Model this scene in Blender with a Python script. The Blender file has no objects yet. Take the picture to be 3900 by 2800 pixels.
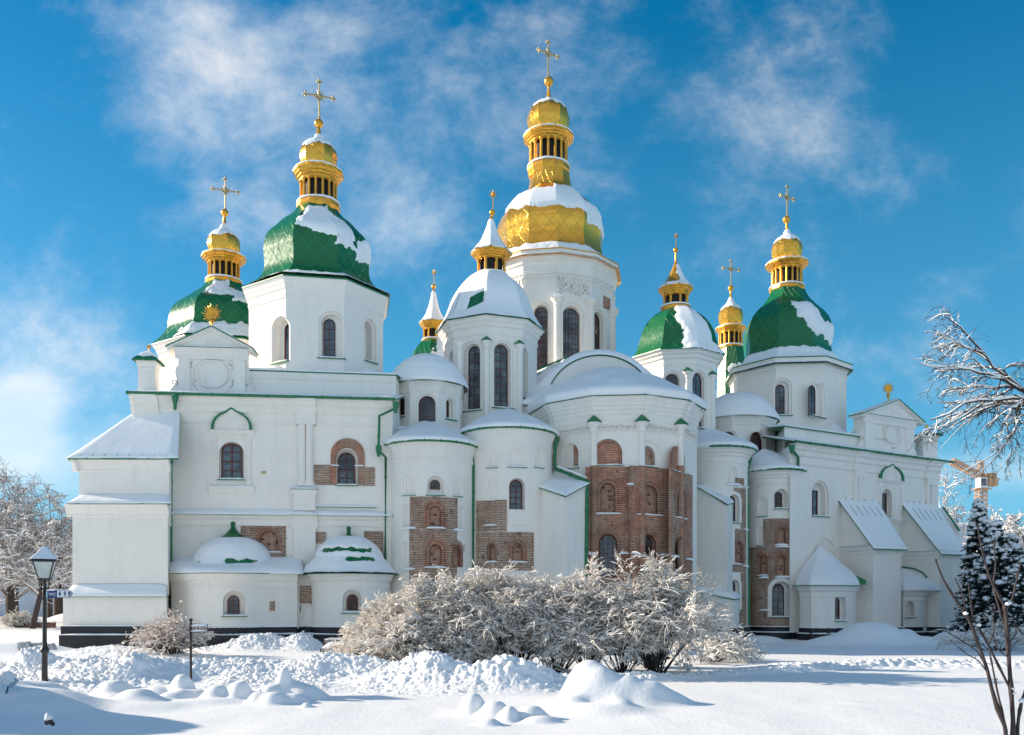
import bpy, bmesh, math, random
import numpy as np
from mathutils import Vector
# ------------------------------------------------------------------ camera, sky, sun
F, CX, HY, EYE = 3267.0, 1950.0, 2287.0, 2.0     # focal length / centre / horizon of the survey photo (3900 x 2800)
scene = bpy.context.scene
COL = scene.collection
cam_d = bpy.data.cameras.new("camera"); cam = bpy.data.objects.new("camera", cam_d); COL.objects.link(cam)
cam_d.sensor_width = 36; cam_d.sensor_fit = 'HORIZONTAL'; cam_d.lens = 36*F/3900
cam_d.shift_y = (HY-1400)/3900
cam_d.clip_start = 0.1; cam_d.clip_end = 6000
cam.location = (0, 0, EYE); cam.rotation_euler = (math.radians(90), 0, 0)
scene.camera = cam
SUN_EL, SUN_BACK = 20.5, 12.0
SUN_AZ = -(90-SUN_BACK)                          # degrees from +Y towards +X
S = Vector((math.sin(math.radians(SUN_AZ))*math.cos(math.radians(SUN_EL)),
            math.cos(math.radians(SUN_AZ))*math.cos(math.radians(SUN_EL)), math.sin(math.radians(SUN_EL))))
sl = bpy.data.lights.new("sun", 'SUN'); sl.energy = 4.8; sl.angle = math.radians(0.6); sl.color = (1.0, 0.865, 0.685)
so = bpy.data.objects.new("sun", sl); COL.objects.link(so)
so.rotation_euler = (-S).to_track_quat('-Z', 'Y').to_euler()
scene.view_settings.view_transform = 'Standard'; scene.view_settings.look = 'None'
scene.view_settings.exposure = 0.72; scene.view_settings.gamma = 1.0
scene.cycles.max_bounces = 6; scene.cycles.diffuse_bounces = 4; scene.cycles.glossy_bounces = 3
scene.cycles.transmission_bounces = 2; scene.cycles.transparent_max_bounces = 4
scene.cycles.use_denoising = True

class NT:
    """tiny node helper"""
    def __init__(s, tree): s.t = tree; s.n = tree.nodes; s.l = tree.links
    def new(s, typ, **kw):
        n = s.n.new(typ)
        for k, v in kw.items():
            if k.startswith('i_'): pass
            else: setattr(n, k, v)
        return n
    def link(s, a, b): s.l.new(a, b)
    def val(s, sock, v):
        if hasattr(v, 'links') or isinstance(v, bpy.types.NodeSocket): s.l.new(v, sock)
        else: sock.default_value = v
    def math(s, op, a, b=None, c=None, clamp=False):
        n = s.n.new('ShaderNodeMath'); n.operation = op; n.use_clamp = clamp
        s.val(n.inputs[0], a)
        if b is not None: s.val(n.inputs[1], b)
        if c is not None: s.val(n.inputs[2], c)
        return n.outputs[0]
    def noise(s, vec, scale, detail=4, rough=.55, dist=0.0, out=0):
        n = s.n.new('ShaderNodeTexNoise'); n.inputs['Scale'].default_value = scale
        n.inputs['Detail'].default_value = detail; n.inputs['Roughness'].default_value = rough
        n.inputs['Distortion'].default_value = dist
        if vec is not None: s.l.new(vec, n.inputs['Vector'])
        return n.outputs[out]
    def smooth(s, v, a, b, lo=0.0, hi=1.0):
        n = s.n.new('ShaderNodeMapRange'); n.interpolation_type = 'SMOOTHSTEP'
        s.val(n.inputs['Value'], v); n.inputs['From Min'].default_value = a; n.inputs['From Max'].default_value = b
        n.inputs['To Min'].default_value = lo; n.inputs['To Max'].default_value = hi
        return n.outputs[0]
    def mix(s, f, a, b, typ='MIX'):
        n = s.n.new('ShaderNodeMix'); n.data_type = 'RGBA'; n.blend_type = typ
        s.val(n.inputs['Factor'], f)
        for k, v in ((6, a), (7, b)):
            if isinstance(v, (tuple, list)): n.inputs[k].default_value = (*v[:3], 1)
            else: s.l.new(v, n.inputs[k])
        return n.outputs[2]

world = bpy.data.worlds.new("World"); scene.world = world; world.use_nodes = True
W = NT(world.node_tree); world.node_tree.nodes.clear()
sky = W.new('ShaderNodeTexSky'); sky.sky_type = 'NISHITA'; sky.sun_disc = False
sky.sun_elevation = math.radians(SUN_EL); sky.sun_rotation = math.radians(SUN_AZ)
sky.altitude = 200; sky.air_density = 1.0; sky.dust_density = 0.3; sky.ozone_density = 2.5
hs = W.new('ShaderNodeHueSaturation'); hs.inputs['Saturation'].default_value = 1.50; hs.inputs['Hue'].default_value = .493
tc = W.new('ShaderNodeTexCoord'); sep = W.new('ShaderNodeSeparateXYZ'); W.link(tc.outputs['Generated'], sep.inputs[0])
hor = W.math('MAXIMUM', W.smooth(sep.outputs[2], .0, .30, 1, 0), W.smooth(sep.outputs[2], .0, .80, .48, 0))
W.link(W.mix(hor, sky.outputs[0], (2.9, 4.75, 6.4)), hs.inputs['Color'])
ay = W.math('MAXIMUM', W.math('ABSOLUTE', sep.outputs[1]), .05)
qx = W.math('DIVIDE', sep.outputs[0], ay); qz = W.math('DIVIDE', sep.outputs[2], ay)
cmb = W.new('ShaderNodeCombineXYZ'); W.link(qx, cmb.inputs[0]); W.link(W.math('MULTIPLY', qz, 1.25), cmb.inputs[1])
nz = W.noise(cmb.outputs[0], 4.6, 10, .66, .15)
nz2 = W.noise(cmb.outputs[0], 1.7, 3, .5, .1)
blob = None
for (x, y, rx, ry, st) in [(880, 300, 360, 300, .34), (620, 60, 260, 110, .24), (1280, 80, 200, 120, .16), (1650, 430, 520, 230, .22), (2180, 60, 240, 260, .12), (3050, 330, 560, 380, .15),
                           (1540, 880, 240, 190, .34), (860, 860, 220, 150, .20), (40, 1640, 200, 130, .95), (120, 1500, 120, 70, .4), (60, 1330, 420, 230, .20),
                           (150, 1800, 420, 120, .36), (3800, 1790, 420, 80, .34), (3650, 1330, 500, 50, .10)]:
    dx = W.math('MULTIPLY', W.math('SUBTRACT', qx, (x-CX)/F), F/rx)
    dz = W.math('MULTIPLY', W.math('SUBTRACT', qz, (HY-y)/F), F/ry)
    r2 = W.math('ADD', W.math('MULTIPLY', dx, dx), W.math('MULTIPLY', dz, dz))
    g = W.math('MULTIPLY', W.math('EXPONENT', W.math('MULTIPLY', r2, -.8)), st)
    blob = g if blob is None else W.math('ADD', blob, g)
nz3 = W.noise(cmb.outputs[0], 15.0, 8, .7, .3)
dens = W.math('ADD', W.math('ADD', W.math('MULTIPLY', nz, 1.15), W.math('MULTIPLY', nz2, .30)), W.math('ADD', blob, W.math('MULTIPLY', nz3, .30)))
dens = W.math('SUBTRACT', dens, .33)
dens = W.math('ADD', dens, W.smooth(sep.outputs[1], -.05, -.5, 0, .42))      # unseen cloud added behind the camera as pale fill on the shaded front
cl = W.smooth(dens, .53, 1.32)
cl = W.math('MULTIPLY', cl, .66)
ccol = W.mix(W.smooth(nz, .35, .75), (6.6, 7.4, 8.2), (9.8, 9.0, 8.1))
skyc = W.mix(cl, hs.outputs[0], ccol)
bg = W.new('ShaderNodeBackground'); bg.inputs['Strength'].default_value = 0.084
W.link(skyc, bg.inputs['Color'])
wo = W.new('ShaderNodeOutputWorld'); W.link(bg.outputs[0], wo.inputs[0])

# ------------------------------------------------------------------ materials
def mat(name, col, rough=.7, metal=0.0, var=None, vscale=3.0, bump=0.0, bscale=20.0, spec=.3, custom=None):
    m = bpy.data.materials.new(name); m.use_nodes = True
    t = NT(m.node_tree); b = m.node_tree.nodes['Principled BSDF']
    b.inputs['Base Color'].default_value = (*col, 1); b.inputs['Roughness'].default_value = rough
    b.inputs['Metallic'].default_value = metal; b.inputs['Specular IOR Level'].default_value = spec
    g = t.new('ShaderNodeNewGeometry'); pos = g.outputs['Position']
    if var:
        n = t.noise(pos, vscale, 6, .6)
        t.link(t.mix(t.smooth(n, .3, .7), col, var), b.inputs['Base Color'])
    if bump:
        n = t.noise(pos, bscale, 5, .6); bp = t.new('ShaderNodeBump')
        bp.inputs['Strength'].default_value = 1.0; bp.inputs['Distance'].default_value = bump
        t.link(n, bp.inputs['Height']); t.link(bp.outputs[0], b.inputs['Normal'])
    if custom: custom(t, b, pos)
    return m
def c_plaster(t, b, pos):
    sp = t.new('ShaderNodeSeparateXYZ'); t.link(pos, sp.inputs[0])
    cb = t.new('ShaderNodeCombineXYZ'); t.link(sp.outputs[0], cb.inputs[0]); t.link(sp.outputs[1], cb.inputs[1])
    t.link(t.math('MULTIPLY', sp.outputs[2], .22), cb.inputs[2])
    streak = t.noise(cb.outputs[0], 2.6, 5, .65); blot = t.noise(pos, .55, 5, .6); fine = t.noise(pos, 9, 4, .7)
    c = t.mix(t.smooth(streak, .42, .8), (.87, .81, .74), (.80, .74, .67))
    c = t.mix(t.smooth(blot, .45, .75, 0, .65), c, (.79, .735, .67))
    c = t.mix(t.smooth(fine, .62, .8, 0, .35), c, (.66, .62, .56))
    t.link(c, b.inputs['Base Color'])
    bp = t.new('ShaderNodeBump'); bp.inputs['Distance'].default_value = .02; bp.inputs['Strength'].default_value = .8
    t.link(t.math('ADD', t.math('MULTIPLY', t.noise(pos, 2.2, 4, .6), 1.0), t.math('MULTIPLY', t.noise(pos, 24, 4, .6), .25)), bp.inputs['Height'])
    t.link(bp.outputs[0], b.inputs['Normal'])
M_WALL = mat("white_plaster", (.78, .76, .72), .85, custom=c_plaster)
def c_snow(t, b, pos):
    n1 = t.noise(pos, 1.3, 5, .55); n2 = t.noise(pos, 14, 6, .65); n3 = t.noise(pos, 90, 3, .6)
    t.link(t.mix(t.smooth(n1, .3, .7), (.87, .88, .90), (.90, .895, .885)), b.inputs['Base Color'])
    h = t.math('ADD', t.math('MULTIPLY', n2, .8), t.math('MULTIPLY', n3, .18))
    bp = t.new('ShaderNodeBump'); bp.inputs['Distance'].default_value = .018; bp.inputs['Strength'].default_value = .7
    t.link(h, bp.inputs['Height']); t.link(bp.outputs[0], b.inputs['Normal'])
    b.inputs['Subsurface Weight'].default_value = 0.0
M_SNOW = mat("snow", (.88, .89, .91), .6, spec=.35, custom=c_snow)
def c_snowt(t, b, pos):
    tr = t.new('ShaderNodeBsdfTranslucent'); tr.inputs['Color'].default_value = (.98, .95, .91, 1); mx = t.new('ShaderNodeMixShader'); mx.inputs[0].default_value = .38
    out = [n for n in t.n if n.type == 'OUTPUT_MATERIAL'][0]; t.link(b.outputs[0], mx.inputs[1]); t.link(tr.outputs[0], mx.inputs[2]); t.link(mx.outputs[0], out.inputs['Surface'])
M_SNOWT = mat("loose_twig_snow", (.95, .93, .90), .7, spec=.2, custom=c_snowt)
def diamonds(sx, sy, lw, dark, bumpd, tone):
    def f(t, b, pos):
        uv = t.new('ShaderNodeUVMap'); s = t.new('ShaderNodeSeparateXYZ'); t.link(uv.outputs[0], s.inputs[0])
        u = t.math('MULTIPLY', s.outputs[0], sx); v = t.math('MULTIPLY', s.outputs[1], sy)
        a = t.math('ADD', u, v); c = t.math('SUBTRACT', u, v)
        fa = t.math('ABSOLUTE', t.math('SUBTRACT', t.math('FRACT', t.math('ADD', a, 50)), .5))
        fc = t.math('ABSOLUTE', t.math('SUBTRACT', t.math('FRACT', t.math('ADD', c, 50)), .5))
        mn = t.math('MINIMUM', fa, fc)
        ln = t.smooth(mn, lw*.4, lw)
        ia = t.math('FLOOR', t.math('ADD', a, 50.5)); ic = t.math('FLOOR', t.math('ADD', c, 50.5))
        cb = t.new('ShaderNodeCombineXYZ'); t.link(ia, cb.inputs[0]); t.link(ic, cb.inputs[1])
        wn = t.new('ShaderNodeTexWhiteNoise'); t.link(cb.outputs[0], wn.inputs['Vector'])
        base = b.inputs['Base Color'].default_value[:3]
        c1 = t.mix(wn.outputs[0], base, [x*tone for x in base])
        c1 = t.mix(t.smooth(t.noise(pos, 3.5, 5, .6), .45, .8, 0, .5), c1, [x*tone*.85 for x in base])
        c2 = t.mix(ln, [min(1, x*dark) for x in base], c1)
        t.link(c2, b.inputs['Base Color'])
        bp = t.new('ShaderNodeBump'); bp.inputs['Distance'].default_value = bumpd; bp.inputs['Strength'].default_value = 1
        h = t.math('ADD', t.math('ADD', ln, t.math('MULTIPLY', wn.outputs[0], .5)), t.math('MULTIPLY', t.noise(pos, 2.5, 3, .5), 1.6))
        t.link(h, bp.inputs['Height']); t.link(bp.outputs[0], b.inputs['Normal'])
        r0 = b.inputs['Roughness'].default_value
        t.link(t.smooth(t.noise(pos, 6, 4, .6), .3, .8, r0*.8, r0*1.5), b.inputs['Roughness'])
    return f
M_GREEN = mat("green_painted_copper", (.005, .140, .046), .30, 0, spec=.45, custom=diamonds(3.0, .85, .04, 1.7, .010, .86))  # seam lines lightened in the colour to stand for metal glints
M_GREENT = mat("green_painted_trim", (.008, .13, .045), .35, 0, var=(.02, .2, .08), vscale=6, spec=.5)
M_GOLD = mat("gold_leaf", (1.0, .50, .07), .20, .78, custom=diamonds(2.0, .9, .025, .72, .008, .84))
M_GOLD2 = mat("gold_leaf_cupola", (1.0, .50, .07), .20, .78, custom=diamonds(1.0, .8, .025, .72, .006, .84))
M_GOLDT = mat("gold_trim", (.95, .45, .055), .34, .75, var=(.6, .3, .05), vscale=5, bump=.006, bscale=12)
M_PALEG = mat("weathered_gilding", (.62, .48, .24), .45, .85, var=(.42, .32, .17), vscale=9)
M_DARK = mat("dark_opening", (.018, .012, .010), .6)
M_FRAME = mat("red_brown_frame", (.115, .032, .024), .45, var=(.16, .05, .035), vscale=8)
def c_glass(t, b, pos):
    n = t.noise(pos, 1.1, 3, .5); n2 = t.noise(pos, 5, 3, .5)
    c = t.mix(t.smooth(n, .35, .65), (.025, .032, .04), (.12, .145, .165))
    c = t.mix(t.smooth(n2, .52, .72, 0, .6), c, (.02, .022, .026)); t.link(c, b.inputs['Base Color'])
    bp = t.new('ShaderNodeBump'); bp.inputs['Distance'].default_value = .03; bp.inputs['Strength'].default_value = .5
    t.link(t.noise(pos, 1.7, 2, .4), bp.inputs['Height']); t.link(bp.outputs[0], b.inputs['Normal'])
M_GLASS = mat("window_glass", (.05, .06, .07), .09, spec=.7, custom=c_glass)
def c_brick(radial, base=(.70, .33, .21)):
    def f(t, b, pos):
        uv = t.new('ShaderNodeUVMap'); va = t.new('ShaderNodeVectorMath'); va.operation = 'ADD'; sc = t.new('ShaderNodeVectorMath'); sc.operation = 'SCALE'; sb = t.new('ShaderNodeVectorMath'); sb.operation = 'SUBTRACT'
        t.link(t.noise(pos, 1.7, 3, .6, out=1), sb.inputs[0]); sb.inputs[1].default_value = (.5, .5, .5); t.link(sb.outputs[0], sc.inputs[0]); sc.inputs['Scale'].default_value = .02 if radial else .09
        t.link(uv.outputs[0], va.inputs[0]); t.link(sc.outputs[0], va.inputs[1])
        br = t.new('ShaderNodeTexBrick'); t.link(va.outputs[0], br.inputs['Vector'])
        n = t.noise(pos, 2.2, 6, .65); n2 = t.noise(pos, 7, 5, .65); n3 = t.noise(pos, .9, 3, .6)
        c0 = t.mix(t.smooth(n, .35, .65), base, (base[0]*.60, base[1]*.60, base[2]*.62))
        c0 = t.mix(t.smooth(n3, .42, .62, 0, .75), c0, (.54, .41, .31)); c0 = t.mix(t.smooth(t.noise(pos, 1.3, 6, .7), .5, .7, 0, .7), c0, (.30, .17, .125))
        c1 = t.mix(t.smooth(n2, .4, .75), c0, (.30, .15, .105))
        br.offset = .5
        t.link(c1, br.inputs['Color1']); t.link(c0, br.inputs['Color2'])
        br.inputs['Mortar'].default_value = (.25, .15, .105, 1)
        if radial:
            br.inputs['Mortar'].default_value = (.16, .075, .055, 1)
            br.inputs['Scale'].default_value = 1.0; br.inputs['Brick Width'].default_value = .085; br.inputs['Row Height'].default_value = .6
            br.inputs['Mortar Size'].default_value = .016; br.offset = 0
        else:
            br.inputs['Scale'].default_value = 1.0; br.inputs['Brick Width'].default_value = .52; br.inputs['Row Height'].default_value = .098
            br.inputs['Mortar Size'].default_value = .014
        br.inputs['Mortar Smooth'].default_value = .35
        st = t.new('ShaderNodeTexVoronoi'); st.feature = 'F1'; t.link(pos, st.inputs['Vector']); st.inputs['Scale'].default_value = 2.3
        stone = t.math('MULTIPLY', t.smooth(st.outputs['Distance'], .16, .24, 1, 0), t.smooth(n3, .5, .56))
        c = t.mix(t.math('MULTIPLY', t.smooth(n3, .5, .62), .0), br.outputs[0], c0)
        c = t.mix(t.math('MULTIPLY', stone, .0 if radial else .7), c, (.085, .055, .052))
        c = t.mix(t.smooth(t.noise(pos, 3.1, 7, .72), .56, .66, 0, .7), c, c0); c = t.mix(t.smooth(n2, .62, .72, 0, .6), c, (.62, .52, .44)); c = t.mix(t.smooth(t.noise(pos, 4.5, 4, .6), .64, .72, 0, .75), c, (.10, .06, .05))
        t.link(c, b.inputs['Base Color'])
        bp = t.new('ShaderNodeBump'); bp.inputs['Distance'].default_value = .03; bp.inputs['Strength'].default_value = 1
        t.link(t.math('ADD', t.math('MULTIPLY', br.outputs['Fac'], -1.0), t.math('MULTIPLY', n2, 1.4)), bp.inputs['Height']); t.link(bp.outputs[0], b.inputs['Normal'])
    return f
M_BRICK = mat("old_brickwork", (.4, .2, .14), .9, custom=c_brick(False))
M_BRICK2 = mat("pale_brickwork", (.4, .2, .14), .9, custom=c_brick(False, (.54, .39, .29)))
M_ARCH = mat("brick_voussoirs", (.4, .2, .14), .9, custom=c_brick(True))
def c_rubble(t, b, pos):
    v = t.new('ShaderNodeTexVoronoi'); v.inputs['Scale'].default_value = 3.6; mp = t.new('ShaderNodeMapping'); mp.inputs['Scale'].default_value = (1, 1, 1.9)
    t.link(pos, mp.inputs[0]); t.link(mp.outputs[0], v.inputs['Vector'])
    n = t.noise(pos, 5, 5, .6)
    w = t.new('ShaderNodeSeparateColor'); t.link(v.outputs['Color'], w.inputs[0])
    s = t.math('MULTIPLY', t.smooth(v.outputs['Distance'], .22, .38, 1, 0), t.smooth(w.outputs[0], .45, .55))
    c = t.mix(t.smooth(n, .35, .7), (.47, .28, .20), (.31, .175, .125))
    c = t.mix(s, c, (.14, .08, .07)); t.link(c, b.inputs['Base Color'])
    bp = t.new('ShaderNodeBump'); bp.inputs['Distance'].default_value = .04; bp.inputs['Strength'].default_value = 1
    t.link(t.math('ADD', n, s), bp.inputs['Height']); t.link(bp.outputs[0], b.inputs['Normal'])
M_RUBBLE = mat("rubble_infill", (.4, .22, .15), .9, custom=c_rubble)
M_PLINTH = mat("black_stone_plinth", (.012, .012, .016), .4, var=(.02, .02, .026), vscale=3, spec=.4)
M_BARK = mat("dark_bark", (.045, .034, .031), .9, var=(.08, .063, .056), vscale=12)
M_TWIG = mat("brown_twig", (.50, .34, .24), .8, var=(.64, .50, .38), vscale=3)
M_SAP = mat('sapling_bark', (.035, .026, .027), .7, var=(.06, .045, .045), vscale=14)
M_TWIGR = mat("reddish_twig", (.24, .095, .07), .8, var=(.40, .18, .13), vscale=3)
M_GREYTWIG = mat("grey_twig", (.16, .125, .11), .85, var=(.26, .21, .18), vscale=2)
M_NEEDLE = mat("spruce_needles", (.006, .017, .014), .7, var=(.012, .03, .026), vscale=4)
M_IRON = mat("black_cast_iron", (.010, .011, .012), .4, spec=.5, var=(.02, .02, .02), vscale=20)
M_STEEL = mat("grey_steel", (.40, .42, .44), .5, .3)
M_WOOD = mat("painted_bench_wood", (.33, .30, .27), .6, var=(.25, .22, .19), vscale=10)

# ------------------------------------------------------------------ helpers
def Xp(x, Y): return (x-CX)*Y/F
def Zp(y, Y): return EYE+(HY-y)*Y/F
rng = np.random.default_rng(7)
def _h(ix, iy, iz):
    h = (ix.astype(np.int64)*374761393+iy.astype(np.int64)*668265263+iz.astype(np.int64)*2147483647+1013904223) & 0xffffffff
    h = ((h ^ (h >> 13))*1274126177) & 0xffffffff
    return ((h ^ (h >> 16)) & 0xffff)/65535.0
def vn(x, y, z=0.0):
    x, y, z = np.broadcast_arrays(np.asarray(x, float), np.asarray(y, float), np.asarray(z, float))
    ix, iy, iz = np.floor(x), np.floor(y), np.floor(z); fx, fy, fz = x-ix, y-iy, z-iz
    fx, fy, fz = [f*f*(3-2*f) for f in (fx, fy, fz)]
    r = 0
    for a in (0, 1):
        for b in (0, 1):
            for c in (0, 1):
                r = r+_h(ix+a, iy+b, iz+c)*(fx if a else 1-fx)*(fy if b else 1-fy)*(fz if c else 1-fz)
    return r
def fbm(x, y, z=0.0, o=4, g=.5):
    a, s, t = 1.0, 0, 0
    for i in range(o):
        s = s+a*vn(np.asarray(x)*2**i+i*17.3, np.asarray(y)*2**i+i*9.1, np.asarray(z)*2**i+i*3.7); t += a; a *= g
    return s/t
def props(o, label=None, cat=None, group=None, kind=None):
    if label: o['label'] = label
    if cat: o['category'] = cat
    if group: o['group'] = group
    if kind: o['kind'] = kind
    return o
def empty(name, loc, label, cat, group=None, rz=0):
    o = bpy.data.objects.new(name, None); COL.objects.link(o); o.location = loc; o.rotation_euler = (0, 0, rz)
    o.empty_display_size = .3
    return props(o, label, cat, group)
def mesh_np(name, V, Q, mats, mi=None, parent=None, smooth=True):
    """numpy verts + quads (or tris) -> object"""
    me = bpy.data.meshes.new(name); V = np.asarray(V, np.float32); Q = np.asarray(Q, np.int32); k = Q.shape[1]
    me.vertices.add(len(V)); me.vertices.foreach_set('co', V.ravel())
    me.loops.add(Q.size); me.loops.foreach_set('vertex_index', Q.ravel())
    me.polygons.add(len(Q)); me.polygons.foreach_set('loop_start', np.arange(0, Q.size, k, dtype=np.int32))
    me.polygons.foreach_set('loop_total', np.full(len(Q), k, np.int32))
    for m in mats: me.materials.append(m)
    if mi is not None: me.polygons.foreach_set('material_index', np.asarray(mi, np.int32))
    me.update(calc_edges=True); me.validate()
    if smooth: me.polygons.foreach_set('use_smooth', np.ones(len(me.polygons), bool))
    o = bpy.data.objects.new(name, me); COL.objects.link(o)
    if parent is not None: attach(o, parent)
    return o
def wmat(p):
    m = p.matrix_basis.copy()
    return m if p.parent is None else wmat(p.parent) @ p.matrix_parent_inverse @ m
def attach(o, p):
    o.parent = p; o.matrix_parent_inverse = wmat(p).inverted()
def copy_tree(o, parent=None):
    c = o.copy(); COL.objects.link(c); c.parent = parent
    for ch in list(o.children):
        copy_tree(ch, c)
    return c

class MB:
    def __init__(s): s.v = []; s.f = []; s.m = []; s.uv = []
    def face(s, idx, m=0, uv=None): s.f.append(list(idx)); s.m.append(m); s.uv.append(uv)
    def add(s, pts):
        n = len(s.v); s.v.extend([tuple(p) for p in pts]); return n
    def box(s, x0, x1, y0, y1, z0, z1, m=0):
        n = s.add([(x0,y0,z0),(x1,y0,z0),(x1,y1,z0),(x0,y1,z0),(x0,y0,z1),(x1,y0,z1),(x1,y1,z1),(x0,y1,z1)])
        for q in ((0,3,2,1),(4,5,6,7),(0,1,5,4),(1,2,6,5),(2,3,7,6),(3,0,4,7)): s.face([n+i for i in q], m)
    def hexa(s, p8, m=0):
        """8 points: bottom 4 (ccw from above) then top 4"""
        n = s.add(p8)
        for q in ((0,3,2,1),(4,5,6,7),(0,1,5,4),(1,2,6,5),(2,3,7,6),(3,0,4,7)): s.face([n+i for i in q], m)
    def prism(s, plan, z0, z1, m=0):
        """plan = ccw (from above) list of (X,Y); z0,z1 scalar or per-vertex list"""
        k = len(plan); za = z0 if isinstance(z0, (list, tuple)) else [z0]*k; zb = z1 if isinstance(z1, (list, tuple)) else [z1]*k
        a = s.add([(p[0], p[1], z) for p, z in zip(plan, za)]); b = s.add([(p[0], p[1], z) for p, z in zip(plan, zb)])
        s.face([a+i for i in range(k)][::-1], m); s.face([b+i for i in range(k)], m)
        for i in range(k):
            j = (i+1) % k; s.face([a+i, a+j, b+j, b+i], m)
    def lathe(s, C, prof, n, rot=0.0, sub=1, m=0, caps=True, poly=True, closed=False, us=1.0, vs=1.0, a0=None, a1=None):
        """prof [(r,z)] ; corners at rot(deg)+k*360/n measured from -Y towards +X"""
        N = n*sub; st = 360.0/N; full = a0 is None
        cols = []
        for i in range(N+(0 if full else 1)):
            rel = (i % sub)/sub if full else 0
            ang = math.radians(rot+i*st) if full else math.radians(a0+(a1-a0)*i/N)
            k = 1.0
            if sub > 1 and poly and full:
                h = math.pi/n; k = math.cos(h)/math.cos(rel*2*h-h)
            cols.append((ang, k))
        P = len(prof); L = [0.0]
        for i in range(1, P): L.append(L[-1]+math.hypot(prof[i][0]-prof[i-1][0], prof[i][1]-prof[i-1][1]))
        base = s.add([(C[0]+r*k*math.sin(a), C[1]-r*k*math.cos(a), z) for (r, z) in prof for (a, k) in cols])
        K = len(cols); R = P if closed else P-1
        for i in range(R):
            i2 = (i+1) % P
            for j in range(K if full else K-1):
                j2 = (j+1) % K
                u0, u1 = j/sub*us, (j+1)/sub*us; v0, v1 = L[i]*vs, L[i2]*vs
                s.face([base+i*K+j, base+i*K+j2, base+i2*K+j2, base+i2*K+j], m, [(u0,v0),(u1,v0),(u1,v1),(u0,v1)])
        if caps and not closed:
            s.face([base+j for j in range(K)][::-1], m); s.face([base+(P-1)*K+j for j in range(K)], m)
    def tube(s, pts, r, sides=8, m=0, caps=True):
        pts = [Vector(p) for p in pts]; K = len(pts); rr = r if isinstance(r, (list, tuple)) else [r]*K
        base = None; ref = None
        for i, p in enumerate(pts):
            t = (pts[min(i+1, K-1)]-pts[max(i-1, 0)]).normalized()
            if ref is None: ref = Vector((0, 0, 1)) if abs(t.z) < .9 else Vector((1, 0, 0))
            a = t.cross(ref).normalized(); b = a.cross(t).normalized()
            n = s.add([p+(a*math.cos(2*math.pi*k/sides)+b*math.sin(2*math.pi*k/sides))*rr[i] for k in range(sides)])
            if base is None: base = n
            else:
                for k in range(sides):
                    q = (k+1) % sides; s.face([n-sides+k, n+k, n+q, n-sides+q], m)
        if caps:
            s.face([base+k for k in range(sides)], m); s.face([n+k for k in range(sides)][::-1], m)
    def ball(s, c, r, m=0, seg=12, sz=1.0):
        pr = [(max(1e-4, r*math.sin(math.pi*i/8)), c[2]-r*sz*math.cos(math.pi*i/8)) for i in range(9)]
        s.lathe((c[0], c[1]), pr, seg, m=m)
    def build(s, name, mats, parent=None, smooth=None, sharp=28):
        me = bpy.data.meshes.new(name); me.from_pydata(s.v, [], s.f)
        for m in (mats if isinstance(mats, (list, tuple)) else [mats]): me.materials.append(m)
        for p, mi in zip(me.polygons, s.m): p.material_index = mi
        if any(u is not None for u in s.uv):
            ul = me.uv_layers.new(name='UVMap'); arr = []
            for f, u in zip(s.f, s.uv): arr.extend([c for q in (u or [(0, 0)]*len(f)) for c in q])
            ul.data.foreach_set('uv', arr)
        me.update()
        if smooth:
            me.polygons.foreach_set('use_smooth', [True]*len(me.polygons)); me.set_sharp_from_angle(angle=math.radians(sharp))
        o = bpy.data.objects.new(name, me); COL.objects.link(o)
        if parent is not None: attach(o, parent)
        return o

# surfaces a feature can be laid out on (u along the wall in metres, z up, d outwards)
class Plane:
    def __init__(s, P0, P1):
        s.P0 = Vector(P0); s.P1 = Vector(P1); e = s.P1-s.P0; s.L = e.length; s.e = e.normalized(); s.n = Vector((s.e.y, -s.e.x))
    def u(s, x):
        k = (x-CX)/F; return (k*s.P0.y-s.P0.x)/(s.e.x-k*s.e.y)
    def pt(s, u, z, d=0.0):
        p = s.P0+s.e*u+s.n*d; return (p.x, p.y, z)
    def Y(s, u): return (s.P0+s.e*u).y
    cyl = False
def plane_px(xl, Yl, xr, Yr): return Plane((Xp(xl, Yl), Yl), (Xp(xr, Yr), Yr))
class Cyl:
    cyl = True
    def __init__(s, C, R): s.C = Vector(C); s.R = R
    def u(s, x):
        k = (x-CX)/F; a = k*k+1; b = -2*(k*s.C.x+s.C.y); c = s.C.x**2+s.C.y**2-s.R**2; D = b*b-4*a*c
        t = (-b-math.sqrt(D))/(2*a) if D > 0 else -b/(2*a)
        return s.R*math.atan2(k*t-s.C.x, -(t-s.C.y))
    def pt(s, u, z, d=0.0):
        a = u/s.R; return (s.C.x+(s.R+d)*math.sin(a), s.C.y-(s.R+d)*math.cos(a), z)
    def Y(s, u): return s.C.y-s.R*math.cos(u/s.R)
def arch(u0, u1, z0, z1, rise=None, n=12):
    w = (u1-u0)/2; um = (u0+u1)/2
    if rise == 0: return [(u0, z0), (u1, z0), (u1, z1), (u0, z1)]
    r = min(w if rise is None else rise, z1-z0); zs = z1-r
    return [(u0, z0), (u1, z0)]+[(um+w*math.cos(math.pi*i/n), zs+r*math.sin(math.pi*i/n)) for i in range(n+1)]
def rect_px(sf, x0, x1, yt, yb):
    u0, u1 = sf.u(x0), sf.u(x1); Y = sf.Y((u0+u1)/2); return u0, u1, Zp(yb, Y), Zp(yt, Y), Y
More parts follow.
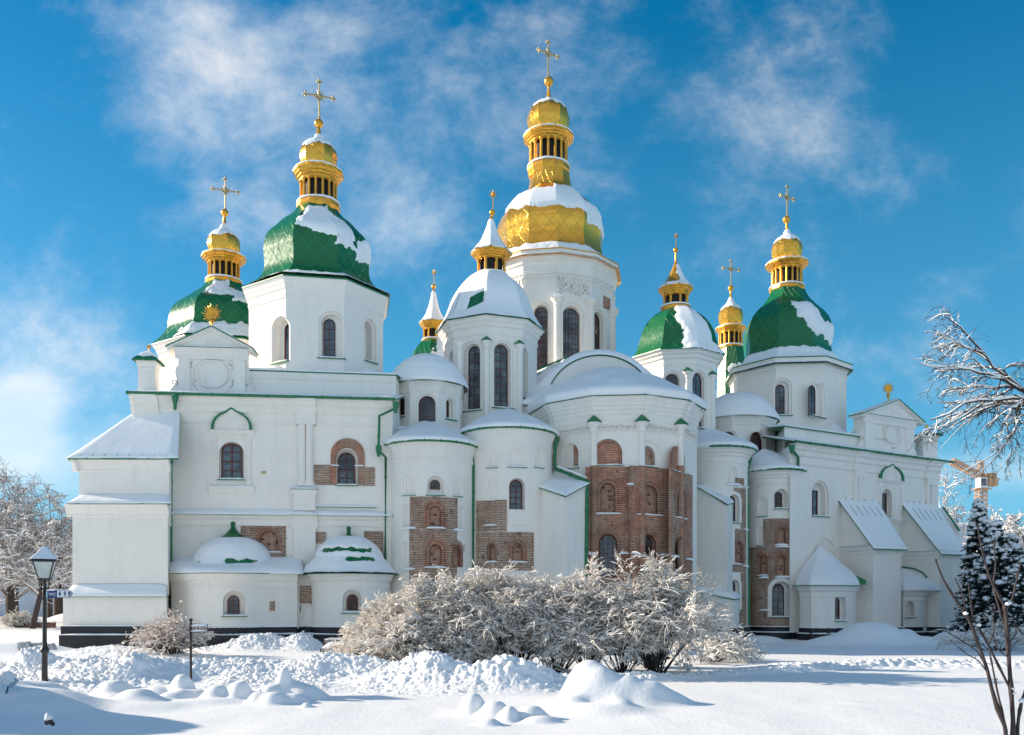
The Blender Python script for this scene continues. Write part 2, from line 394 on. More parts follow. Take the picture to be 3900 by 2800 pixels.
def sbox(mb, sf, u0, u1, z0, z1, d0, d1, m=0):
    n = max(1, int(math.ceil(abs(u1-u0)/(sf.R*.12)))) if sf.cyl else 1
    for i in range(n):
        a, b = u0+(u1-u0)*i/n, u0+(u1-u0)*(i+1)/n
        mb.hexa([sf.pt(a, z0, d1), sf.pt(b, z0, d1), sf.pt(b, z0, d0), sf.pt(a, z0, d0), sf.pt(a, z1, d1), sf.pt(b, z1, d1), sf.pt(b, z1, d0), sf.pt(a, z1, d0)], m)
def sext(mb, sf, out, d0, d1, m=0, uv=True):
    k = len(out); a = mb.add([sf.pt(u, z, d0) for u, z in out]); b = mb.add([sf.pt(u, z, d1) for u, z in out])
    mb.face([b+i for i in range(k)], m, [(u, z) for u, z in out]); mb.face([a+i for i in range(k)][::-1], m, [(u, z) for u, z in out][::-1])
    for i in range(k):
        j = (i+1) % k; mb.face([a+i, a+j, b+j, b+i], m, [(0, 0), (.1, 0), (.1, .1), (0, .1)])
def sring(mb, sf, outer, inner, d0, d1, m=0, skip_bottom=True):
    """ring between two outlines of equal length; uv runs along the ring"""
    k = len(outer); L = 0.0
    for i in range(1 if skip_bottom else 0, k):
        j = (i+1) % k
        if skip_bottom and i == 0: continue
        o0, o1, i0, i1 = outer[i], outer[j], inner[i], inner[j]
        l = math.hypot(o1[0]-o0[0], o1[1]-o0[1]); w = math.hypot(o0[0]-i0[0], o0[1]-i0[1])
        n = mb.add([sf.pt(*p, d1) for p in (o0, o1, i1, i0)]+[sf.pt(*p, d0) for p in (o0, o1, i1, i0)])
        mb.face([n, n+1, n+2, n+3], m, [(L, w), (L+l, w), (L+l, 0), (L, 0)])
        mb.face([n, n+4, n+5, n+1], m, [(L, 0), (L, .05), (L+l, .05), (L+l, 0)]); mb.face([n+3, n+2, n+6, n+7], m, [(L, 0), (L+l, 0), (L+l, .05), (L, .05)])
        if skip_bottom and (i == 1 or j == 0):
            q = (0, 3, 7, 4) if i == 1 else (1, 5, 6, 2); mb.face([n+t for t in q], m)
        L += l
def smould(mb, sf, u0, u1, prof, m=0):
    """extrude a closed (d,z) profile along u"""
    n = max(1, int(math.ceil(abs(u1-u0)/(sf.R*.1)))) if sf.cyl else 1; k = len(prof); base = None
    for i in range(n+1):
        u = u0+(u1-u0)*i/n; b = mb.add([sf.pt(u, z, d) for d, z in prof])
        if i == 0: base = b; mb.face([b+j for j in range(k)][::-1], m)
        else:
            for j in range(k): q = (j+1) % k; mb.face([b-k+j, b+j, b+q, b-k+q], m)
    mb.face([b+j for j in range(k)], m)
def snowstrip(mb, sf, u0, u1, z, d0, d1, h, m=0, seed=0.0, zr=0.0):
    """soft irregular line of snow lying on a ledge; back edge raised by zr"""
    n = max(4, int(abs(u1-u0)/.12)); base = None; K = 7
    for i in range(n+1):
        t = i/n; u = u0+(u1-u0)*t
        e = min(1, 6*t+.25, 6*(1-t)+.25); q = float(vn(u*2.1+seed, z*3.1, seed)); q2 = float(vn(u*7+seed, z, 4+seed))
        H = h*e*(.65+.55*q+.2*q2); dd = d1+.03*(q2-.5)
        w = dd-d0
        P = [(d0, z+zr), (d0, z+zr+H), (d0+w*.45, z+zr*.55+H*.95), (d0+w*.8, z+zr*.2+H*.75), (dd, z+H*.4), (dd-.005, z-.01), (d0+w*.5, z-.01+zr*.4)]
        b = mb.add([sf.pt(u, zz, d) for d, zz in P])
        if i == 0: mb.face([b+j for j in range(K)][::-1], m)
        else:
            for j in range(K): q_ = (j+1) % K; mb.face([b-K+j, b+j, b+q_, b-K+q_], m)
    mb.face([b+j for j in range(K)], m)

class Host:
    """a wall body whose openings are really cut"""
    def __init__(s, mb, name, mats, parent, sharp=25):
        s.mb, s.name, s.mats, s.parent, s.sharp = mb, name, mats, parent, sharp; s.cuts = {}; s.extra = []
        s.obj = mb.build(name, mats, parent, smooth=True, sharp=sharp)
    def cut(s, sf, out, depth, layer=0, front=.12):
        mb = s.cuts.setdefault(layer, MB()); sext(mb, sf, out, -depth, front)
    def panel(s, mb, name, mats, sharp=25):
        o = mb.build(name, mats, s.obj, smooth=True, sharp=sharp); s.extra.append(o); return o
    def finish(s):
        for o in [s.obj]+s.extra:
            for L in sorted(s.cuts):
                mb = s.cuts[L]; c = mb.build('cutter', s.mats if isinstance(s.mats, list) else [s.mats])
                bm = o.modifiers.new('b', 'BOOLEAN'); bm.operation = 'DIFFERENCE'; bm.object = c; bm.solver = 'EXACT'; bm.use_self = True
                dg = bpy.context.evaluated_depsgraph_get(); dg.update()
                me = bpy.data.meshes.new_from_object(o.evaluated_get(dg)); o.modifiers.clear()
                old = o.data
                if len(me.polygons) > 0:
                    bm_ = bmesh.new(); bm_.from_mesh(me); bmesh.ops.remove_doubles(bm_, verts=bm_.verts, dist=3e-4); bmesh.ops.dissolve_degenerate(bm_, dist=3e-4, edges=bm_.edges)
                    bmesh.ops.triangulate(bm_, faces=[f for f in bm_.faces if len(f.verts) > 4], quad_method='BEAUTY', ngon_method='EAR_CLIP'); bm_.to_mesh(me); bm_.free(); o.data = me; bpy.data.meshes.remove(old)
                cm = c.data; bpy.data.objects.remove(c); bpy.data.meshes.remove(cm)
            me = o.data; me.polygons.foreach_set('use_smooth', [True]*len(me.polygons)); me.set_sharp_from_angle(angle=math.radians(s.sharp))

def win_mesh(parent, sf, u0, u1, z0, z1, d, cols, rows, rise=None, fw=.035, bar=.018, sashes=False, fm=None):
    mb = MB(); o = arch(u0, u1, z0, z1, rise); i = arch(u0+fw, u1-fw, z0+fw, z1-fw, None if rise is None else max(0, rise-fw*.5) if rise else 0)
    sext(mb, sf, o, d, d+.012, 1)
    sring(mb, sf, o, i, d+.012, d+.06, 0, skip_bottom=False)
    um = (u0+u1)/2; w = (u1-u0)/2; r = w if rise is None else rise
    def top(u):
        return z1 if not r else (z1-r)+r*math.sqrt(max(0, 1-((u-um)/w)**2))
    def half(z):
        return w if (not r or z < z1-r) else w*math.sqrt(max(0, 1-((z-(z1-r))/r)**2))
    for c in range(1, cols):
        u = u0+(u1-u0)*c/cols; b = bar*(1.7 if sashes and c*2 == cols else 1)
        sbox(mb, sf, u-b/2, u+b/2, z0+fw, top(u)-fw*.6, d+.012, d+.045, 0)
    for q in range(1, rows):
        z = z0+(z1-z0)*q/rows; h = half(z)-fw*.5; b = bar*(1.7 if sashes and q == rows*2//3 else 1)
        if h > .03: sbox(mb, sf, um-h, um+h, z-b/2, z+b/2, d+.0121, d+.042, 0)
    return mb.build('window', [fm or M_FRAME, M_GLASS], parent)
def window(host, sf, x0, x1, yt, yb, rec=(0, 0, 0), depth=.25, cols=2, rows=5, rise=None, sill=True, recb=0, snow=.06, fw=.035, bar=.018, sashes=False, halo=0, name='window', step=0, fm=None):
    u0, u1, z0, z1, Y = rect_px(sf, x0, x1, yt, yb); k = Y/F
    R = (u0-rec[0]*k, u1+rec[1]*k, z0-recb*k, z1+rec[2]*k)
    rr = None if rise is None else (0 if rise == 0 else rise*k)
    if sum(rec): rr2 = None
    else: rr2 = rr
    if step: host.cut(sf, arch(R[0]-step*k, R[1]+step*k, R[2]-.001, R[3]+step*k), depth*.3, 0)
    host.cut(sf, arch(*R, rise=rr2), depth, 1)
    w = win_mesh(host.obj, sf, u0, u1, z0, z1, -depth+.004, cols, rows, rr, fw, bar, sashes, fm)
    if halo:
        mb = MB(); a = arch(R[0]-.01, R[1]+.01, R[2], R[3]+.01); b = arch(R[0]-halo*k, R[1]+halo*k, R[2], R[3]+halo*k)
        sring(mb, sf, b, a, -.02, .035); mb.build('window_surround', M_WALL, host.obj)
    if sill:
        mb = MB(); e = .05; st = step*k
        sbox(mb, sf, R[0]-e-st, R[1]+e+st, R[2]-.035, R[2]-.003, -.05, .10, 0)
        snowstrip(mb, sf, R[0]-e*.8-st, R[1]+e*.8+st, R[2]-.002, -depth*.0-.04, .095, snow, 1, x0*.1)
        snowstrip(mb, sf, R[0]+.01, R[1]-.01, R[2]+.001, -depth+.07, -.035, snow*.9, 1, x0*.1)
        mb.build('window_sill', [M_GREENT, M_SNOW], host.obj)
    return w
def blind(host, sf, x0, x1, yt, yb, ring=10, depth=.10, sill=True, rise=None):
    """stepped blind niche with a snowy sill"""
    u0, u1, z0, z1, Y = rect_px(sf, x0, x1, yt, yb); k = Y/F; g = ring*k
    host.cut(sf, arch(u0, u1, z0, z1), depth*.45, 0)
    host.cut(sf, arch(u0+g, u1-g, z0-.001, z1-g), depth, 1)
    if sill:
        mb = MB(); sbox(mb, sf, u0-.03, u1+.03, z0-.025, z0-.002, -.04, .06, 0); snowstrip(mb, sf, u0-.02, u1+.02, z0-.001, -.035, .055, .05, 1, x0)
        mb.build('niche_sill', [M_GREENT, M_SNOW], host.obj)
def patch(host, sf, poly_or_rect, d=.03, name='exposed_brickwork', m=None, cols=None):
    """brick showing through the plaster: rectangle list on the wall surface following its curve"""
    mb = MB()
    for (x0, x1, yt, yb) in poly_or_rect:
        u0, u1 = sf.u(x0), sf.u(x1); Yt = sf.Y((u0+u1)/2); z0, z1 = Zp(yb, Yt), Zp(yt, Yt)
        n = max(1, int(math.ceil((u1-u0)/.12))) if sf.cyl else 1
        K = 2*(n+1); out = []
        lo = mb.add([sf.pt(u0+(u1-u0)*i/n, z0, d) for i in range(n+1)]); hi = mb.add([sf.pt(u0+(u1-u0)*i/n, z1+.03*(float(vn(i*.7+x0, 3))-.5), d) for i in range(n+1)])
        lo2 = mb.add([sf.pt(u0+(u1-u0)*i/n, z0, -.06) for i in range(n+1)]); hi2 = mb.add([sf.pt(u0+(u1-u0)*i/n, z1, -.06) for i in range(n+1)])
        for i in range(n):
            ua, ub = u0+(u1-u0)*i/n, u0+(u1-u0)*(i+1)/n
            mb.face([lo+i, lo+i+1, hi+i+1, hi+i], 0, [(ua, z0), (ub, z0), (ub, z1), (ua, z1)])
            mb.face([lo2+i, hi2+i, hi2+i+1, lo2+i+1], 0, [(ua, z0)]*4)
            mb.face([hi+i, hi+i+1, hi2+i+1, hi2+i], 0, [(ua, 0), (ub, 0), (ub, .1), (ua, .1)]); mb.face([lo+i, lo2+i, lo2+i+1, lo+i+1], 0, [(ua, 0), (ua, .1), (ub, .1), (ub, 0)])
        mb.face([lo, hi, hi2, lo2], 0, [(0, z0), (0, z1), (.1, z1), (.1, z0)]); mb.face([lo+n, lo2+n, hi2+n, hi+n], 0, [(0, z0), (.1, z0), (.1, z1), (0, z1)])
    return host.panel(mb, name, [m or M_BRICK])
def brick_arch(host, sf, x0, x1, yt, yb, w1=9, fan=0, niche=True, depth=.16, d=.03, w2=9, sill=True, glass=None):
    """niche or window in the bare brick with two orders of voussoirs"""
    u0, u1, z0, z1, Y = rect_px(sf, x0, x1, yt, yb); k = Y/F; a, b = w1*k, w2*k
    o0 = arch(u0-a-b, u1+a+b, z0, z1+a+b, n=16); o1 = arch(u0-a, u1+a, z0, z1+a, n=16); o2 = arch(u0, u1, z0, z1, n=16)
    mb = MB(); sring(mb, sf, o0, o1, d-.01, d+.025); sring(mb, sf, o1, [(p[0]*1.0, p[1]) for p in o2], -.10, d-.012)
    if fan:
        g = fan*k; um = (u0+u1)/2; rr = (u1-u0)/2+a+b; zs = z1-(u1-u0)/2
        for i in range(15):
            an = math.pi*(i+.5)/15; c, s_ = math.cos(an), math.sin(an); r2 = rr+g*(.55+.45*float(vn(i*3.1, x0)))
            t = .012; P = [(um+rr*c-t*s_, zs+rr*s_+t*c), (um+rr*c+t*s_, zs+rr*s_-t*c), (um+r2*c+t*s_, zs+r2*s_-t*c), (um+r2*c-t*s_, zs+r2*s_+t*c)]
            sext(mb, sf, P, d-.01, d+.012)
    g3 = .014; sring(mb, sf, o2, arch(u0+g3, u1-g3, z0, z1-g3, n=16), -depth-.01, d-.03)
    mb.build('brick_archivolt', M_ARCH, host.obj)
    host.cut(sf, o1, .10, 0); host.cut(sf, arch(u0, u1, z0-.001, z1, n=16), depth, 1)
    if glass: win_mesh(host.obj, sf, u0, u1, z0, z1, -depth+.004, *glass)
    elif niche:
        mb = MB(); sext(mb, sf, arch(u0, u1, z0, z1, n=16), -depth-.02, -depth+.02); mb.build('niche_infill', M_RUBBLE, host.obj)
    if sill:
        mb = MB(); snowstrip(mb, sf, u0-a-b, u1+a+b, z0+.001, -.07, .07+d, .07, 0, x0); mb.build('sill_snow', M_SNOW, host.obj)

def interp(pts, n):
    """Catmull-Rom through (r,y) points resampled to n"""
    P = np.array(pts, float); k = len(P); out = []
    for t in np.linspace(0, k-1, n):
        i = min(int(t), k-2); f = t-i; p0, p1, p2, p3 = P[max(i-1, 0)], P[i], P[i+1], P[min(i+2, k-1)]
        out.append(.5*((2*p1)+(-p0+p2)*f+(2*p0-5*p1+4*p2-p3)*f*f+(-p0+3*p1-3*p2+p3)*f**3))
    return np.array(out)
def prof_px(pts, Yc, n=40):
    q = interp(pts, n); return [(max(.001, r*Yc/F), Zp(y, Yc)) for r, y in q]
def snow_cover(parent, C, prof, n, rot, maskf, thick=.08, cols=168, name='snow_cover', seed=0.0, C2=None, am=None):
    """a skin of snow over a lathe form: thickness comes from maskf, negative = bare"""
    P = np.array(prof, float); m = 70; L = np.r_[0, np.cumsum(np.hypot(np.diff(P[:, 0]), np.diff(P[:, 1])))]
    s = np.linspace(0, L[-1], m); r = np.interp(s, L, P[:, 0]); z = np.interp(s, L, P[:, 1]); t = s/L[-1]
    dr, dz = np.gradient(r), np.gradient(z); ln = np.hypot(dr, dz)+1e-9; nr, nzv = dz/ln, -dr/ln
    th = np.arange(cols)*2*math.pi/cols; TH, T = np.meshgrid(th, t)
    if n:
        step = 2*math.pi/n; rel = np.mod(TH-math.radians(rot), step)-step/2; k = math.cos(step/2)/np.cos(rel)
    else: k = np.ones_like(TH)
    R = r[:, None]*k; Z = z[:, None]+0*TH
    thw = (TH+math.pi) % (2*math.pi)-math.pi
    X0, Y0 = C[0]+R*np.sin(TH), C[1]-R*np.cos(TH)
    h = maskf(np.degrees(thw), T, X0, Y0, Z)
    off = np.clip(h, -1, 1)*thick
    R2 = R+off*nr[:, None]; Z2 = Z+off*nzv[:, None]
    cx = C[0]+0*R; cy = C[1]+0*R
    if C2 is not None: cx = C[0]+(C2[0]-C[0])*T; cy = C[1]+(C2[1]-C[1])*T
    V = np.stack([cx+R2*np.sin(TH), cy-R2*np.cos(TH), Z2], -1).reshape(-1, 3)
    i, j = np.meshgrid(np.arange(m-1), np.arange(cols), indexing='ij'); j2 = (j+1) % cols
    Q = np.stack([i*cols+j, i*cols+j2, (i+1)*cols+j2, (i+1)*cols+j], -1).reshape(-1, 4)
    keep = off.reshape(-1)[Q].max(1) > -.004
    if keep.sum() < 4: return None
    Q = Q[keep]; used = np.unique(Q); mp = np.zeros(len(V), int); mp[used] = np.arange(len(used))
    return mesh_np(name, V[used], mp[Q], [M_SNOW], parent=parent)
def full_snow(sd=0, lo=.55):
    return lambda th, T, X, Y, Z: lo+.6*fbm(X*1.6+sd, Y*1.6, Z*1.6, 4)
# ------------------------------------------------------------------ the cathedral
CATH = empty('cathedral', (0, 36, 0), 'white walled cathedral with green and gold domes, bare brick patches and snowy roofs', 'cathedral')
WHITE = [M_WALL]
def drum(cx, Yc, n, rot, Rpx, zbot, ze, Repx, name='tower_drum', corn=.8):
    C = (Xp(cx, Yc), Yc); R = Rpx*Yc/F; Re = Repx*Yc/F; st = 360/n
    mb = MB(); mb.lathe(C, [(R, zbot), (R, ze-.02)], n, rot)
    h = Host(mb, name, WHITE, CATH); h.C, h.R, h.Yc, h.Re, h.n, h.rot, h.ze = C, R, Yc, Re, n, rot, ze
    a = Re-R
    mb = MB(); s = corn
    mb.lathe(C, [(R-.05, ze-s), (R+.03, ze-s), (R+.05, ze-s*.86), (R+.03, ze-s*.84), (R+.03, ze-s*.6), (R+a*.3, ze-s*.52), (R+a*.34, ze-s*.44), (R+a*.34, ze-s*.36),
                 (R+a*.62, ze-s*.24), (R+a*.66, ze-s*.17), (R+a*.86, ze-s*.1), (R+a*.9, ze-.02), (R-.05, ze-.02)], n, rot, caps=False, closed=True)
    mb.build('cornice', M_WALL, h.obj, smooth=True)
    mb = MB(); mb.lathe(C, [(R, ze-.018), (Re, ze-.04), (Re, ze+.015), (R, ze+.05)], n, rot, caps=False, closed=True)
    mb.build('eaves_trim', h_trim if h_trim else M_GREENT, h.obj)
    def facet(k):
        f = []
        for q in (k, k+1):
            an = math.radians(rot+q*st); f.append((C[0]+R*math.sin(an), C[1]-R*math.cos(an)))
        return Plane(*f)
    h.facet = facet; return h
h_trim = None
def dome(h, pts, m, us=1.0, vs=1.6, n=None, rot=None, sub=6, name='dome'):
    pr = prof_px(pts, h.Yc, 44); mb = MB(); n = n or h.n; rot = h.rot if rot is None else rot
    mb.lathe(h.C, pr, n, rot, sub=sub, us=us, vs=vs, caps=False); o = mb.build(name, m, h.obj, smooth=True, sharp=20)
    h.prof = pr; h.dn, h.drot = n, rot; return o
def gold_cross(parent, cx, Yc, ytop, yarm, ybot, half, yaw=18, pale=True):
    """ornate cross with trefoil ends and a sunburst at the crossing"""
    k = Yc/F; C = Vector((Xp(cx, Yc), Yc, Zp(ybot, Yc))); H = (ybot-ytop)*k; A = (ybot-yarm)*k; w = half*k
    ax = Vector((math.cos(math.radians(yaw)), math.sin(math.radians(yaw)), 0)); b = H*.018
    mb = MB(); P = lambda u, z, d=0: C+ax*u+Vector((0, 0, z))+Vector((ax.y, -ax.x, 0))*d
    mb.tube([P(0, 0), P(0, H*.94)], [b*1.5, b*1.1], 6); mb.tube([P(-w*.9, A), P(w*.9, A)], b*1.2, 6)
    for (u, z, du, dz) in ((0, H*.93, 0, 1), (-w*.88, A, -1, 0), (w*.88, A, 1, 0)):
        r = b*1.75
        for (s1, s2) in ((1.6, 0), (.2, 1.5), (.2, -1.5)):
            mb.ball(P(u+du*s1*r+dz*s2*r, z+dz*s1*r+du*s2*r), r*.95, seg=8)
    mb.ball(P(0, A, b), b*2.6, seg=10); mb.ball(P(0, b), b*2.2, seg=8)
    for i in range(16):
        if i % 4 == 0: continue
        a = 2*math.pi*i/16; L = w*(.46 if i % 2 else .52); mb.tube([P(0, A), P(L*math.cos(a), A+L*math.sin(a))], [b*.9, b*.12], 4)
    return mb.build('cross', M_PALEG if pale else M_GOLDT, parent, smooth=True, sharp=50)
def star(parent, cx, Yc, y, r, ypole, spikes=8, disc=False, name='star'):
    k = Yc/F; C = Vector((Xp(cx, Yc), Yc, Zp(y, Yc))); r = r*k; mb = MB(); zb = Zp(ypole, Yc)
    mb.tube([(C.x, C.y, zb), C], r*.07+.012, 6)
    N = spikes*2; ri = r*(.5 if disc else .38)
    if disc:
        rd = r*.52; t = .03
        a = mb.add([(C.x+rd*math.sin(2*math.pi*i/24), C.y-t, C.z+rd*math.cos(2*math.pi*i/24)) for i in range(24)])
        b = mb.add([(C.x+rd*math.sin(2*math.pi*i/24), C.y+t, C.z+rd*math.cos(2*math.pi*i/24)) for i in range(24)])
        mb.face([a+i for i in range(24)]); mb.face([b+i for i in range(24)][::-1])
        for i in range(24): mb.face([a+(i+1) % 24, a+i, b+i, b+(i+1) % 24])
        for i in range(spikes):
            an = 2*math.pi*(i+.5)/spikes; L = r*(1.0 if i % 2 else .82)
            pts = [Vector((C.x+q*math.sin(an+.07*math.sin(q/r*9)), C.y, C.z+q*math.cos(an+.07*math.sin(q/r*9)))) for q in np.linspace(rd*.9, L, 5)]
            mb.tube(pts, [r*.055, r*.05, r*.045, r*.035, r*.012], 4)
    else:
        for i in range(spikes):
            an = 2*math.pi*i/spikes; mb.tube([C, C+Vector((r*math.sin(an), 0, r*math.cos(an)))], [r*.2, r*.02], 4)
        mb.ball(C, r*.3, seg=8)
    return mb.build(name, M_GOLDT, parent, smooth=True, sharp=50)
def lantern(h, cx, ycor0, ycor1, rcor, ycol1, rcol, yring, rring, ncol=16, nf=12, rot=0, ringm=None):
    """open gilded lantern: dark core, columns with scalloped heads, flared cornice, base ring"""
    Yc = h.Yc; k = Yc/F; C = (Xp(cx, Yc), Yc); z = lambda y: Zp(y, Yc)
    mb = MB(); mb.lathe(C, [(rcol*k*.80, z(yring)), (rcol*k*.80, z(ycor1))], ncol, rot); core = mb.build('lantern_core', M_DARK, h.obj)
    mb = MB(); rc = rcol*k; zt, zb = z(ycor1), z(ycol1); H = zt-zb
    for i in range(ncol):
        a = math.radians(rot+360*i/ncol); p = (C[0]+rc*.95*math.sin(a), C[1]-rc*.95*math.cos(a)); w = rc*(.075 if ncol > 10 else .10)
        mb.tube([(*p, zb), (*p, zb+H*.08), (*p, zb+H*.1), (*p, zt-H*.1), (*p, zt-H*.07), (*p, zt)], [w*1.35, w*1.35, w, w*.9, w*1.4, w*1.5], 8)
        a2 = math.radians(rot+360*(i+1)/ncol); q = (C[0]+rc*.95*math.sin(a2), C[1]-rc*.95*math.cos(a2)); N = 7
        for j in range(N):      # scalloped arch between the column heads
            t0, t1 = j/N, (j+1)/N; f = lambda t: zt-H*(.05+.16*abs(2*t-1)**2.2)
            pa = [p[0]+(q[0]-p[0])*t0, p[1]+(q[1]-p[1])*t0]; pb = [p[0]+(q[0]-p[0])*t1, p[1]+(q[1]-p[1])*t1]
            n = mb.add([(*pa, f(t0)), (*pb, f(t1)), (*pb, zt+.01), (*pa, zt+.01)]); mb.face([n, n+1, n+2, n+3])
    mb.build('lantern_columns', M_GOLDT, h.obj, smooth=True, sharp=40)
    r1, r2 = rc*1.03, rcor*k; za, zb2 = z(ycor1), z(ycor0); D = zb2-za; e = r2-r1
    mb = MB(); mb.lathe(C, [(r1*.7, za), (r1, za), (r1+e*.06, za+D*.22), (r1+e*.3, za+D*.26), (r1+e*.42, za+D*.46), (r1+e*.62, za+D*.5), (r1+e*.8, za+D*.72), (r1+e*.97, za+D*.76), (r2, za+D*.98), (r2*.97, za+D), (r1*.7, za+D)], nf, rot+180/nf, closed=True, caps=False)
    mb.build('lantern_cornice', M_GOLDT, h.obj, smooth=True, sharp=15)
    rr = rring*k; zr = z(yring)
    mb = MB(); mb.lathe(C, [(rr*.6, zr), (rr*.9, zr), (rr*.95, zr+.3*(zb-zr)), (rr, zr+.5*(zb-zr)), (rr, zr+.85*(zb-zr)), (rr*.93, zb), (rr*.6, zb)], nf, rot+180/nf, closed=True, caps=False)
    mb.build('lantern_base', ringm or M_GOLDT, h.obj)
    mb = MB(); pl = Cyl(C, rc)
    snowstrip(mb, pl, -rc*2.9, rc*2.9, zb-.005, -.02, max(.03, rr-rc), .09*rr+.02); mb.build('ledge_snow', M_SNOW, h.obj)
    mb = MB(); pl = Cyl(C, rc*.9); snowstrip(mb, pl, -rc*2.6, rc*2.6, zb2-.01, 0, r2-rc*.92, .10*r2*.6+.03, zr=.06); mb.build('ledge_snow', M_SNOW, h.obj)
    return C
def cupola(h, cx, pts, n=12, rot=0, snow=.45, seed=1.0, side=0.0, m=None):
    k = h.Yc/F; C = (Xp(cx, h.Yc), h.Yc); pr = prof_px(pts, h.Yc, 36)
    mb = MB(); mb.lathe(C, pr, n, rot, sub=4, us=1.0, vs=3.2, caps=False); o = mb.build('cupola', m or M_GOLD2, h.obj, smooth=True, sharp=18)
    rm = max(p[0] for p in pr); zw = max(pr, key=lambda p: p[0])[1]; zt = min(p[1] for p in pr if p[1] > zw and p[0] < rm*.3)
    def f(th, T, X, Y, Z):
        q = (Z-zw)/(zt-zw)
        return (q-(1-snow))*3.0+1.5*(fbm(X*4/k/60+seed, Y*4/k/60, Z*3/k/60, 4)-.5)+side*np.cos(np.radians(th-70))-np.clip((q-1.12)*12, 0, 5)
    snow_cover(h.obj, C, pr[:], n, rot, f, thick=.04, cols=96); return C
def ball(h, cx, y, r, m=None, snow=True):
    Yc = h.Yc; k = Yc/F; mb = MB(); c = (Xp(cx, Yc), Yc, Zp(y, Yc)); mb.ball(c, r*k, seg=20)
    mb.build('orb', m or M_GOLDT, h.obj, smooth=True, sharp=60)
def spire(h, cx, y0, r0, y1, r1, m=None):
    Yc = h.Yc; k = Yc/F; mb = MB(); x = Xp(cx, Yc); pr = interp([(r0, y0), (r0*.5+r1*.3, y0+(y1-y0)*.3), (r1*1.4, y0+(y1-y0)*.66), (r1*1.1, y0+(y1-y0)*.7), (r1, y1)], 12)
    mb.lathe((x, Yc), [(r*k, Zp(y, Yc)) for r, y in pr], 10); mb.build('spire', m or M_GOLDT, h.obj, smooth=True, sharp=40)
def flat_top(h, z=None):
    pass
def niche_col(h, sf, x, ytop, ybot, w=22, cap=True, capg=True, d=.12):
    """attached half column with flared head and little roof"""
    u = sf.u(x); Y = sf.Y(min(max(u, 0), getattr(sf, 'L', u))); k = Y/F; zt, zb = Zp(ytop, Y), Zp(ybot, Y); a = w*k/2
    mb = MB(); p = sf.pt(u, 0, 0)
    hh = .55*a*4
    pr = [(a, zb), (a, zt-1.15*a*2), (a*1.25, zt-1.1*a*2), (a*1.1, zt-1.0*a*2), (a*1.15, zt-.7*a*2), (a*1.9, zt-.25*a*2), (a*2.0, zt-.02)]
    mb.lathe((p[0], p[1]), pr, 10, rot=18); mb.build('half_column', M_WALL, h.obj, smooth=True, sharp=30)
    if cap:
        mb = MB(); n = len(mb.v); r = a*2.35; e = a*1.7
        mb.lathe((p[0], p[1]), [(r, zt-.03), (r, zt), (.01, zt+e)], 4, rot=45, caps=False)
        mb.build('column_cap', M_GREENT if capg else M_SNOW, h.obj)
        if not capg or True:
            mb = MB(); sn = Cyl((p[0], p[1]), r*.72)
            if not capg: snowstrip(mb, sn, -r*1.2, r*1.2, zt, -r*.7, .02, .10); mb.build('cap_snow', M_SNOW, h.obj)
            else: mb.v = []
def eave_snow(h, seed=0.0, thick=.12, dd=.3):
    pass

def pm(th, Z, th0, th1, z0, z1, st=7.0, sz=.22):
    """a patch of snow between two angles and two heights; edges get ragged when noise is added"""
    return np.clip(np.minimum(np.minimum((th-th0)/st, (th1-th)/st), np.minimum((Z-z0)/sz, (z1-Z)/sz)), -2.5, 1.4)
def rag(X, Y, Z, sd, a=1.5): return a*(fbm(X*2.6+sd, Y*2.6, Z*2.6, 6, .62)-.5)*2
# ---- tower 1 : big green dome in front on the left
T1 = drum(1211, 39, 8, -12, 262, 9.5, 15.55, 287, corn=.85)
f0, f1, f2 = T1.facet(-1), T1.facet(0), T1.facet(1)
window(T1, f1, 1231, 1277, 1208, 1364, rec=(8, 26, 14), depth=.30, cols=2, rows=4, step=10)
window(T1, f0, 1058, 1089, 1224, 1378, rec=(28, 4, 14), depth=.42, cols=2, rows=4, step=8)
window(T1, f2, 1397, 1409, 1235, 1376, rec=(3, 26, 14), depth=.50, cols=2, rows=4, step=8)
T1.finish()
dome(T1, [(287, 1148), (255, 1128), (222, 1100), (206, 1062), (207, 1018), (209, 985), (200, 945), (186, 920), (160, 893), (130, 860), (103, 838), (84, 815), (73, 792)], M_GREEN, vs=1.5)
def m1(th, T, X, Y, Z):
    low = 17.75+np.clip((20-th)*.012, -.3, .4)
    top = pm(th, Z, -11, 36, low, 19.55+0*th); mid = pm(th, Z, 30, 60, 17.35, 18.9)-.15; far = pm(th, Z, 55, 88, 16.9, 18.2)-.7
    foot = np.clip((15.98-Z)*4, -2, 1)+np.clip((np.abs(th-35)-62)/-20, -2, 0)
    return np.maximum(np.maximum(top, mid), np.maximum(far, foot))+rag(X, Y, Z, 3)*np.where(Z < 16.5, .5, 1)
snow_cover(T1.obj, T1.C, T1.prof, 8, -12, m1, .09, cols=260)
lantern(T1, 1213, 660, 702, 95, 781, 69, 818, 82, rot=4)
cupola(T1, 1213, [(40, 664), (58, 650), (68, 628), (71, 606), (69, 585), (60, 565), (44, 550), (24, 541), (14, 528), (9, 505), (6, 490)], snow=.6, seed=3)
spire(T1, 1213, 520, 10, 482, 4); ball(T1, 1214, 471, 17); gold_cross(T1.obj, 1216, 39, 303, 367, 456, 57)

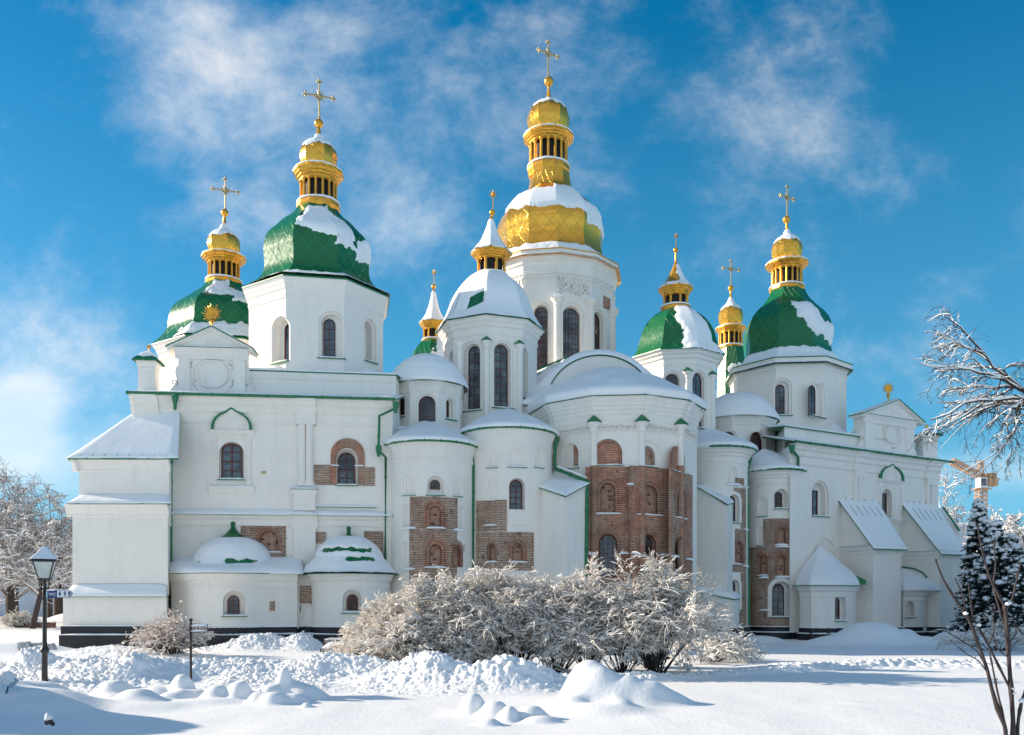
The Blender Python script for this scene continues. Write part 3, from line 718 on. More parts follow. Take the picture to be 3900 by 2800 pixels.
# ---- tower 2 : green dome at the back left
T2 = drum(855, 45, 8, -12, 235, 9.0, 14.85, 262)
f = T2.facet(-1); f_ = T2.facet(-2)
T2.finish()
dome(T2, [(262, 1352), (245, 1335), (222, 1310), (206, 1280), (203, 1250), (196, 1218), (176, 1186), (142, 1158), (108, 1130), (82, 1108), (68, 1085)], M_GREEN, vs=1.5)
def m2(th, T, X, Y, Z):
    top = np.maximum(pm(th, Z, -13, 32, 17.4, 18.45), pm(th, Z, 26, 75, 16.9, 18.0)-.3)
    foot = np.clip((15.75-Z)*4, -2, 1)+np.clip((th+5)/20, -2, 0)
    return np.maximum(top, foot)+rag(X, Y, Z, 9)*.9
snow_cover(T2.obj, T2.C, T2.prof, 8, -12, m2, .09, cols=220)
lantern(T2, 853, 982, 1009, 83, 1073, 58, 1104, 68, rot=4)
cupola(T2, 853, [(34, 985), (50, 972), (59, 952), (61, 934), (58, 915), (48, 898), (34, 888), (20, 880), (12, 866), (7, 848), (5, 832)], snow=.6, seed=5)
spire(T2, 855, 850, 8, 818, 4); ball(T2, 856, 811, 14); gold_cross(T2.obj, 858, 45, 675, 726, 799, 50)

# ---- tower 3 : the great golden dome
h_trim = M_GOLDT
T3 = drum(2096, 50, 12, 4.6, 247, 9.0, 20.9, 271, name='main_drum', corn=1.25)
h_trim = None
g = [T3.facet(k) for k in (-2, -1, 0, 1, 2)]
window(T3, g[2], 2148, 2210, 1169, 1420, rec=(2, 2, 6), depth=.28, cols=5, rows=13, fw=.03, bar=.018, step=10, sill=False)
window(T3, g[1], 2034, 2082, 1164, 1416, rec=(2, 6, 6), depth=.28, cols=5, rows=13, fw=.03, bar=.018, step=10, sill=False)
window(T3, g[3], 2265, 2296, 1192, 1440, rec=(2, 10, 6), depth=.28, cols=5, rows=13, fw=.03, bar=.018, step=8, sill=False)
T3.finish()
patch(T3, g[3], [(2297, 2323, 1132, 1178)], m=M_BRICK)
for sf, x, yt in ((g[1], 2122, 1136), (g[2], 2251, 1148), (g[3], 2333, 1184)): niche_col(T3, sf, x, yt, 1520, 26, capg=False)
# stucco relief: crest panel and hanging frieze
mb = MB()
for sf, xa, xb in ((g[2], 2128, 2240),):
    u0, u1, z0, z1, Y = rect_px(sf, xa, xb, 1062, 1122)
    rr = np.random.default_rng(3)
    for i in range(150):
        uu, zz = rr.uniform(u0, u1), rr.uniform(z0, z1); r = rr.uniform(.03, .075); an = rr.uniform(0, 6.28)
        pts = [sf.pt(uu+r*t*math.cos(an+t*1.3), zz+r*t*math.sin(an+t*1.3), .012) for t in (0, .8, 1.6, 2.2)]
        mb.tube(pts, [.03, .035, .03, .01], 5)
for k in (-2, -1, 0, 1, 2):
    sf = T3.facet(k); N = 9
    for i in range(N):
        u = sf.L*(i+.5)/N; zz = 19.45
        sbox(mb, sf, u-.09, u+.09, zz, zz+.14, -.01, .05); sbox(mb, sf, u-.035, u+.035, zz-.26, zz-.01, -.01, .045)
        mb.tube([sf.pt(u-.1, zz+.2, .03), sf.pt(u, zz+.28, .05), sf.pt(u+.1, zz+.2, .03)], .025, 5)
mb.build('stucco_relief', M_WALL, T3.obj, smooth=True, sharp=40)
dome(T3, [(271, 1075), (250, 1058), (222, 1028), (205, 990), (198, 945), (204, 905), (202, 880), (190, 846), (168, 812), (138, 780), (112, 760), (93, 742), (84, 722), (79, 700), (76, 672)], M_GOLD, vs=1.25, us=1.0)
def m3(th, T, X, Y, Z):
    low = 23.65+np.clip((-20-th)/70, 0, 1)*.85+np.clip((th-45)/60, 0, 1)*.1
    hi = 25.2+.35*((th > 4) & (th < 40))
    top = pm(th, Z, -92, 50, low, hi, 9); far = pm(th, Z, 38, 95, 22.9, 24.7)-.8+.5*rag(X*1.8, Y*1.8, Z*1.8, 31)
    foot = np.clip((21.62-Z)*4, -2, 1)
    return np.maximum(np.maximum(top, far), foot)+rag(X, Y, Z, 5)*np.where(Z < 22.2, .45, 1)
snow_cover(T3.obj, T3.C, T3.prof, 12, 4.6, m3, .11, cols=288)
lantern(T3, 2089, 526, 555, 98, 641, 72, 680, 82, rot=-3)
cupola(T3, 2089, [(48, 524), (64, 512), (76, 490), (81, 466), (78, 440), (66, 416), (46, 402), (24, 396), (13, 380), (8, 358), (6, 345)], snow=.42, seed=8)
spire(T3, 2090, 375, 9, 330, 4); ball(T3, 2090, 311, 18); gold_cross(T3.obj, 2088, 50, 153, 204, 296, 46, yaw=30)

# ---- tower 4 : snow covered dome in front of the great drum
T4 = drum(1867, 41, 8, -3, 178, 8.8, 14.85, 211)
k0, k1, k2, k3 = T4.facet(-2), T4.facet(-1), T4.facet(0), T4.facet(1)
window(T4, k2, 1886, 1939, 1309, 1554, rec=(2, 8, 4), depth=.24, cols=2, rows=8, step=8)
window(T4, k1, 1777, 1822, 1314, 1564, rec=(14, 4, 6), depth=.24, cols=2, rows=8, step=8)
window(T4, k3, 1993, 2005, 1332, 1517, rec=(3, 16, 8), depth=.34, cols=2, rows=7)
window(T4, k0, 1714, 1724, 1341, 1446, rec=(12, 2, 6), depth=.34, cols=2, rows=5, sill=False)
T4.finish()
niche_col(T4, k1, 1853, 1300, 1600, 24); niche_col(T4, k2, 1979, 1314, 1600, 24); niche_col(T4, k0, 1750, 1330, 1600, 20, cap=False)
dome(T4, [(211, 1268), (190, 1242), (173, 1215), (159, 1182), (146, 1148), (129, 1117), (107, 1091), (84, 1071), (62, 1057)], M_GREEN, vs=1.5)
def m4(th, T, X, Y, Z):
    n = fbm(X*1.7+5, Y*1.7, Z*1.7, 4)-.5
    hole = np.minimum(1-np.abs(th+18)/15, 1-np.abs((Z-15.75+(th+18)*-.012)/.42))
    rib = np.maximum(1-np.abs(np.mod(th+3+22.5, 45)-22.5)/2.2, 0)*(Z < 16.2)*(th < -30)*.9
    rt = np.maximum(0, (th-70)/14)*(Z < 16.6)*.5
    return .75+.5*n-np.maximum(hole*1.9+.9*n, 0)*1.6-rib*1.2-rt-np.maximum(0, (15.05-Z)*2)*(np.abs(th) > 60)
snow_cover(T4.obj, T4.C, T4.prof, 8, -3, m4, .10, cols=240)
lantern(T4, 1872, 967, 995, 78, 1052, 55, 1084, 64, ncol=8, nf=8, rot=22.5, ringm=M_GREENT)
def cone_roof(h, cx, pts, seed=1.0, bare=0.0, n=8, rot=0):
    C = (Xp(cx, h.Yc), h.Yc); pr = prof_px(pts, h.Yc, 30); mb = MB(); mb.lathe(C, pr, n, rot, caps=False, sub=2); mb.build('lantern_roof', M_GOLDT, h.obj, smooth=True, sharp=20)
    ztop = pr[-1][1]; z0 = pr[0][1]
    snow_cover(h.obj, C, pr, n, rot, lambda th, T, X, Y, Z: .7-bare*np.clip((60-th)/90, -1, 1)*(T > .12)+1.0*(fbm(X*3+seed, Y*3, Z*2, 3)-.5)-np.clip((T-.86)*10, 0, 3), .055, cols=90)
cone_roof(T4, 1871, [(80, 968), (66, 952), (44, 925), (27, 895), (15, 862), (8, 835), (5, 825)], 2)
spire(T4, 1874, 835, 6, 818, 3); ball(T4, 1875, 810, 11); star(T4.obj, 1878, 41, 741, 19, 800, 8)

# ---- tower 5 : small dome far left behind
T5 = drum(1651, 50, 8, -3, 96, 12, 15.0, 112)
T5.finish()
dome(T5, [(115, 1432), (105, 1410), (98, 1390), (88, 1360), (75, 1335), (60, 1316), (46, 1305), (40, 1298)], M_GREEN, vs=1.5)
snow_cover(T5.obj, T5.C, T5.prof, 8, -3, lambda th, T, X, Y, Z: (1-np.abs(th-50)/48)*1.4-.35+2.2*(fbm(X*2+2, Y*2, Z*2, 4)-.5), .07, cols=150)
lantern(T5, 1650, 1231, 1258, 53, 1298, 38, 1312, 44, ncol=8, nf=8, rot=22.5)
cone_roof(T5, 1651, [(54, 1232), (42, 1217), (28, 1195), (17, 1165), (9, 1135), (5, 1108), (3, 1102)], 5)
ball(T5, 1652, 1092, 9); star(T5.obj, 1653, 50, 1038, 12, 1085, 8)

# ---- tower 6 : green dome right of the centre
T6 = drum(2577, 45.5, 8, 16, 150, 8.8, 14.7, 184, corn=.75)
j0, j1, j2, j3 = T6.facet(-2), T6.facet(-1), T6.facet(0), T6.facet(1)
window(T6, j1, 2534, 2583, 1423, 1580, rec=(2, 6, 4), depth=.22, cols=2, rows=5, step=8)
window(T6, j2, 2645, 2682, 1420, 1630, rec=(2, 8, 4), depth=.24, cols=2, rows=7, step=8)
T6.finish()
niche_col(T6, j1, 2618, 1416, 1700, 22); niche_col(T6, j2, 2712, 1430, 1700, 22)
dome(T6, [(184, 1378), (168, 1356), (158, 1330), (150, 1300), (140, 1272), (124, 1244), (104, 1220), (82, 1202), (58, 1188)], M_GREEN, vs=1.5)
def m6(th, T, X, Y, Z):
    c = 10+np.clip(17.3-Z, 0, 3)*11
    band = pm(th-c, Z, -30, 28, 14.6, 17.75, 7)
    hole = pm(th, Z, 46, 78, 15.2, 16.7, 8, .3); foot = pm(th, Z, -2, 40, 14.6, 15.25, 8, .15)
    return np.maximum(np.maximum(band-np.maximum(hole, 0)*1.8, foot), pm(th, Z, 70, 110, 14.6, 16.5)-.6)+rag(X, Y, Z, 15)*.9
snow_cover(T6.obj, T6.C, T6.prof, 8, 16, m6, .09, cols=220)
lantern(T6, 2574, 1101, 1130, 66, 1172, 48, 1197, 58, ncol=8, nf=8, rot=10)
cone_roof(T6, 2574, [(67, 1102), (54, 1088), (36, 1066), (22, 1040), (12, 1018), (5, 1000), (4, 996)], 7, bare=1.1)
spire(T6, 2574, 1000, 5, 962, 3); ball(T6, 2574, 953, 10); star(T6.obj, 2575, 45.5, 899, 12, 945, 8)

# ---- tower 7 : slender gilded cupola behind
T7 = drum(2786, 58, 8, 8, 62, 9, 13.0, 66)
T7.finish()
dome(T7, [(66, 1672), (60, 1560), (57, 1450), (52, 1380), (47, 1335), (44, 1325)], M_GREEN, vs=1.2)
snow_cover(T7.obj, T7.C, T7.prof, 8, 8, lambda th, T, X, Y, Z: np.minimum(1-np.abs(th-30)/60, 1-np.abs(Z-17.3)/.6)*1.4-.3+2*(fbm(X*2+7, Y*2, Z*2, 4)-.5), .07, cols=100)
lantern(T7, 2783, 1251, 1271, 58, 1322, 44, 1330, 47, ncol=14, rot=4)
cupola(T7, 2783, [(30, 1252), (40, 1240), (46, 1222), (47, 1206), (43, 1188), (32, 1172), (20, 1162), (10, 1148), (5, 1130), (3, 1115)], snow=.45, seed=12)
spire(T7, 2783, 1128, 5, 1105, 3); ball(T7, 2783, 1098, 11); gold_cross(T7.obj, 2784, 58, 988, 1025, 1088, 38)

# ---- tower 8 : big green dome on the right
T8 = drum(2997, 51, 8, 17-45, 213, 9.5, 15.55, 236, corn=.85)
q0, q1, q2 = T8.facet(0), T8.facet(0), T8.facet(1)
q0 = T8.facet(-1)
window(T8, q1, 2957, 2992, 1461, 1582, rec=(4, 14, 12), depth=.30, cols=2, rows=4, step=9)
window(T8, q2, 3099, 3123, 1464, 1586, rec=(4, 28, 12), depth=.34, cols=2, rows=4, step=9)
window_x = None
T8.finish()
dome(T8, [(236, 1444), (206, 1420), (180, 1392), (163, 1360), (160, 1330), (165, 1295), (163, 1262), (152, 1228), (132, 1200), (107, 1175), (87, 1152), (74, 1132), (66, 1112)], M_GREEN, vs=1.5)
def m8(th, T, X, Y, Z):
    c = 8+np.clip(19.0-Z, 0, 3)*14
    band = pm(th-c, Z, -18, 22, 17.2, 19.2, 6); wing = pm(th, Z, -8, 20, 18.05, 18.5, 8, .2)
    speck = pm(th, Z, 36, 82, 16.7, 18.3, 8, .3)-.8
    foot = np.clip((16.42-Z)*4, -2, 1)
    return np.maximum(np.maximum(np.maximum(band, wing), speck), foot)+rag(X, Y, Z, 25)*np.where(Z < 16.7, .5, 1)
snow_cover(T8.obj, T8.C, T8.prof, 8, -28, m8, .10, cols=260)
lantern(T8, 2997, 1008, 1031, 81, 1097, 56, 1122, 66, rot=4)
cupola(T8, 2997, [(36, 1004), (50, 990), (57, 970), (58, 952), (53, 932), (42, 916), (28, 906), (14, 896), (8, 880), (6, 868)], snow=.52, seed=15, side=.15)
spire(T8, 2996, 885, 7, 850, 4); ball(T8, 2995, 837, 14); gold_cross(T8.obj, 2998, 51, 705, 752, 825, 40, yaw=30)

# ---- low drums under plain domes of snow
def low_drum(cx, Yc, rot, Rw, Re, ze, ztop_y, wins, seed):
    h = drum(cx, Yc, 8, rot, Rw, 7.5, ze, Re, name='low_drum', corn=.5)
    for a in wins: window(h, h.facet(a[0]), *a[1:5], rec=a[5], depth=.22, cols=5, rows=9, bar=.012, fw=.04, step=7, sill=a[6], fm=M_FRAME)
    h.finish(); zt = Zp(ztop_y, Yc); r = Re*Yc/F
    pr = [(r*1.0, ze-.02), (r*1.02, ze+.06), (r*.97, ze+.22), (r*.9, ze+(zt-ze)*.32), (r*.78, ze+(zt-ze)*.55), (r*.6, ze+(zt-ze)*.76), (r*.38, ze+(zt-ze)*.92), (r*.18, zt-.02), (.02, zt)]
    snow_cover(h.obj, h.C, pr, 0, 0, full_snow(seed, .3), .10, cols=120, name='snow_dome'); return h
S1 = low_drum(1628, 38.5, -22.5-45, 138, 150, 11.5, 1358, [(1, 1593, 1658, 1506, 1606, (0, 0, 0), False), (0, 1500, 1533, 1513, 1591, (2, 6, 3), True), (2, 1705, 1719, 1522, 1597, (2, 14, 5), True)], 3)
S2 = low_drum(2808, 47.5, -22.5-45, 138, 150, 11.85, 1503, [(1, 2752, 2799, 1642, 1740, (0, 0, 0), False), (2, 2871, 2911, 1644, 1740, (0, 4, 2), False)], 6)
# ------------------------------------------------------------------ body of the church behind the apses
def box_part(plan, z0, z1, name, m=M_WALL):
    mb = MB(); mb.prism(plan, z0, z1); return mb.build(name, m, CATH)
PX = lambda x, Y: (Xp(x, Y), Y)
body = box_part([PX(1492, 36.6), PX(1900, 38.2), PX(2150, 39.5), PX(2560, 42.5), PX(2800, 45), PX(2960, 46.3), PX(3300, 62), (-13, 62), (-13, 44)], .2, 9.3, 'body_wall')
mb = MB(); mb.prism([PX(1492, 36.5), PX(1900, 38.1), PX(2150, 39.4), PX(2560, 42.4), PX(2800, 44.9), PX(2960, 46.2), PX(3300, 62), (-13, 62), (-13, 44)], 9.305, [9.45]*9)
mb.build('roof_snow', M_SNOW, body)

# ---- left wing
WL = plane_px(494, 33.9, 1494, 35.0)
mb = MB(); mb.prism([PX(512, 33.92), PX(1494, 35.0), (WL.P1.x+.05, 39.5), (-15.9, 41.5)], .3, 9.95)
LW = Host(mb, 'wing_wall', WHITE, CATH)
window(LW, WL, 840, 921.6, 1687, 1826, rec=(6, 8, 5), depth=.16, cols=2, rows=4, rise=30, sashes=True, fw=.05, bar=.03, snow=.07)
window(LW, WL, 1284, 1350, 1718, 1848, rec=(3, 12, 8), depth=.42, cols=2, rows=4, sashes=True, fw=.05, bar=.03, halo=0)
window_list = None
bx = brick_arch(LW, WL, 930, 985, 2035, 2036, niche=False, sill=False) if False else None
pl = patch(LW, WL, [(917, 1089, 1985, 2121)], m=M_BRICK2)
brick_arch(LW, WL, 988, 1058, 2024, 2104, w1=9, w2=7, fan=26, d=.03)
patch(LW, WL, [(1196, 1262, 1771, 1847)], m=M_BRICK2); patch(LW, WL, [(1384, 1428, 1779, 1851)], m=M_BRICK2)
patch(LW, WL, [(1200, 1243, 2025, 2070)], m=M_BRICK2, name='exposed_brickwork'); patch(LW, WL, [(1387, 1460, 2024, 2117)], m=M_BRICK2)
# brick surround of the arched window
mb = MB(); u0, u1, z0, z1, Y = rect_px(WL, 1260, 1389, 1670, 1847); a = arch(WL.u(1281), WL.u(1363), z0, Zp(1706, 34.8), n=16); o = arch(u0, u1, z0, z1, n=16)
sring(mb, WL, o, a, -.02, .05); LW.panel(mb, 'brick_surround', [M_ARCH])
mb = MB()
for xa, xb in ((1259, 1293), (1350, 1388)): snowstrip(mb, WL, WL.u(xa), WL.u(xb), Zp(1775, 34.8), -.02, .13, .05)
mb.build('ledge_snow', M_SNOW, LW.obj)
LW.finish()
# mouldings of the wing
def zline(sf, y, x): return Zp(y, sf.Y(sf.u(x)))
mb = MB(); ze = 10.08
cor = [(-.02, ze-1.0), (.06, ze-1.0), (.08, ze-.93), (.05, ze-.9), (.05, ze-.62), (.14, ze-.55), (.16, ze-.44), (.16, ze-.34), (.28, ze-.25), (.30, ze-.15), (.40, ze-.08), (.42, ze-.02), (-.02, ze-.02)]
smould(mb, WL, WL.u(512)-.1, WL.L+.02, cor)
for xa, xb in ((1128, 1206), (514, 610)):   # cornice breaks forward over the pilasters
    smould(mb, WL, WL.u(xa), WL.u(xb), [(d+.10 if d > 0 else d, z) for d, z in cor])
st = Zp(1962, 34.3)
smould(mb, WL, WL.u(600), WL.L+.02, [(-.02, st-.42), (.05, st-.42), (.07, st-.36), (.05, st-.33), (.05, st-.2), (.14, st-.12), (.16, st-.05), (.28, st), (-.02, st)])
smould(mb, WL, WL.u(1112), WL.u(1212), [(-.02, st-.52), (.15, st-.52), (.17, st-.44), (.15, st-.3), (.24, st-.12), (.38, st+.004), (-.02, st+.004)])
mb.build('cornice', M_WALL, LW.obj, smooth=True, sharp=20)
mb = MB()
for i, x in enumerate((1150, 1180)):        # double pilaster
    u = WL.u(x); p = WL.pt(u, 0, .03); k = 34.5/F
    mb.lathe((p[0], p[1]), [(.20, Zp(1852, 34.6)), (.21, Zp(1840, 34.6)), (.16, Zp(1830, 34.6)), (.155, Zp(1700, 34.6)), (.145, Zp(1585, 34.6)), (.19, Zp(1578, 34.6)), (.19, Zp(1568, 34.6))], 14)
sbox(mb, WL, WL.u(1130), WL.u(1202), Zp(1568, 34.6), ze-.98, -.02, .22)
sbox(mb, WL, WL.u(1122), WL.u(1204), st+.2, Zp(1868, 34.6), -.02, .26); smould(mb, WL, WL.u(1114), WL.u(1210), [(-.02, Zp(1884, 34.6)), (.27, Zp(1884, 34.6)), (.36, Zp(1870, 34.6)), (.36, Zp(1866, 34.6)), (-.02, Zp(1866, 34.6))])
sbox(mb, WL, WL.u(1120), WL.u(1203), 1.0, st-.5, -.02, .14)
sbox(mb, WL, WL.u(1169), WL.u(1431), Zp(1952, 34.6), Zp(1930, 34.6), -.02, .05)
mb.build('pilaster', M_WALL, LW.obj, smooth=True, sharp=30)
mb = MB()
snowstrip(mb, WL, WL.u(655), WL.L, st+.002, 0, .29, .12, zr=.16); snowstrip(mb, WL, WL.u(1114), WL.u(1210), Zp(1866, 34.6), .0, .37, .07, zr=.12)
snowstrip(mb, WL, WL.u(1168), WL.u(1432), Zp(1930, 34.6), 0, .14, .07, zr=.04); snowstrip(mb, WL, WL.u(1094), WL.u(1120), Zp(1920, 34.6), 0, .12, .05); snowstrip(mb, WL, WL.u(1112), WL.u(1212), st+.006, .1, .40, .10, zr=.1)
mb.build('ledge_snow', M_SNOW, LW.obj, smooth=True, sharp=60)
mb = MB(); sbox(mb, WL, WL.u(655), WL.L, st-.012, st+.0, .10, .30); sbox(mb, WL, WL.u(1112), WL.u(1212), st-.008, st+.005, .1, .41); sbox(mb, WL, WL.u(1112), WL.u(1212), Zp(1868, 34.6), Zp(1866, 34.6)-.001, .2, .38); sbox(mb, WL, WL.u(1168), WL.u(1432), Zp(1932, 34.6), Zp(1930, 34.6)-.001, .06, .15)
mb.build('ledge_trim', M_GREENT, LW.obj)
# kokoshnik hood and carved surround of the tall window
def hood(host, sf, x0, x1, ybase, ytop, yb2, xw0, xw1):
    u0, u1 = sf.u(x0), sf.u(x1); um = (u0+u1)/2; w = (u1-u0)/2; Y = sf.Y(um); zb, zt = Zp(ybase, Y), Zp(ytop, Y); H = zt-zb
    half = [(1, 0), (.985, .2), (.93, .38), (.8, .56), (.6, .7), (.4, .79), (.24, .86), (.1, .95), (0, 1.0)]
    R = [(um+w*a, zb+H*b) for a, b in half]; Lf = [(um-w*a, zb+H*b) for a, b in half[::-1]][1:]; o = R+Lf
    cx, cz = um, zb+H*.35
    inn = [(cx+(p[0]-cx)*.9, max(zb, cz+(p[1]-cz)*.90)) for p in o]
    mb = MB(); sext(mb, sf, o, -.01, .07); mb.build('window_hood', M_WALL, host.obj)
    mb = MB(); out = [(cx+(p[0]-cx)*1.02, cz+(p[1]-cz)*1.03) for p in o]; k = len(o)
    for i in range(k-1):
        n = mb.add([sf.pt(*out[i], .17), sf.pt(*out[i+1], .17), sf.pt(*inn[i+1], .17), sf.pt(*inn[i], .17), sf.pt(*out[i], .0), sf.pt(*out[i+1], .0), sf.pt(*inn[i+1], .0), sf.pt(*inn[i], .0)])
        for q in ((0,1,2,3), (0,4,5,1), (3,2,6,7), (0,3,7,4), (1,5,6,2)): mb.face([n+t for t in q])
    mb.build('hood_trim', M_GREENT, host.obj)
    mb = MB(); oa = arch(um-w*.6, um+w*.6, zb+.02, zb+H*.55, rise=H*.5); ob = arch(um-w*.5, um+w*.5, zb+.02, zb+H*.46, rise=H*.42)
    sring(mb, sf, oa, ob, .06, .10); ob2 = arch(um-w*.4, um+w*.4, zb+.02, zb+H*.37, rise=H*.34); oc = arch(um-w*.32, um+w*.32, zb+.02, zb+H*.3, rise=H*.28); sring(mb, sf, ob2, oc, .06, .09)
    # surround: side strips of stacked blocks, head and foot
    z2 = Zp(yb2, Y); wu0, wu1 = sf.u(xw0), sf.u(xw1)
    smould(mb, sf, u0-.08, u1+.08, [(-.01, zb-.16), (.06, zb-.16), (.13, zb-.04), (.16, zb-.005), (-.01, zb-.005)])
    smould(mb, sf, u0-.1, u1+.1, [(-.01, z2-.26), (.05, z2-.26), (.07, z2-.16), (.14, z2-.04), (.17, z2), (-.01, z2)])
    for a, b in ((u0+.02, u0+.2), (u1-.2, u1-.02)):
        sbox(mb, sf, a, b, z2, zb-.16, -.01, .05); N = int((zb-z2-.3)/.17)
        for i in range(N): sbox(mb, sf, a+.02+(.03 if i % 2 else 0), b-.02-(.03 if i % 2 else 0), z2+.08+i*.17, z2+.17+i*.17, .04, .09)
    sbox(mb, sf, wu0-.22, wu0-.16, z2+.1, zb-.3, -.01, .03); sbox(mb, sf, wu1+.16, wu1+.22, z2+.1, zb-.3, -.01, .03); sbox(mb, sf, wu0-.22, wu1+.22, zb-.36, zb-.3, -.01, .031)
    mb.build('window_surround', M_WALL, host.obj, smooth=True, sharp=30)
    mb = MB(); snowstrip(mb, sf, u0-.09, u1+.09, z2+.001, -.01, .17, .05); snowstrip(mb, sf, u0-.08, u0+.06, zb, -.01, .16, .05); snowstrip(mb, sf, u1-.06, u1+.08, zb, -.01, .16, .05); mb.build('ledge_snow', M_SNOW, host.obj)
hood(LW, WL, 808, 960, 1640, 1556, 1855, 838, 924)
mb = MB(); sbox(mb, WL, WL.u(995), WL.u(1013), Zp(1803, 34.3), Zp(1792, 34.3), -.01, .02); mb.build('wall_plaque', M_PALEG, LW.obj)
# roof apron, gutter, downpipes
def gutter(host, sf, u0, u1, z, d, r=.06, name='gutter'):
    mb = MB(); n = max(2, int(abs(u1-u0)/.35)); mb.tube([sf.pt(u0+(u1-u0)*i/n, z, d) for i in range(n+1)], r, 8)
    for i in range(0, n+1, 3): mb.tube([sf.pt(u0+(u1-u0)*i/n-.02, z, d), sf.pt(u0+(u1-u0)*i/n+.02, z, d)], r*1.25, 8)
    return mb.build(name, M_GREENT, host, smooth=True, sharp=40)
gutter(LW.obj, WL, WL.u(500), WL.L+.12, ze+.02, .50)
mb = MB(); mb.tube([WL.pt(WL.u(500), ze+.02, .5), (Xp(500, 33.5)+.05, 37.5, ze)], .06, 8); mb.build('gutter', M_GREENT, LW.obj)
mb = MB(); P = [WL.pt(WL.u(496), ze+.03, .5), WL.pt(WL.L+.15, ze+.03, .5), (WL.P1.x+.2, 37.5, 10.9), (-15.6, 37.5, 10.9)]
n = mb.add(P+[(x, y, z-.05) for x, y, z in P]); [mb.face([n+i for i in q]) for q in ((0,1,2,3), (7,6,5,4), (0,4,5,1), (1,5,6,2), (3,7,4,0))]
mb.build('wing_roof', M_GREENT, LW.obj)
def snow_sheet(name, P00, P10, P11, P01, th, parent, seed=0.0, nu=90, nv=16, over=.05, k=1.6, amp=.5):
    """soft snow on a sloping quad: P00-P10 is the eave, P01-P11 the top"""
    u, v = np.meshgrid(np.linspace(0, 1, nu), np.linspace(0, 1, nv), indexing='ij')
    Q = [np.array(p, float) for p in (P00, P10, P11, P01)]
    B = (1-u)[..., None]*(1-v)[..., None]*Q[0]+u[..., None]*(1-v)[..., None]*Q[1]+(u*v)[..., None]*Q[2]+((1-u)*v)[..., None]*Q[3]
    e = np.clip(np.minimum(np.minimum(u, 1-u)*nu/5, v*nv/2.5+.25), 0, 1)**.6
    H = th*(e*(1-amp*.5)+amp*(fbm(B[..., 0]*k+seed, B[..., 1]*k, B[..., 2]*k, 4)-.5)*e)
    T = B.copy(); T[..., 2] += H+.004
    wv = (fbm(u*nu*.12+seed, seed, 0, 3)-.5)*.10; out = (Q[0]-Q[3]); out = out/np.linalg.norm(out)
    for i in range(3): T[:, 0, i] += out[i]*(over+wv[:, 0]); T[:, 1, i] += out[i]*(over+wv[:, 0])*.8
    V = np.concatenate([T.reshape(-1, 3), B.reshape(-1, 3)-np.array([0, 0, .01])]); N = nu*nv
    i, j = np.meshgrid(np.arange(nu-1), np.arange(nv-1), indexing='ij'); a = i*nv+j
    top = np.stack([a, a+nv, a+nv+1, a+1], -1).reshape(-1, 4)
    ring = [i*nv for i in range(nu)]+[(nu-1)*nv+j for j in range(1, nv)]+[i*nv+nv-1 for i in range(nu-2, -1, -1)]+[j for j in range(nv-2, 0, -1)]
    side = [[ring[(t+1) % len(ring)], ring[t], ring[t]+N, ring[(t+1) % len(ring)]+N] for t in range(len(ring))]
    return mesh_np(name, V, np.concatenate([top, np.array(side)]), [M_SNOW], parent=parent)
zz = lambda d: 10.12+ (d)*.22
snow_sheet('roof_snow', WL.pt(WL.u(498), 10.12, .46), WL.pt(WL.L+.14, 10.12, .46), (WL.P1.x+.18, 37.4, 10.92), (-15.5, 37.4, 10.92), .14, LW.obj, 3, nu=160, nv=30)
# attic block under tower 1
AT = plane_px(943, 35.3, 1507, 36.1)
mb = MB(); mb.prism([PX(943, 35.3), PX(1507, 36.1), (AT.P1.x, 41.5), (AT.P0.x, 41.5)], 10, 11.42); at = mb.build('attic_wall', M_WALL, LW.obj)
mb = MB(); sbox(mb, AT, -.12, AT.L+.12, 11.42, 11.46, -1, .16); mb.build('attic_trim', M_GREENT, LW.obj)
mb = MB(); smould(mb, AT, -.02, AT.L+.02, [(-.01, 11.15), (.03, 11.15), (.05, 11.2), (.11, 11.38), (.13, 11.415), (-.01, 11.415)]); mb.build('attic_moulding', M_WALL, LW.obj)
a, b = AT.pt(-.1, 11.465, .13), AT.pt(AT.L+.1, 11.465, .13)
snow_sheet('roof_snow', a, b, (b[0], 41.4, 12.2), (a[0], 41.4, 12.2), .17, LW.obj, 8, nu=100, nv=30)
for x, y, z, r in ((Xp(1060, 36.3), 36.45, 11.5, .75), (Xp(1400, 37), 37.1, 11.55, .7)):
    snow_cover(LW.obj, (x, y), [(r*1.5, z), (r, z+.12), (r*.5, z+.3), (r*.2, z+.42), (.01, z+.45)], 0, 0, full_snow(x, .3), .06, cols=60, name='snow_drift')
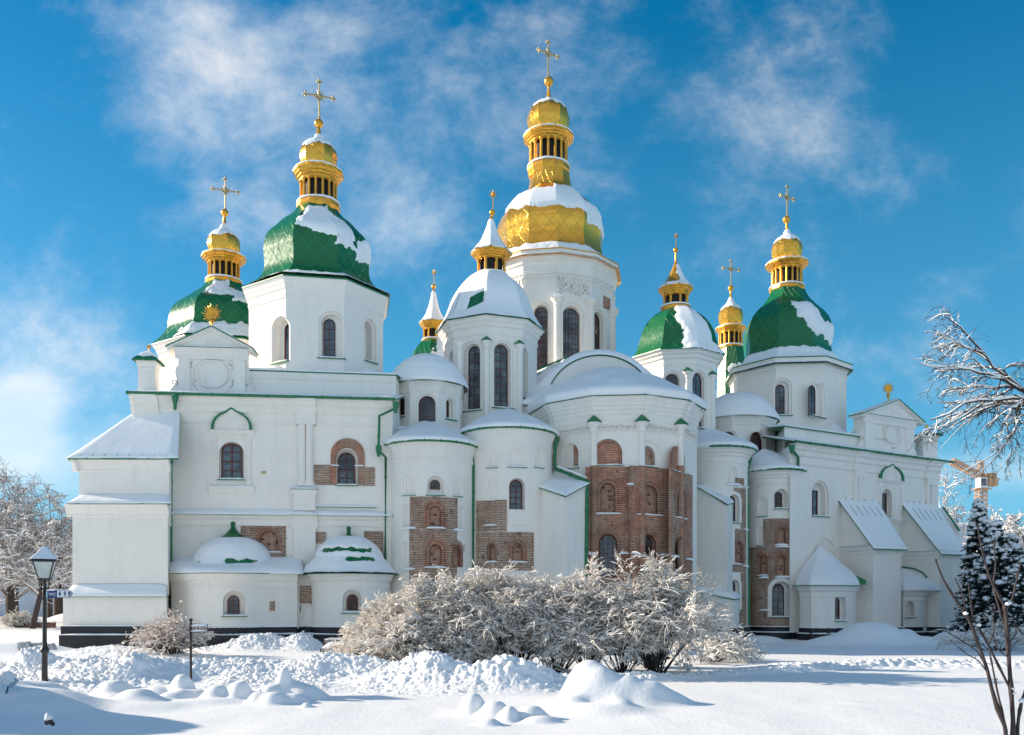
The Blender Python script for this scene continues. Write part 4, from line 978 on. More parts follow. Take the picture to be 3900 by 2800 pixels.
# gable with medallion
def gable(host, sf, x0, x1, ybase, yeave, yapex, xl, xr, xap, med, Ydepth=.7, sunx=None, suny=None, sunr=40, parent=None, bally=None, bodybot=None, sball=8):
    u0, u1 = sf.u(x0), sf.u(x1); Y = sf.Y((u0+u1)/2); zb, ze_, za = Zp(ybase, Y)-.35, Zp(yeave, Y), Zp(yapex, Y); el, er, ua = sf.u(xl), sf.u(xr), sf.u(xap)
    mb = MB(); sext(mb, sf, [(u0, zb), (u1, zb), (u1, ze_), (u0, ze_)], -Ydepth, 0)
    G = Host(mb, 'gable', WHITE, parent)
    mb = MB()
    for a, b in ((u0, u0+(u1-u0)*.17), (u1-(u1-u0)*.17, u1)): sbox(mb, sf, a, b, zb, ze_-.42, -.01, .08)
    smould(mb, sf, u0-.12, u1+.12, [(-.01, ze_-.44), (.10, ze_-.44), (.12, ze_-.38), (.10, ze_-.3), (.2, ze_-.12), (.28, ze_-.03), (-.01, ze_-.03)])
    n = [(el+.06, ze_-.02), (er-.06, ze_-.02), (ua, za-.03)]; sext(mb, sf, n, -Ydepth, .10)
    # triangular rake moulding
    for (pa, pb) in (((el, ze_), (ua, za)), ((er, ze_), (ua, za))):
        for off, t, d in ((.00, .10, .26), (.10, .07, .18)):
            A = Vector(sf.pt(pa[0], pa[1]-off, 0)); B = Vector(sf.pt(pb[0], pb[1]-off, 0)); nn = Vector((sf.n.x, sf.n.y, 0))
            q = [A, B, B-Vector((0, 0, t)), A-Vector((0, 0, t))]; m_ = mb.add([tuple(p-nn*Ydepth) for p in q]+[tuple(p+nn*d) for p in q])
            for f in ((0,1,2,3), (4,7,6,5), (0,4,5,1), (1,5,6,2), (2,6,7,3), (3,7,4,0)): mb.face([m_+i for i in f])
    # scrolls
    for s, uu in ((-1, u0), (1, u1)):
        pts = [(uu, zb), (uu, ze_-.7), (uu+s*.12, ze_-.75), (uu+s*.16, ze_-.95), (uu+s*.10, ze_-1.25), (uu+s*.2, ze_-1.5), (uu+s*.38, ze_-1.72), (uu+s*.42, zb)]
        if s < 0: pts = pts[::-1]
        sext(mb, sf, pts[::-1], -.35, -.06)
        c = (uu+s*.20, zb+.62); mb.tube([sf.pt(c[0]+s*.16*t*math.cos(3+t*7), c[1]+.16*t*math.sin(3+t*7), -.04) for t in np.linspace(.2, 1, 9)], .025, 5)
    mb.build('gable_moulding', M_WALL, G.obj, smooth=True, sharp=25)
    mx, my, mr = med; um, zm, rr = sf.u(mx), Zp(my, Y), mr*Y/F; NN = 48
    outl = lambda s: [(um+rr*s*(1+.16*abs(math.cos(2*t*math.pi/NN)))*math.cos(t*2*math.pi/NN)*.9, zm+rr*s*(1+.16*abs(math.cos(2*t*math.pi/NN)))*math.sin(t*2*math.pi/NN)*.9) for t in range(NN)]
    mb = MB(); sring(mb, sf, outl(1.0), outl(.87), -.01, .07, skip_bottom=False); sring(mb, sf, outl(1.12), outl(1.06), -.01, .035, skip_bottom=False)
    r_ = np.random.default_rng(int(mx))
    for i in range(46):
        a = 2*math.pi*i/46; R = rr*(1.3+.22*r_.random()); p = (um+R*math.cos(a), zm+R*math.sin(a)*1.0)
        if not (u0+.3*(u1-u0)*.6 < p[0] < u1-.3*(u1-u0)*.6 and zb+.3 < p[1] < ze_-.5): continue
        w = rr*.13; mb.tube([sf.pt(p[0]+w*t*math.cos(a*3+t*2), p[1]+w*t*math.sin(a*3+t*2), .01) for t in (0, .6, 1.2, 1.8)], [.02, .03, .025, .01], 5)
    for i in range(9):
        a = math.pi*(i+.5)/9; H = (za-ze_); mb.tube([sf.pt(ua+H*.12*math.cos(a), ze_+.1+H*.12*math.sin(a), .1), sf.pt(ua+H*.42*math.cos(a), ze_+.1+H*.42*math.sin(a), .1)], [.012, .035], 5)
    mb.build('stucco_relief', M_WALL, G.obj, smooth=True, sharp=40)
    mb = MB()
    for (pa, pb) in (((el-.04, ze_+.01), (ua, za+.03)), ((er+.04, ze_+.01), (ua, za+.03))):
        A = Vector(sf.pt(*pa)); B = Vector(sf.pt(*pb)); nn = Vector((sf.n.x, sf.n.y, 0)); q = [A, B, B-Vector((0, 0, .045)), A-Vector((0, 0, .045))]
        m_ = mb.add([tuple(p-nn*(Ydepth+.1)) for p in q]+[tuple(p+nn*.30) for p in q])
        for f in ((0,1,2,3), (4,7,6,5), (0,4,5,1), (1,5,6,2), (2,6,7,3), (3,7,4,0)): mb.face([m_+i for i in f])
    sbox(mb, sf, u0-.1, u1+.1, ze_-.03, ze_-.005, 0, .30)
    mb.build('gable_trim', M_GREENT, G.obj)
    back, fr = -(Ydepth+.05), .27
    for i, (ea, th) in enumerate(((el, .09), (er, .09))):
        a1, a2, b1, b2 = sf.pt(ea, ze_+.02, fr), sf.pt(ea, ze_+.02, back), sf.pt(ua, za+.04, fr), sf.pt(ua, za+.04, back)
        if i == 0: snow_sheet('gable_snow', a2, a1, b1, b2, th, G.obj, i+u0, nu=16, nv=30, over=.02)
        else: snow_sheet('gable_snow', a1, a2, b2, b1, th, G.obj, i+u0, nu=16, nv=30, over=.02)
    mb = MB(); snowstrip(mb, sf, u0-.08, u1+.08, ze_-.004, .10, .29, .04); mb.build('ledge_snow', M_SNOW, G.obj)
    if sunx:
        star(G.obj, sunx, Y-.1, suny, sunr, yapex+10, 18, True, 'sun_emblem'); mb = MB(); mb.ball((Xp(sunx, Y-.1), Y-.1, Zp(bally, Y-.1)), sball*Y/F, seg=12); mb.build('orb', M_GOLDT, G.obj, smooth=True, sharp=60)
    G.finish(); return G
GS = plane_px(681, 34.75, 935, 35.0)
gable(None, GS, 681, 935, 1486, 1329, 1250, 641, 968, 811, (807, 1425, 58), parent=LW.obj, sunx=807, suny=1194, sunr=40, bally=1225)
def turret(x0, x1, ybase, yeave, yapex, Y, parent, ex, suny, sr):
    k = Y/F; C = (Xp((x0+x1)/2, Y), Y); w = (x1-x0)/2*k*1.30; zb, z1, za = Zp(ybase, Y)-.5, Zp(yeave, Y), Zp(yapex, Y); e = ex*k*1.28
    mb = MB(); mb.lathe(C, [(w, zb), (w, z1-.34), (w*1.06, z1-.32), (w*1.02, z1-.26), (w*1.16, z1-.1), (w*1.22, z1-.02)], 4, 50); o = mb.build('turret', M_WALL, parent)
    mb = MB(); mb.lathe(C, [(e, z1-.03), (e, z1+.01), (e*.86, z1+.1), (e*.5, z1+(za-z1)*.62), (.05, za)], 4, 50, caps=False, sub=4); mb.build('turret_roof', M_GREENT, o, smooth=True, sharp=30)
    pr = [(e*1.0, z1), (e*.86, z1+.1), (e*.5, z1+(za-z1)*.62), (.02, za)]
    snow_cover(o, C, pr, 4, 50, lambda th, T, X, Y_, Z: (T-.34)*3+1.6*(fbm(X*4, Y_*4, Z*4, 3)-.5), .05, cols=80)
    star(o, (x0+x1)/2, Y, suny, sr, yapex+4, 14, True, 'sun_emblem')
turret(534, 600, 1471, 1381, 1340, 34.7, LW.obj, 52, 1321, 12)
def downpipe(pts, parent=None, r=.055, funnel=True, name='downpipe', extra=[]):
    mb = MB(); P = [(Xp(x, Y), Y, Zp(y, Y)) for x, y, Y in pts]; mb.tube(P, r, 10)
    if funnel:
        for q in [0]+extra:
            p = P[q]; mb.lathe((p[0], p[1]), [(r*1.05, p[2]-.42), (r*1.9, p[2]-.2), (r*2.3, p[2]-.14), (r*2.3, p[2]+.02), (r, p[2]+.02)], 8)
    for a, b in zip(P, P[1:]):
        L = (Vector(a)-Vector(b)).length
        for t in np.arange(.8, L, 1.6): c = Vector(a).lerp(Vector(b), t/L); d = (Vector(b)-Vector(a)).normalized()*.025; mb.tube([c-d, c+d], r*1.28, 10)
    return mb.build(name, M_GREENT, CATH, smooth=True, sharp=40)
downpipe([(1507, 1534, 34.35), (1505, 1556, 34.45), (1445, 1584, 34.65), (1442, 1700, 34.65), (1442, 1716, 34.65), (1469, 1742, 34.75), (1467, 2150, 34.75)], extra=[3])
downpipe([(667, 1504, 33.55), (668, 1528, 33.6), (666, 1558, 33.9)], r=.06)
downpipe([(652, 1752, 33.9), (650, 2470, 33.9)], funnel=False)

# ---- the great left buttress
bl_plan = lambda xl, xr, Yf, xb=None: [PX(xl, Yf), PX(xr, Yf), PX(xr+12, 34.3), (Xp(xl, Yf)-.9, 38.5)]
mb = MB(); mb.prism(bl_plan(301, 644, 32.6), 4.9, 7.36); B1 = mb.build('buttress', M_WALL, CATH)
mb = MB(); mb.prism(bl_plan(276, 639, 32.35), 2.2, 5.6); mb.prism(bl_plan(240, 634, 32.1), .4, 2.15)
def ring_mould(mb, plan, z, prof):
    """cornice round front-left sides of a plan polygon"""
    for (a, b) in ((plan[3], plan[0]), (plan[0], plan[1]), (plan[1], plan[2])):
        sf = Plane(a, b); smould(mb, sf, -.0, sf.L+.0, [(d, z+q) for d, q in prof])
cpr = [(-.01, -.45), (.03, -.45), (.05, -.4), (.04, -.36), (.10, -.2), (.14, -.1), (.22, 0), (-.01, 0)]
p1 = bl_plan(301, 644, 32.6); p2 = bl_plan(276, 639, 32.35)
sfb = Plane(p1[0], p1[1]); smould(mb, sfb, -.22, sfb.L+.05, [(d, 7.34+q) for d, q in cpr]); sfl = Plane(p1[3], p1[0]); smould(mb, sfl, 0, sfl.L+.2, [(d, 7.341+q) for d, q in cpr])
sfb2 = Plane(p2[0], p2[1]); smould(mb, sfb2, -.22, sfb2.L+.05, [(d, 5.6+q) for d, q in cpr])
mb.build('buttress_base', M_WALL, B1, smooth=True, sharp=25)
mb = MB(); E0, E1, T1_, T0_ = (Xp(256, 32.3), 32.3, 7.37), (Xp(679, 32.4), 32.4, 7.37), (Xp(686, 34.15), 34.15, Zp(1557, 34.15)), (Xp(527, 34.15), 34.15, Zp(1560, 34.15))
BK = (Xp(256, 32.3)-1.3, 37.6, 7.37)
n = mb.add([E0, E1, T1_, T0_, BK, (T0_[0], 37.6, 9.2)]); mb.face([n, n+1, n+2, n+3]); mb.face([n+4, n, n+3, n+5])
m_ = mb.add([(p[0], p[1], p[2]-.06) for p in (E0, E1, T1_, T0_, BK)]); mb.face([n, m_, m_+1, n+1]); mb.face([n+4, m_+4, m_, n]); mb.face([n+1, m_+1, m_+2, n+2]); mb.face([m_+1, m_, m_+4, m_+3, m_+2])
mb.build('buttress_roof', M_GREENT, B1)
snow_sheet('buttress_snow', E0, E1, T1_, T0_, .10, B1, 4, nu=60, nv=40, over=.0, amp=.35)
snow_sheet('buttress_snow', BK, E0, T0_, (T0_[0], 37.6, 9.2), .12, B1, 6, nu=40, nv=30, over=.04)
mb = MB()
for i in range(1, 9):   # standing seams poking through
    t = i/9; a = Vector(E0).lerp(Vector(E1), t)+Vector((0, .02, .085)); b = Vector(T0_).lerp(Vector(T1_), t)+Vector((0, 0, .085)); mb.tube([a, a.lerp(b, .09)], .012, 4); mb.tube([b, b.lerp(a, .1)], .012, 4)
mb.build('roof_seams', M_GREENT, B1)
for (xl, xr, Yf, zt, wl, wr, Yw) in ((254, 655, 32.1, 5.64, 301, 644, 32.6), (238, 636, 31.95, 2.16, 276, 636, 32.35)):
    zr_ = zt+(.55 if zt > 5 else .62); a = (Xp(xl, Yf), Yf, zt); b = (Xp(xr, Yf), Yf, zt); c = (Xp(wr, Yw), Yw, zr_-.22); d = (Xp(wl, Yw), Yw, zr_-.22)
    snow_sheet('ledge_snow', a, b, c, d, .10, B1, xl, nu=70, nv=8, over=.02, amp=.4)
    snow_sheet('ledge_snow', (a[0]-1.0, 37.5, zt), a, d, (d[0]-1.0, 37.5, zr_-.22), .12, B1, xl+2, nu=30, nv=8)
    mb = MB(); mb.hexa([(a[0], a[1], zt-.03), (b[0], b[1], zt-.03), (c[0], c[1], zt-.03), (d[0], d[1], zt-.03), (a[0], a[1], zt-.002), (b[0], b[1], zt-.002), (c[0], c[1], zt-.002), (d[0], d[1], zt-.002)]); mb.build('ledge_trim', M_GREENT, B1)
mb = MB(); mb.prism(bl_plan(231, 632, 31.95), .0, 1.05); mb.prism(bl_plan(224, 640, 31.8), -.6, .72); PLI = mb.build('plinth', M_PLINTH, CATH)
mb = MB()
for plan, z in ((bl_plan(231, 632, 31.95), 1.05), (bl_plan(224, 640, 31.8), .722)):
    sf = Plane(plan[0], plan[1]); snowstrip(mb, sf, 0, sf.L, z, -.16, .02, .035 if z > 1 else .05)
mb.build('plinth_snow', M_SNOW, PLI)

# ---- chapels at the foot of the left wing
CW = plane_px(655, 33.35, 1140, 33.5)
def semi(cx, Yc, R, n=14, a0=-90, a1=90): return [(Xp(cx, Yc)+R*math.sin(math.radians(a0+(a1-a0)*i/n)), Yc-R*math.cos(math.radians(a0+(a1-a0)*i/n))) for i in range(n+1)]
r1 = 172*33.6/F
arc = semi(884, 34.05, 139*33.4/F*1.28, 16, -52, 52)
plan = [PX(652, 33.42)]+arc+[PX(1131, 33.5), (Xp(1131, 33.5), 34.9), (Xp(652, 33.4), 34.4)]
mb = MB(); mb.prism(plan, .9, 3.0); CH1 = Host(mb, 'chapel', WHITE, CATH)
CY1 = Cyl((Xp(884, 34.05), 34.05), 139*33.4/F*1.28)
window(CH1, CY1, 864, 916, 2268, 2346, rec=(14, 18, 18), depth=.24, cols=2, rows=4, fw=.05, bar=.028)
patch(CH1, Plane(arc[-1], PX(1131, 33.5)), [(1027, 1047, 2290, 2328)], m=M_BRICK2)
CH1.finish()
def corn_plan(parent, pts, z, prof, name='cornice', m=M_WALL):
    mb = MB(); K = len(prof); base = None; off = []
    for i, p in enumerate(pts):
        a = Vector(pts[max(i-1, 0)]); b = Vector(pts[min(i+1, len(pts)-1)]); t = (b-a).normalized(); n = Vector((t.y, -t.x)); 
        sc = 1.0
        if 0 < i < len(pts)-1:
            t1 = (Vector(p)-a).normalized(); t2 = (b-Vector(p)).normalized(); n1 = Vector((t1.y, -t1.x)); sc = min(1.5, 1/max(.5, n.dot(n1)))
        b_ = mb.add([(p[0]+n.x*d*sc, p[1]+n.y*d*sc, z+q) for d, q in prof])
        if i == 0: mb.face([b_+j for j in range(K)][::-1])
        else:
            for j in range(K): q_ = (j+1) % K; mb.face([b_-K+j, b_+j, b_+q_, b_-K+q_])
    mb.face([b_+j for j in range(K)]); return mb.build(name, m, parent, smooth=True, sharp=20)
cp2 = [(-.02, -.55), (.02, -.55), (.04, -.5), (.02, -.46), (.02, -.3), (.10, -.24), (.12, -.18), (.16, -.08), (.22, -.005), (-.02, -.005)]
fr1 = [PX(652, 33.42)]+arc+[PX(1131, 33.5)]
corn_plan(CH1.obj, fr1, 3.02, cp2)
def plan_out(pts, d):
    out = []
    for i, p in enumerate(pts):
        a = Vector(pts[max(i-1, 0)]); b = Vector(pts[min(i+1, len(pts)-1)]); t = (b-a).normalized(); out.append((p[0]+t.y*d, p[1]-t.x*d))
    return out
def snow_apron(parent, front, back, z0, z1, th=.13, seed=0.0, name='roof_snow', nv=14, power=.8):
    """snow lying between a front eave polyline and a back line"""
    nu = 110; def_ = lambda P, t: np.stack([np.interp(t, np.linspace(0, 1, len(P)), [p[i] for p in P]) for i in (0, 1)], -1)
    u = np.linspace(0, 1, nu); A = def_(front, u); B = def_(back, u); v = np.linspace(0, 1, nv)
    XY = A[:, None]*(1-v)[None, :, None]+B[:, None]*v[None, :, None]
    zb = z0+(z1-z0)*v[None, :]**power+0*XY[..., 0]; e = np.clip(v*nv/2.2+.35, 0, 1)[None, :]*np.clip(np.minimum(u, 1-u)*nu/4+.2, 0, 1)[:, None]
    zt = zb+th*e*(.6+.8*fbm(XY[..., 0]*1.7+seed, XY[..., 1]*1.7, 0, 4))
    V = np.concatenate([np.concatenate([XY, zt[..., None]], -1).reshape(-1, 3), np.concatenate([XY, zb[..., None]-.03], -1).reshape(-1, 3)]); N = nu*nv
    i, j = np.meshgrid(np.arange(nu-1), np.arange(nv-1), indexing='ij'); a = i*nv+j; top = np.stack([a, a+nv, a+nv+1, a+1], -1).reshape(-1, 4)
    bot = (top+N)[:, ::-1]
    s1 = np.array([[i*nv, i*nv+N, (i+1)*nv+N, (i+1)*nv] for i in range(nu-1)]); s2 = np.array([[j, j+1, j+1+N, j+N] for j in range(nv-1)]+[[(nu-1)*nv+j+1, (nu-1)*nv+j, (nu-1)*nv+j+N, (nu-1)*nv+j+1+N] for j in range(nv-1)])
    return mesh_np(name, V, np.concatenate([top, bot, s1, s2]), [M_SNOW], parent=parent)
ef = plan_out(fr1, .27); ef[-1] = (ef[-1][0]+.2, ef[-1][1]); corn_plan(CH1.obj, plan_out(fr1, .02), 3.03, [(0, -.02), (.25, -.02), (.25, .01), (0, .01)], 'eaves_trim', M_GREENT)
snow_apron(CH1.obj, ef, [PX(655, 34.15), PX(900, 34.35), PX(1150, 34.55)], 3.04, 3.62, .13, 2)
def onion(parent, cx, Yc, pts, seed, bare, n=24, name='chapel_dome'):
    C = (Xp(cx, Yc), Yc); pr = prof_px(pts, Yc, 40); mb = MB(); mb.lathe(C, pr, n, 0, caps=False, sub=2, us=.5); o = mb.build(name, M_GREEN, parent, smooth=True, sharp=25)
    snow_cover(o, C, pr, 0, 0, bare, .09, cols=150, seed=seed)
    return o
def mc1(th, T, X, Y, Z):
    hole = np.maximum(pm(th, Z, 2, 62, 3.30, 3.62, 12, .14), pm(th, Z, -62, -34, 3.34, 3.50, 12, .1))+rag(X*1.4, Y*1.4, Z*1.4, 3, 1.1)
    return .75+.3*rag(X, Y, Z, 7)-np.maximum(0, hole)*3-np.clip((Z-4.42)*20, 0, 4)
onion(CH1.obj, 887, 34.25, [(150, 2160), (138, 2130), (128, 2105), (108, 2080), (80, 2063), (50, 2050), (28, 2035), (14, 2020), (9, 2012), (7, 2002), (9, 1994), (5, 1988), (.5, 1987)], 1, mc1)
# chapel 2
C2c = (Xp(1335, 34.5), 34.5); r2 = 146*34.5/F
mb = MB(); mb.prism(semi(1335, 34.5, r2, 24, -90, 90)+[(C2c[0]+r2, 35.2), (C2c[0]-r2, 35.2)], .9, 3.02); CH2 = Host(mb, 'chapel', WHITE, CATH)
CY2 = Cyl(C2c, r2)
window(CH2, CY2, 1318, 1368, 2263, 2333, rec=(14, 10, 18), depth=.24, cols=2, rows=4, fw=.05, bar=.028)
CH2.finish()
mb = MB(); mb.box(Xp(1132, 33.9), Xp(1200, 33.9), 33.95, 35, .9, 3.0); b2 = mb.build('chapel_link', M_WALL, CH2.obj)
LK = plane_px(1132, 33.95, 1200, 33.95); mb = MB()
for xa, ya, yb in ((1188, 2231, 2303), (1146, 2306, 2332)): sext(mb, LK, arch(.01, LK.u(xa), Zp(yb, 33.95), Zp(ya, 33.95), rise=0), -.01, .03)
patch_m = mb.build('exposed_brickwork', M_BRICK2, CH2.obj); mb = MB(); snowstrip(mb, LK, 0, LK.u(1190), Zp(2304, 33.95), 0, .1, .05); mb.build('ledge_snow', M_SNOW, CH2.obj)
fr2 = semi(1335, 34.5, r2, 24, -90, 90); corn_plan(CH2.obj, fr2, 3.03, cp2); corn_plan(CH2.obj, plan_out(fr2, .02), 3.04, [(0, -.02), (.30, -.02), (.30, .01), (0, .01)], 'eaves_trim', M_GREENT)
def mc2(th, T, X, Y, Z):
    hole = np.maximum(np.maximum(pm(th, Z, 2, 62, 3.50, 3.72, 12, .1), pm(th, Z, -50, 62, 3.86, 4.08, 14, .1)-.1), pm(th, Z, -110, -62, 3.45, 3.95, 8, .1))+rag(X*1.6, Y*1.6, Z*1.6, 5, 1.1)
    return .75+.3*rag(X, Y, Z, 9)-np.maximum(0, hole)*3-np.clip((Z-4.50)*20, 0, 4)
onion(CH2.obj, 1328, 34.5, [(186, 2190), (172, 2182), (158, 2165), (142, 2145), (128, 2128), (120, 2108), (104, 2085), (78, 2064), (48, 2050), (20, 2042), (9, 2036), (7, 2020), (9, 2012), (5, 2006), (.5, 2005)], 2, mc2)

# plinth along the wing and chapels
def plinth(pts, ztop, d=.10, zb=-.6):
    corn_plan(PLI, pts, ztop, [(-.3, zb-ztop), (d+.12, zb-ztop), (d+.12, -.28), (d, -.27), (d, 0), (-.3, 0)], 'plinth_run', M_PLINTH)
    o = plan_out(pts, d-.01); o2 = plan_out(pts, -.05)
    mb = MB()
    for q, zq, da, db, hh in ((pts, ztop, -.02, d+.01, .035), (pts, ztop-.277, d, d+.13, .045)):
        for a, b in zip(q, q[1:]):
            sf = Plane(a, b)
            if sf.L > .05: snowstrip(mb, sf, -.03, sf.L+.03, zq, da, db, hh, 0, a[0])
    mb.build('plinth_snow', M_SNOW, PLI)
plinth([PX(640, 33.6)]+fr1[1:], .98); plinth(fr2[2:-2], .97)
plinth([PX(1131, 33.92), PX(1200, 33.92)], .97)
# ------------------------------------------------------------------ apses
def roof_cap(h, C, re, ze, za, C2, seed, n=0, rot=0, lip=.16, rise=.42, name='roof_snow', thick=.10):
    """half dome of snow over an apse; apex may stand further back (C2)"""
    pr = [(re*.97, ze-.03), (re*1.035, ze+.01), (re*1.03, ze+lip*.7), (re*.97, ze+lip+.05), (re*.86, ze+lip+(za-ze)*.16), (re*.66, ze+(za-ze)*(rise+.08)), (re*.42, ze+(za-ze)*.72), (re*.2, ze+(za-ze)*.9), (re*.07, za-.03), (.01, za)]
    snow_cover(h.obj, C, pr, n, rot, full_snow(seed, .25), thick, cols=150, name=name, C2=C2)
    mb = MB(); mb.lathe(C, [(re*.9, ze-.04), (re, ze-.03), (re, ze+.02), (re*.5, ze+.1)], n or 48, rot, caps=False); mb.build('roof_edge', M_GREENT, h.obj)
def ring_gutter(h, C, re, z, a0, a1, n=None, rot=0):
    st = (a1-a0)/30; pts = []
    for i in range(31):
        a = a0+st*i; k = 1.0
        if n:
            s = 360/n; rel = (a-rot) % s-s/2; k = math.cos(math.radians(s/2))/math.cos(math.radians(rel))
        r = re*k*1.01; pts.append((C[0]+r*math.sin(math.radians(a)), C[1]-r*math.cos(math.radians(a)), z))
    mb = MB(); mb.tube(pts, .06, 8)
    for i in range(1, 30, 3): d = (Vector(pts[i+1])-Vector(pts[i])).normalized()*.02; mb.tube([Vector(pts[i])-d, Vector(pts[i])+d], .075, 8)
    mb.build('gutter', M_GREENT, h.obj, smooth=True, sharp=40)
def apse(cx, Yc, Rpx, ze, Repx, n=120, rot=0, zb=.6, name='apse_wall', corn=.75):
    C = (Xp(cx, Yc), Yc); R = Rpx*Yc/F; Re = Repx*Yc/F; mb = MB(); mb.lathe(C, [(R, zb), (R, ze-.03)], n, rot); h = Host(mb, name, WHITE, CATH, sharp=1)
    h.C, h.R, h.Yc, h.Re, h.ze = C, R, Yc, Re, ze; a = Re-R; s = corn
    mb = MB(); mb.lathe(C, [(R-.05, ze-s), (R+.03, ze-s), (R+.05, ze-s*.88), (R+.02, ze-s*.84), (R+.02, ze-s*.6), (R+a*.25, ze-s*.52), (R+a*.3, ze-s*.40), (R+a*.55, ze-s*.3), (R+a*.6, ze-s*.18), (R+a*.9, ze-s*.08), (R+a*.93, ze-.03), (R-.05, ze-.03)], n, rot, caps=False, closed=True)
    mb.build('cornice', M_WALL, h.obj, smooth=True, sharp=20); return h
def ring_plinth(h, zt):
    R = h.R; mb = MB(); mb.lathe(h.C, [(R+.0, -.6), (R+.24, -.6), (R+.24, zt-.28), (R+.12, zt-.27), (R+.12, zt), (R-.02, zt)], 48, 0, caps=False, closed=True); mb.build('plinth_run', M_PLINTH, PLI)
    mb = MB(); sf = Cyl(h.C, R); snowstrip(mb, sf, -R*1.6, R*1.6, zt, -.03, .13, .035, 0, h.C[0]); snowstrip(mb, sf, -R*1.6, R*1.6, zt-.276, .1, .25, .045, 0, h.C[0]); mb.build('plinth_snow', M_SNOW, PLI)
# apse A
A = apse(1640, 36.0, 165, 8.36, 182); cA = Cyl(A.C, A.R)
window(A, cA, 1637, 1678, 1826, 1863, rec=(10, 12, 14), recb=22, depth=.16, cols=2, rows=3, fw=.03, step=0, snow=.05)
blind(A, cA, 1535, 1582, 1808, 1886); blind(A, cA, 1725, 1760, 1818, 1890)
patch(A, cA, [(1562, 1741, 1892, 2016)], m=M_BRICK2); patch(A, cA, [(1560, 1739, 2018, 2386)], m=M_BRICK2)
brick_arch(A, cA, 1637, 1678, 1928, 2008, w1=13, w2=11, fan=0, sill=False); brick_arch(A, cA, 1636, 1680, 2074, 2162, w1=13, w2=10, fan=36)
brick_arch(A, cA, 1726, 1752, 2084, 2160, w1=6, w2=5, fan=20, sill=False)
for x0, x1, yt, yb in ((1533, 1560, 1918, 2012), (1743, 1765, 1928, 2018), (1533, 1560, 2062, 2168)): blind(A, cA, x0, x1, yt, yb, ring=7)
mb = MB()
for x0, x1, y in ((1536, 1588, 2015), (1624, 1694, 2014), (1722, 1765, 2020), (1537, 1583, 2170)): snowstrip(mb, cA, cA.u(x0), cA.u(x1), Zp(y, 34.4), 0, .16, .09, 0, x0)
mb.build('ledge_snow', M_SNOW, A.obj); A.finish()
roof_cap(A, A.C, A.Re, 8.38, 9.62, (Xp(1622, 36.9), 36.7), 11); ring_gutter(A, A.C, A.Re, 8.36, -100, 85); ring_plinth(A, .95)
downpipe([(1816, 1716, 36), (1806, 1740, 35.7), (1802, 1800, 35.6), (1797, 2170, 35.6), (1794, 2386, 35.6)], r=.075)
# apse B
B = apse(1935, 36.9, 168, 9.06, 182, rot=0); cB = Cyl(B.C, B.R)
window(B, cB, 1941, 1994, 1826, 1940, rec=(2, 6, 5), recb=0, depth=.2, cols=2, rows=5, fw=.045, bar=.028, sill=False)
blind(B, cB, 1856, 1894, 1709, 1781, ring=8); blind(B, cB, 1934, 2004, 1709, 1779); blind(B, cB, 2035, 2069, 1712, 1781, ring=7); blind(B, cB, 1858, 1895, 1816, 1900, ring=8, sill=False)
mb = MB(); sbox(mb, cB, cB.u(1936), cB.u(2006), Zp(2000, 35), Zp(1942, 35), -.01, .04); snowstrip(mb, cB, cB.u(1936), cB.u(2000), Zp(1942, 35), -.1, .08, .04, 0); mb.build('window_apron', M_WALL, B.obj)
patch(B, cB, [(1815, 1930, 1906, 2024)], m=M_BRICK2); patch(B, cB, [(1815, 2032, 2026, 2172)], m=M_BRICK2)
brick_arch(B, cB, 1863, 1886, 2074, 2142, w1=5, w2=5, sill=True); brick_arch(B, cB, 1952, 1990, 2070, 2142, w1=10, w2=8, fan=24)
mb = MB()
for x0, x1, y in ((1848, 1896, 2001),): snowstrip(mb, cB, cB.u(x0), cB.u(x1), Zp(y, 35), 0, .16, .08, 0, x0)
mb.build('ledge_snow', M_SNOW, B.obj); B.finish()
roof_cap(B, B.C, B.Re, 9.08, 10.35, (Xp(1930, 37.8), 37.6), 23); ring_gutter(B, B.C, B.Re, 9.06, -70, 88); ring_plinth(B, .95)
# lean-to buttress between apse B and the main apse
def leanto(plan, zl, ztops, zwall, name='buttress', over=.12, thick=.13, seed=0, base=.5):
    """plan: left-back, left, nose, right (ccw from above) ; roof plane heights per corner"""
    mb = MB(); mb.prism(plan, base, [z-.12 for z in ztops]); o = mb.build(name, M_WALL, CATH)
    c = Vector((sum(p[0] for p in plan)/len(plan), sum(p[1] for p in plan)/len(plan)))
    q = [c+(Vector(p)-c)*(1+over) for p in plan]
    mb = MB(); mb.prism([tuple(p) for p in q], [z-.12 for z in ztops], [z-.07 for z in ztops]); mb.build('roof_edge', M_GREENT, o)
    k = len(plan); P = [(q[i].x, q[i].y, ztops[i]-.065) for i in range(k)]
    if k == 4: snow_sheet('roof_snow', P[0], P[1], P[2], P[3], thick, o, seed, nu=40, nv=30, over=.03)
    return o
zc = lambda y, Y: Zp(y, Y)
leanto([PX(2034, 35.9), PX(2153, 34.6), PX(2232, 35.4), PX(2110, 37.4)], 0, [zc(1838, 35.9), zc(1884, 34.6), zc(1837, 35.6), zc(1790, 37.4)], 0, seed=5, over=.14)
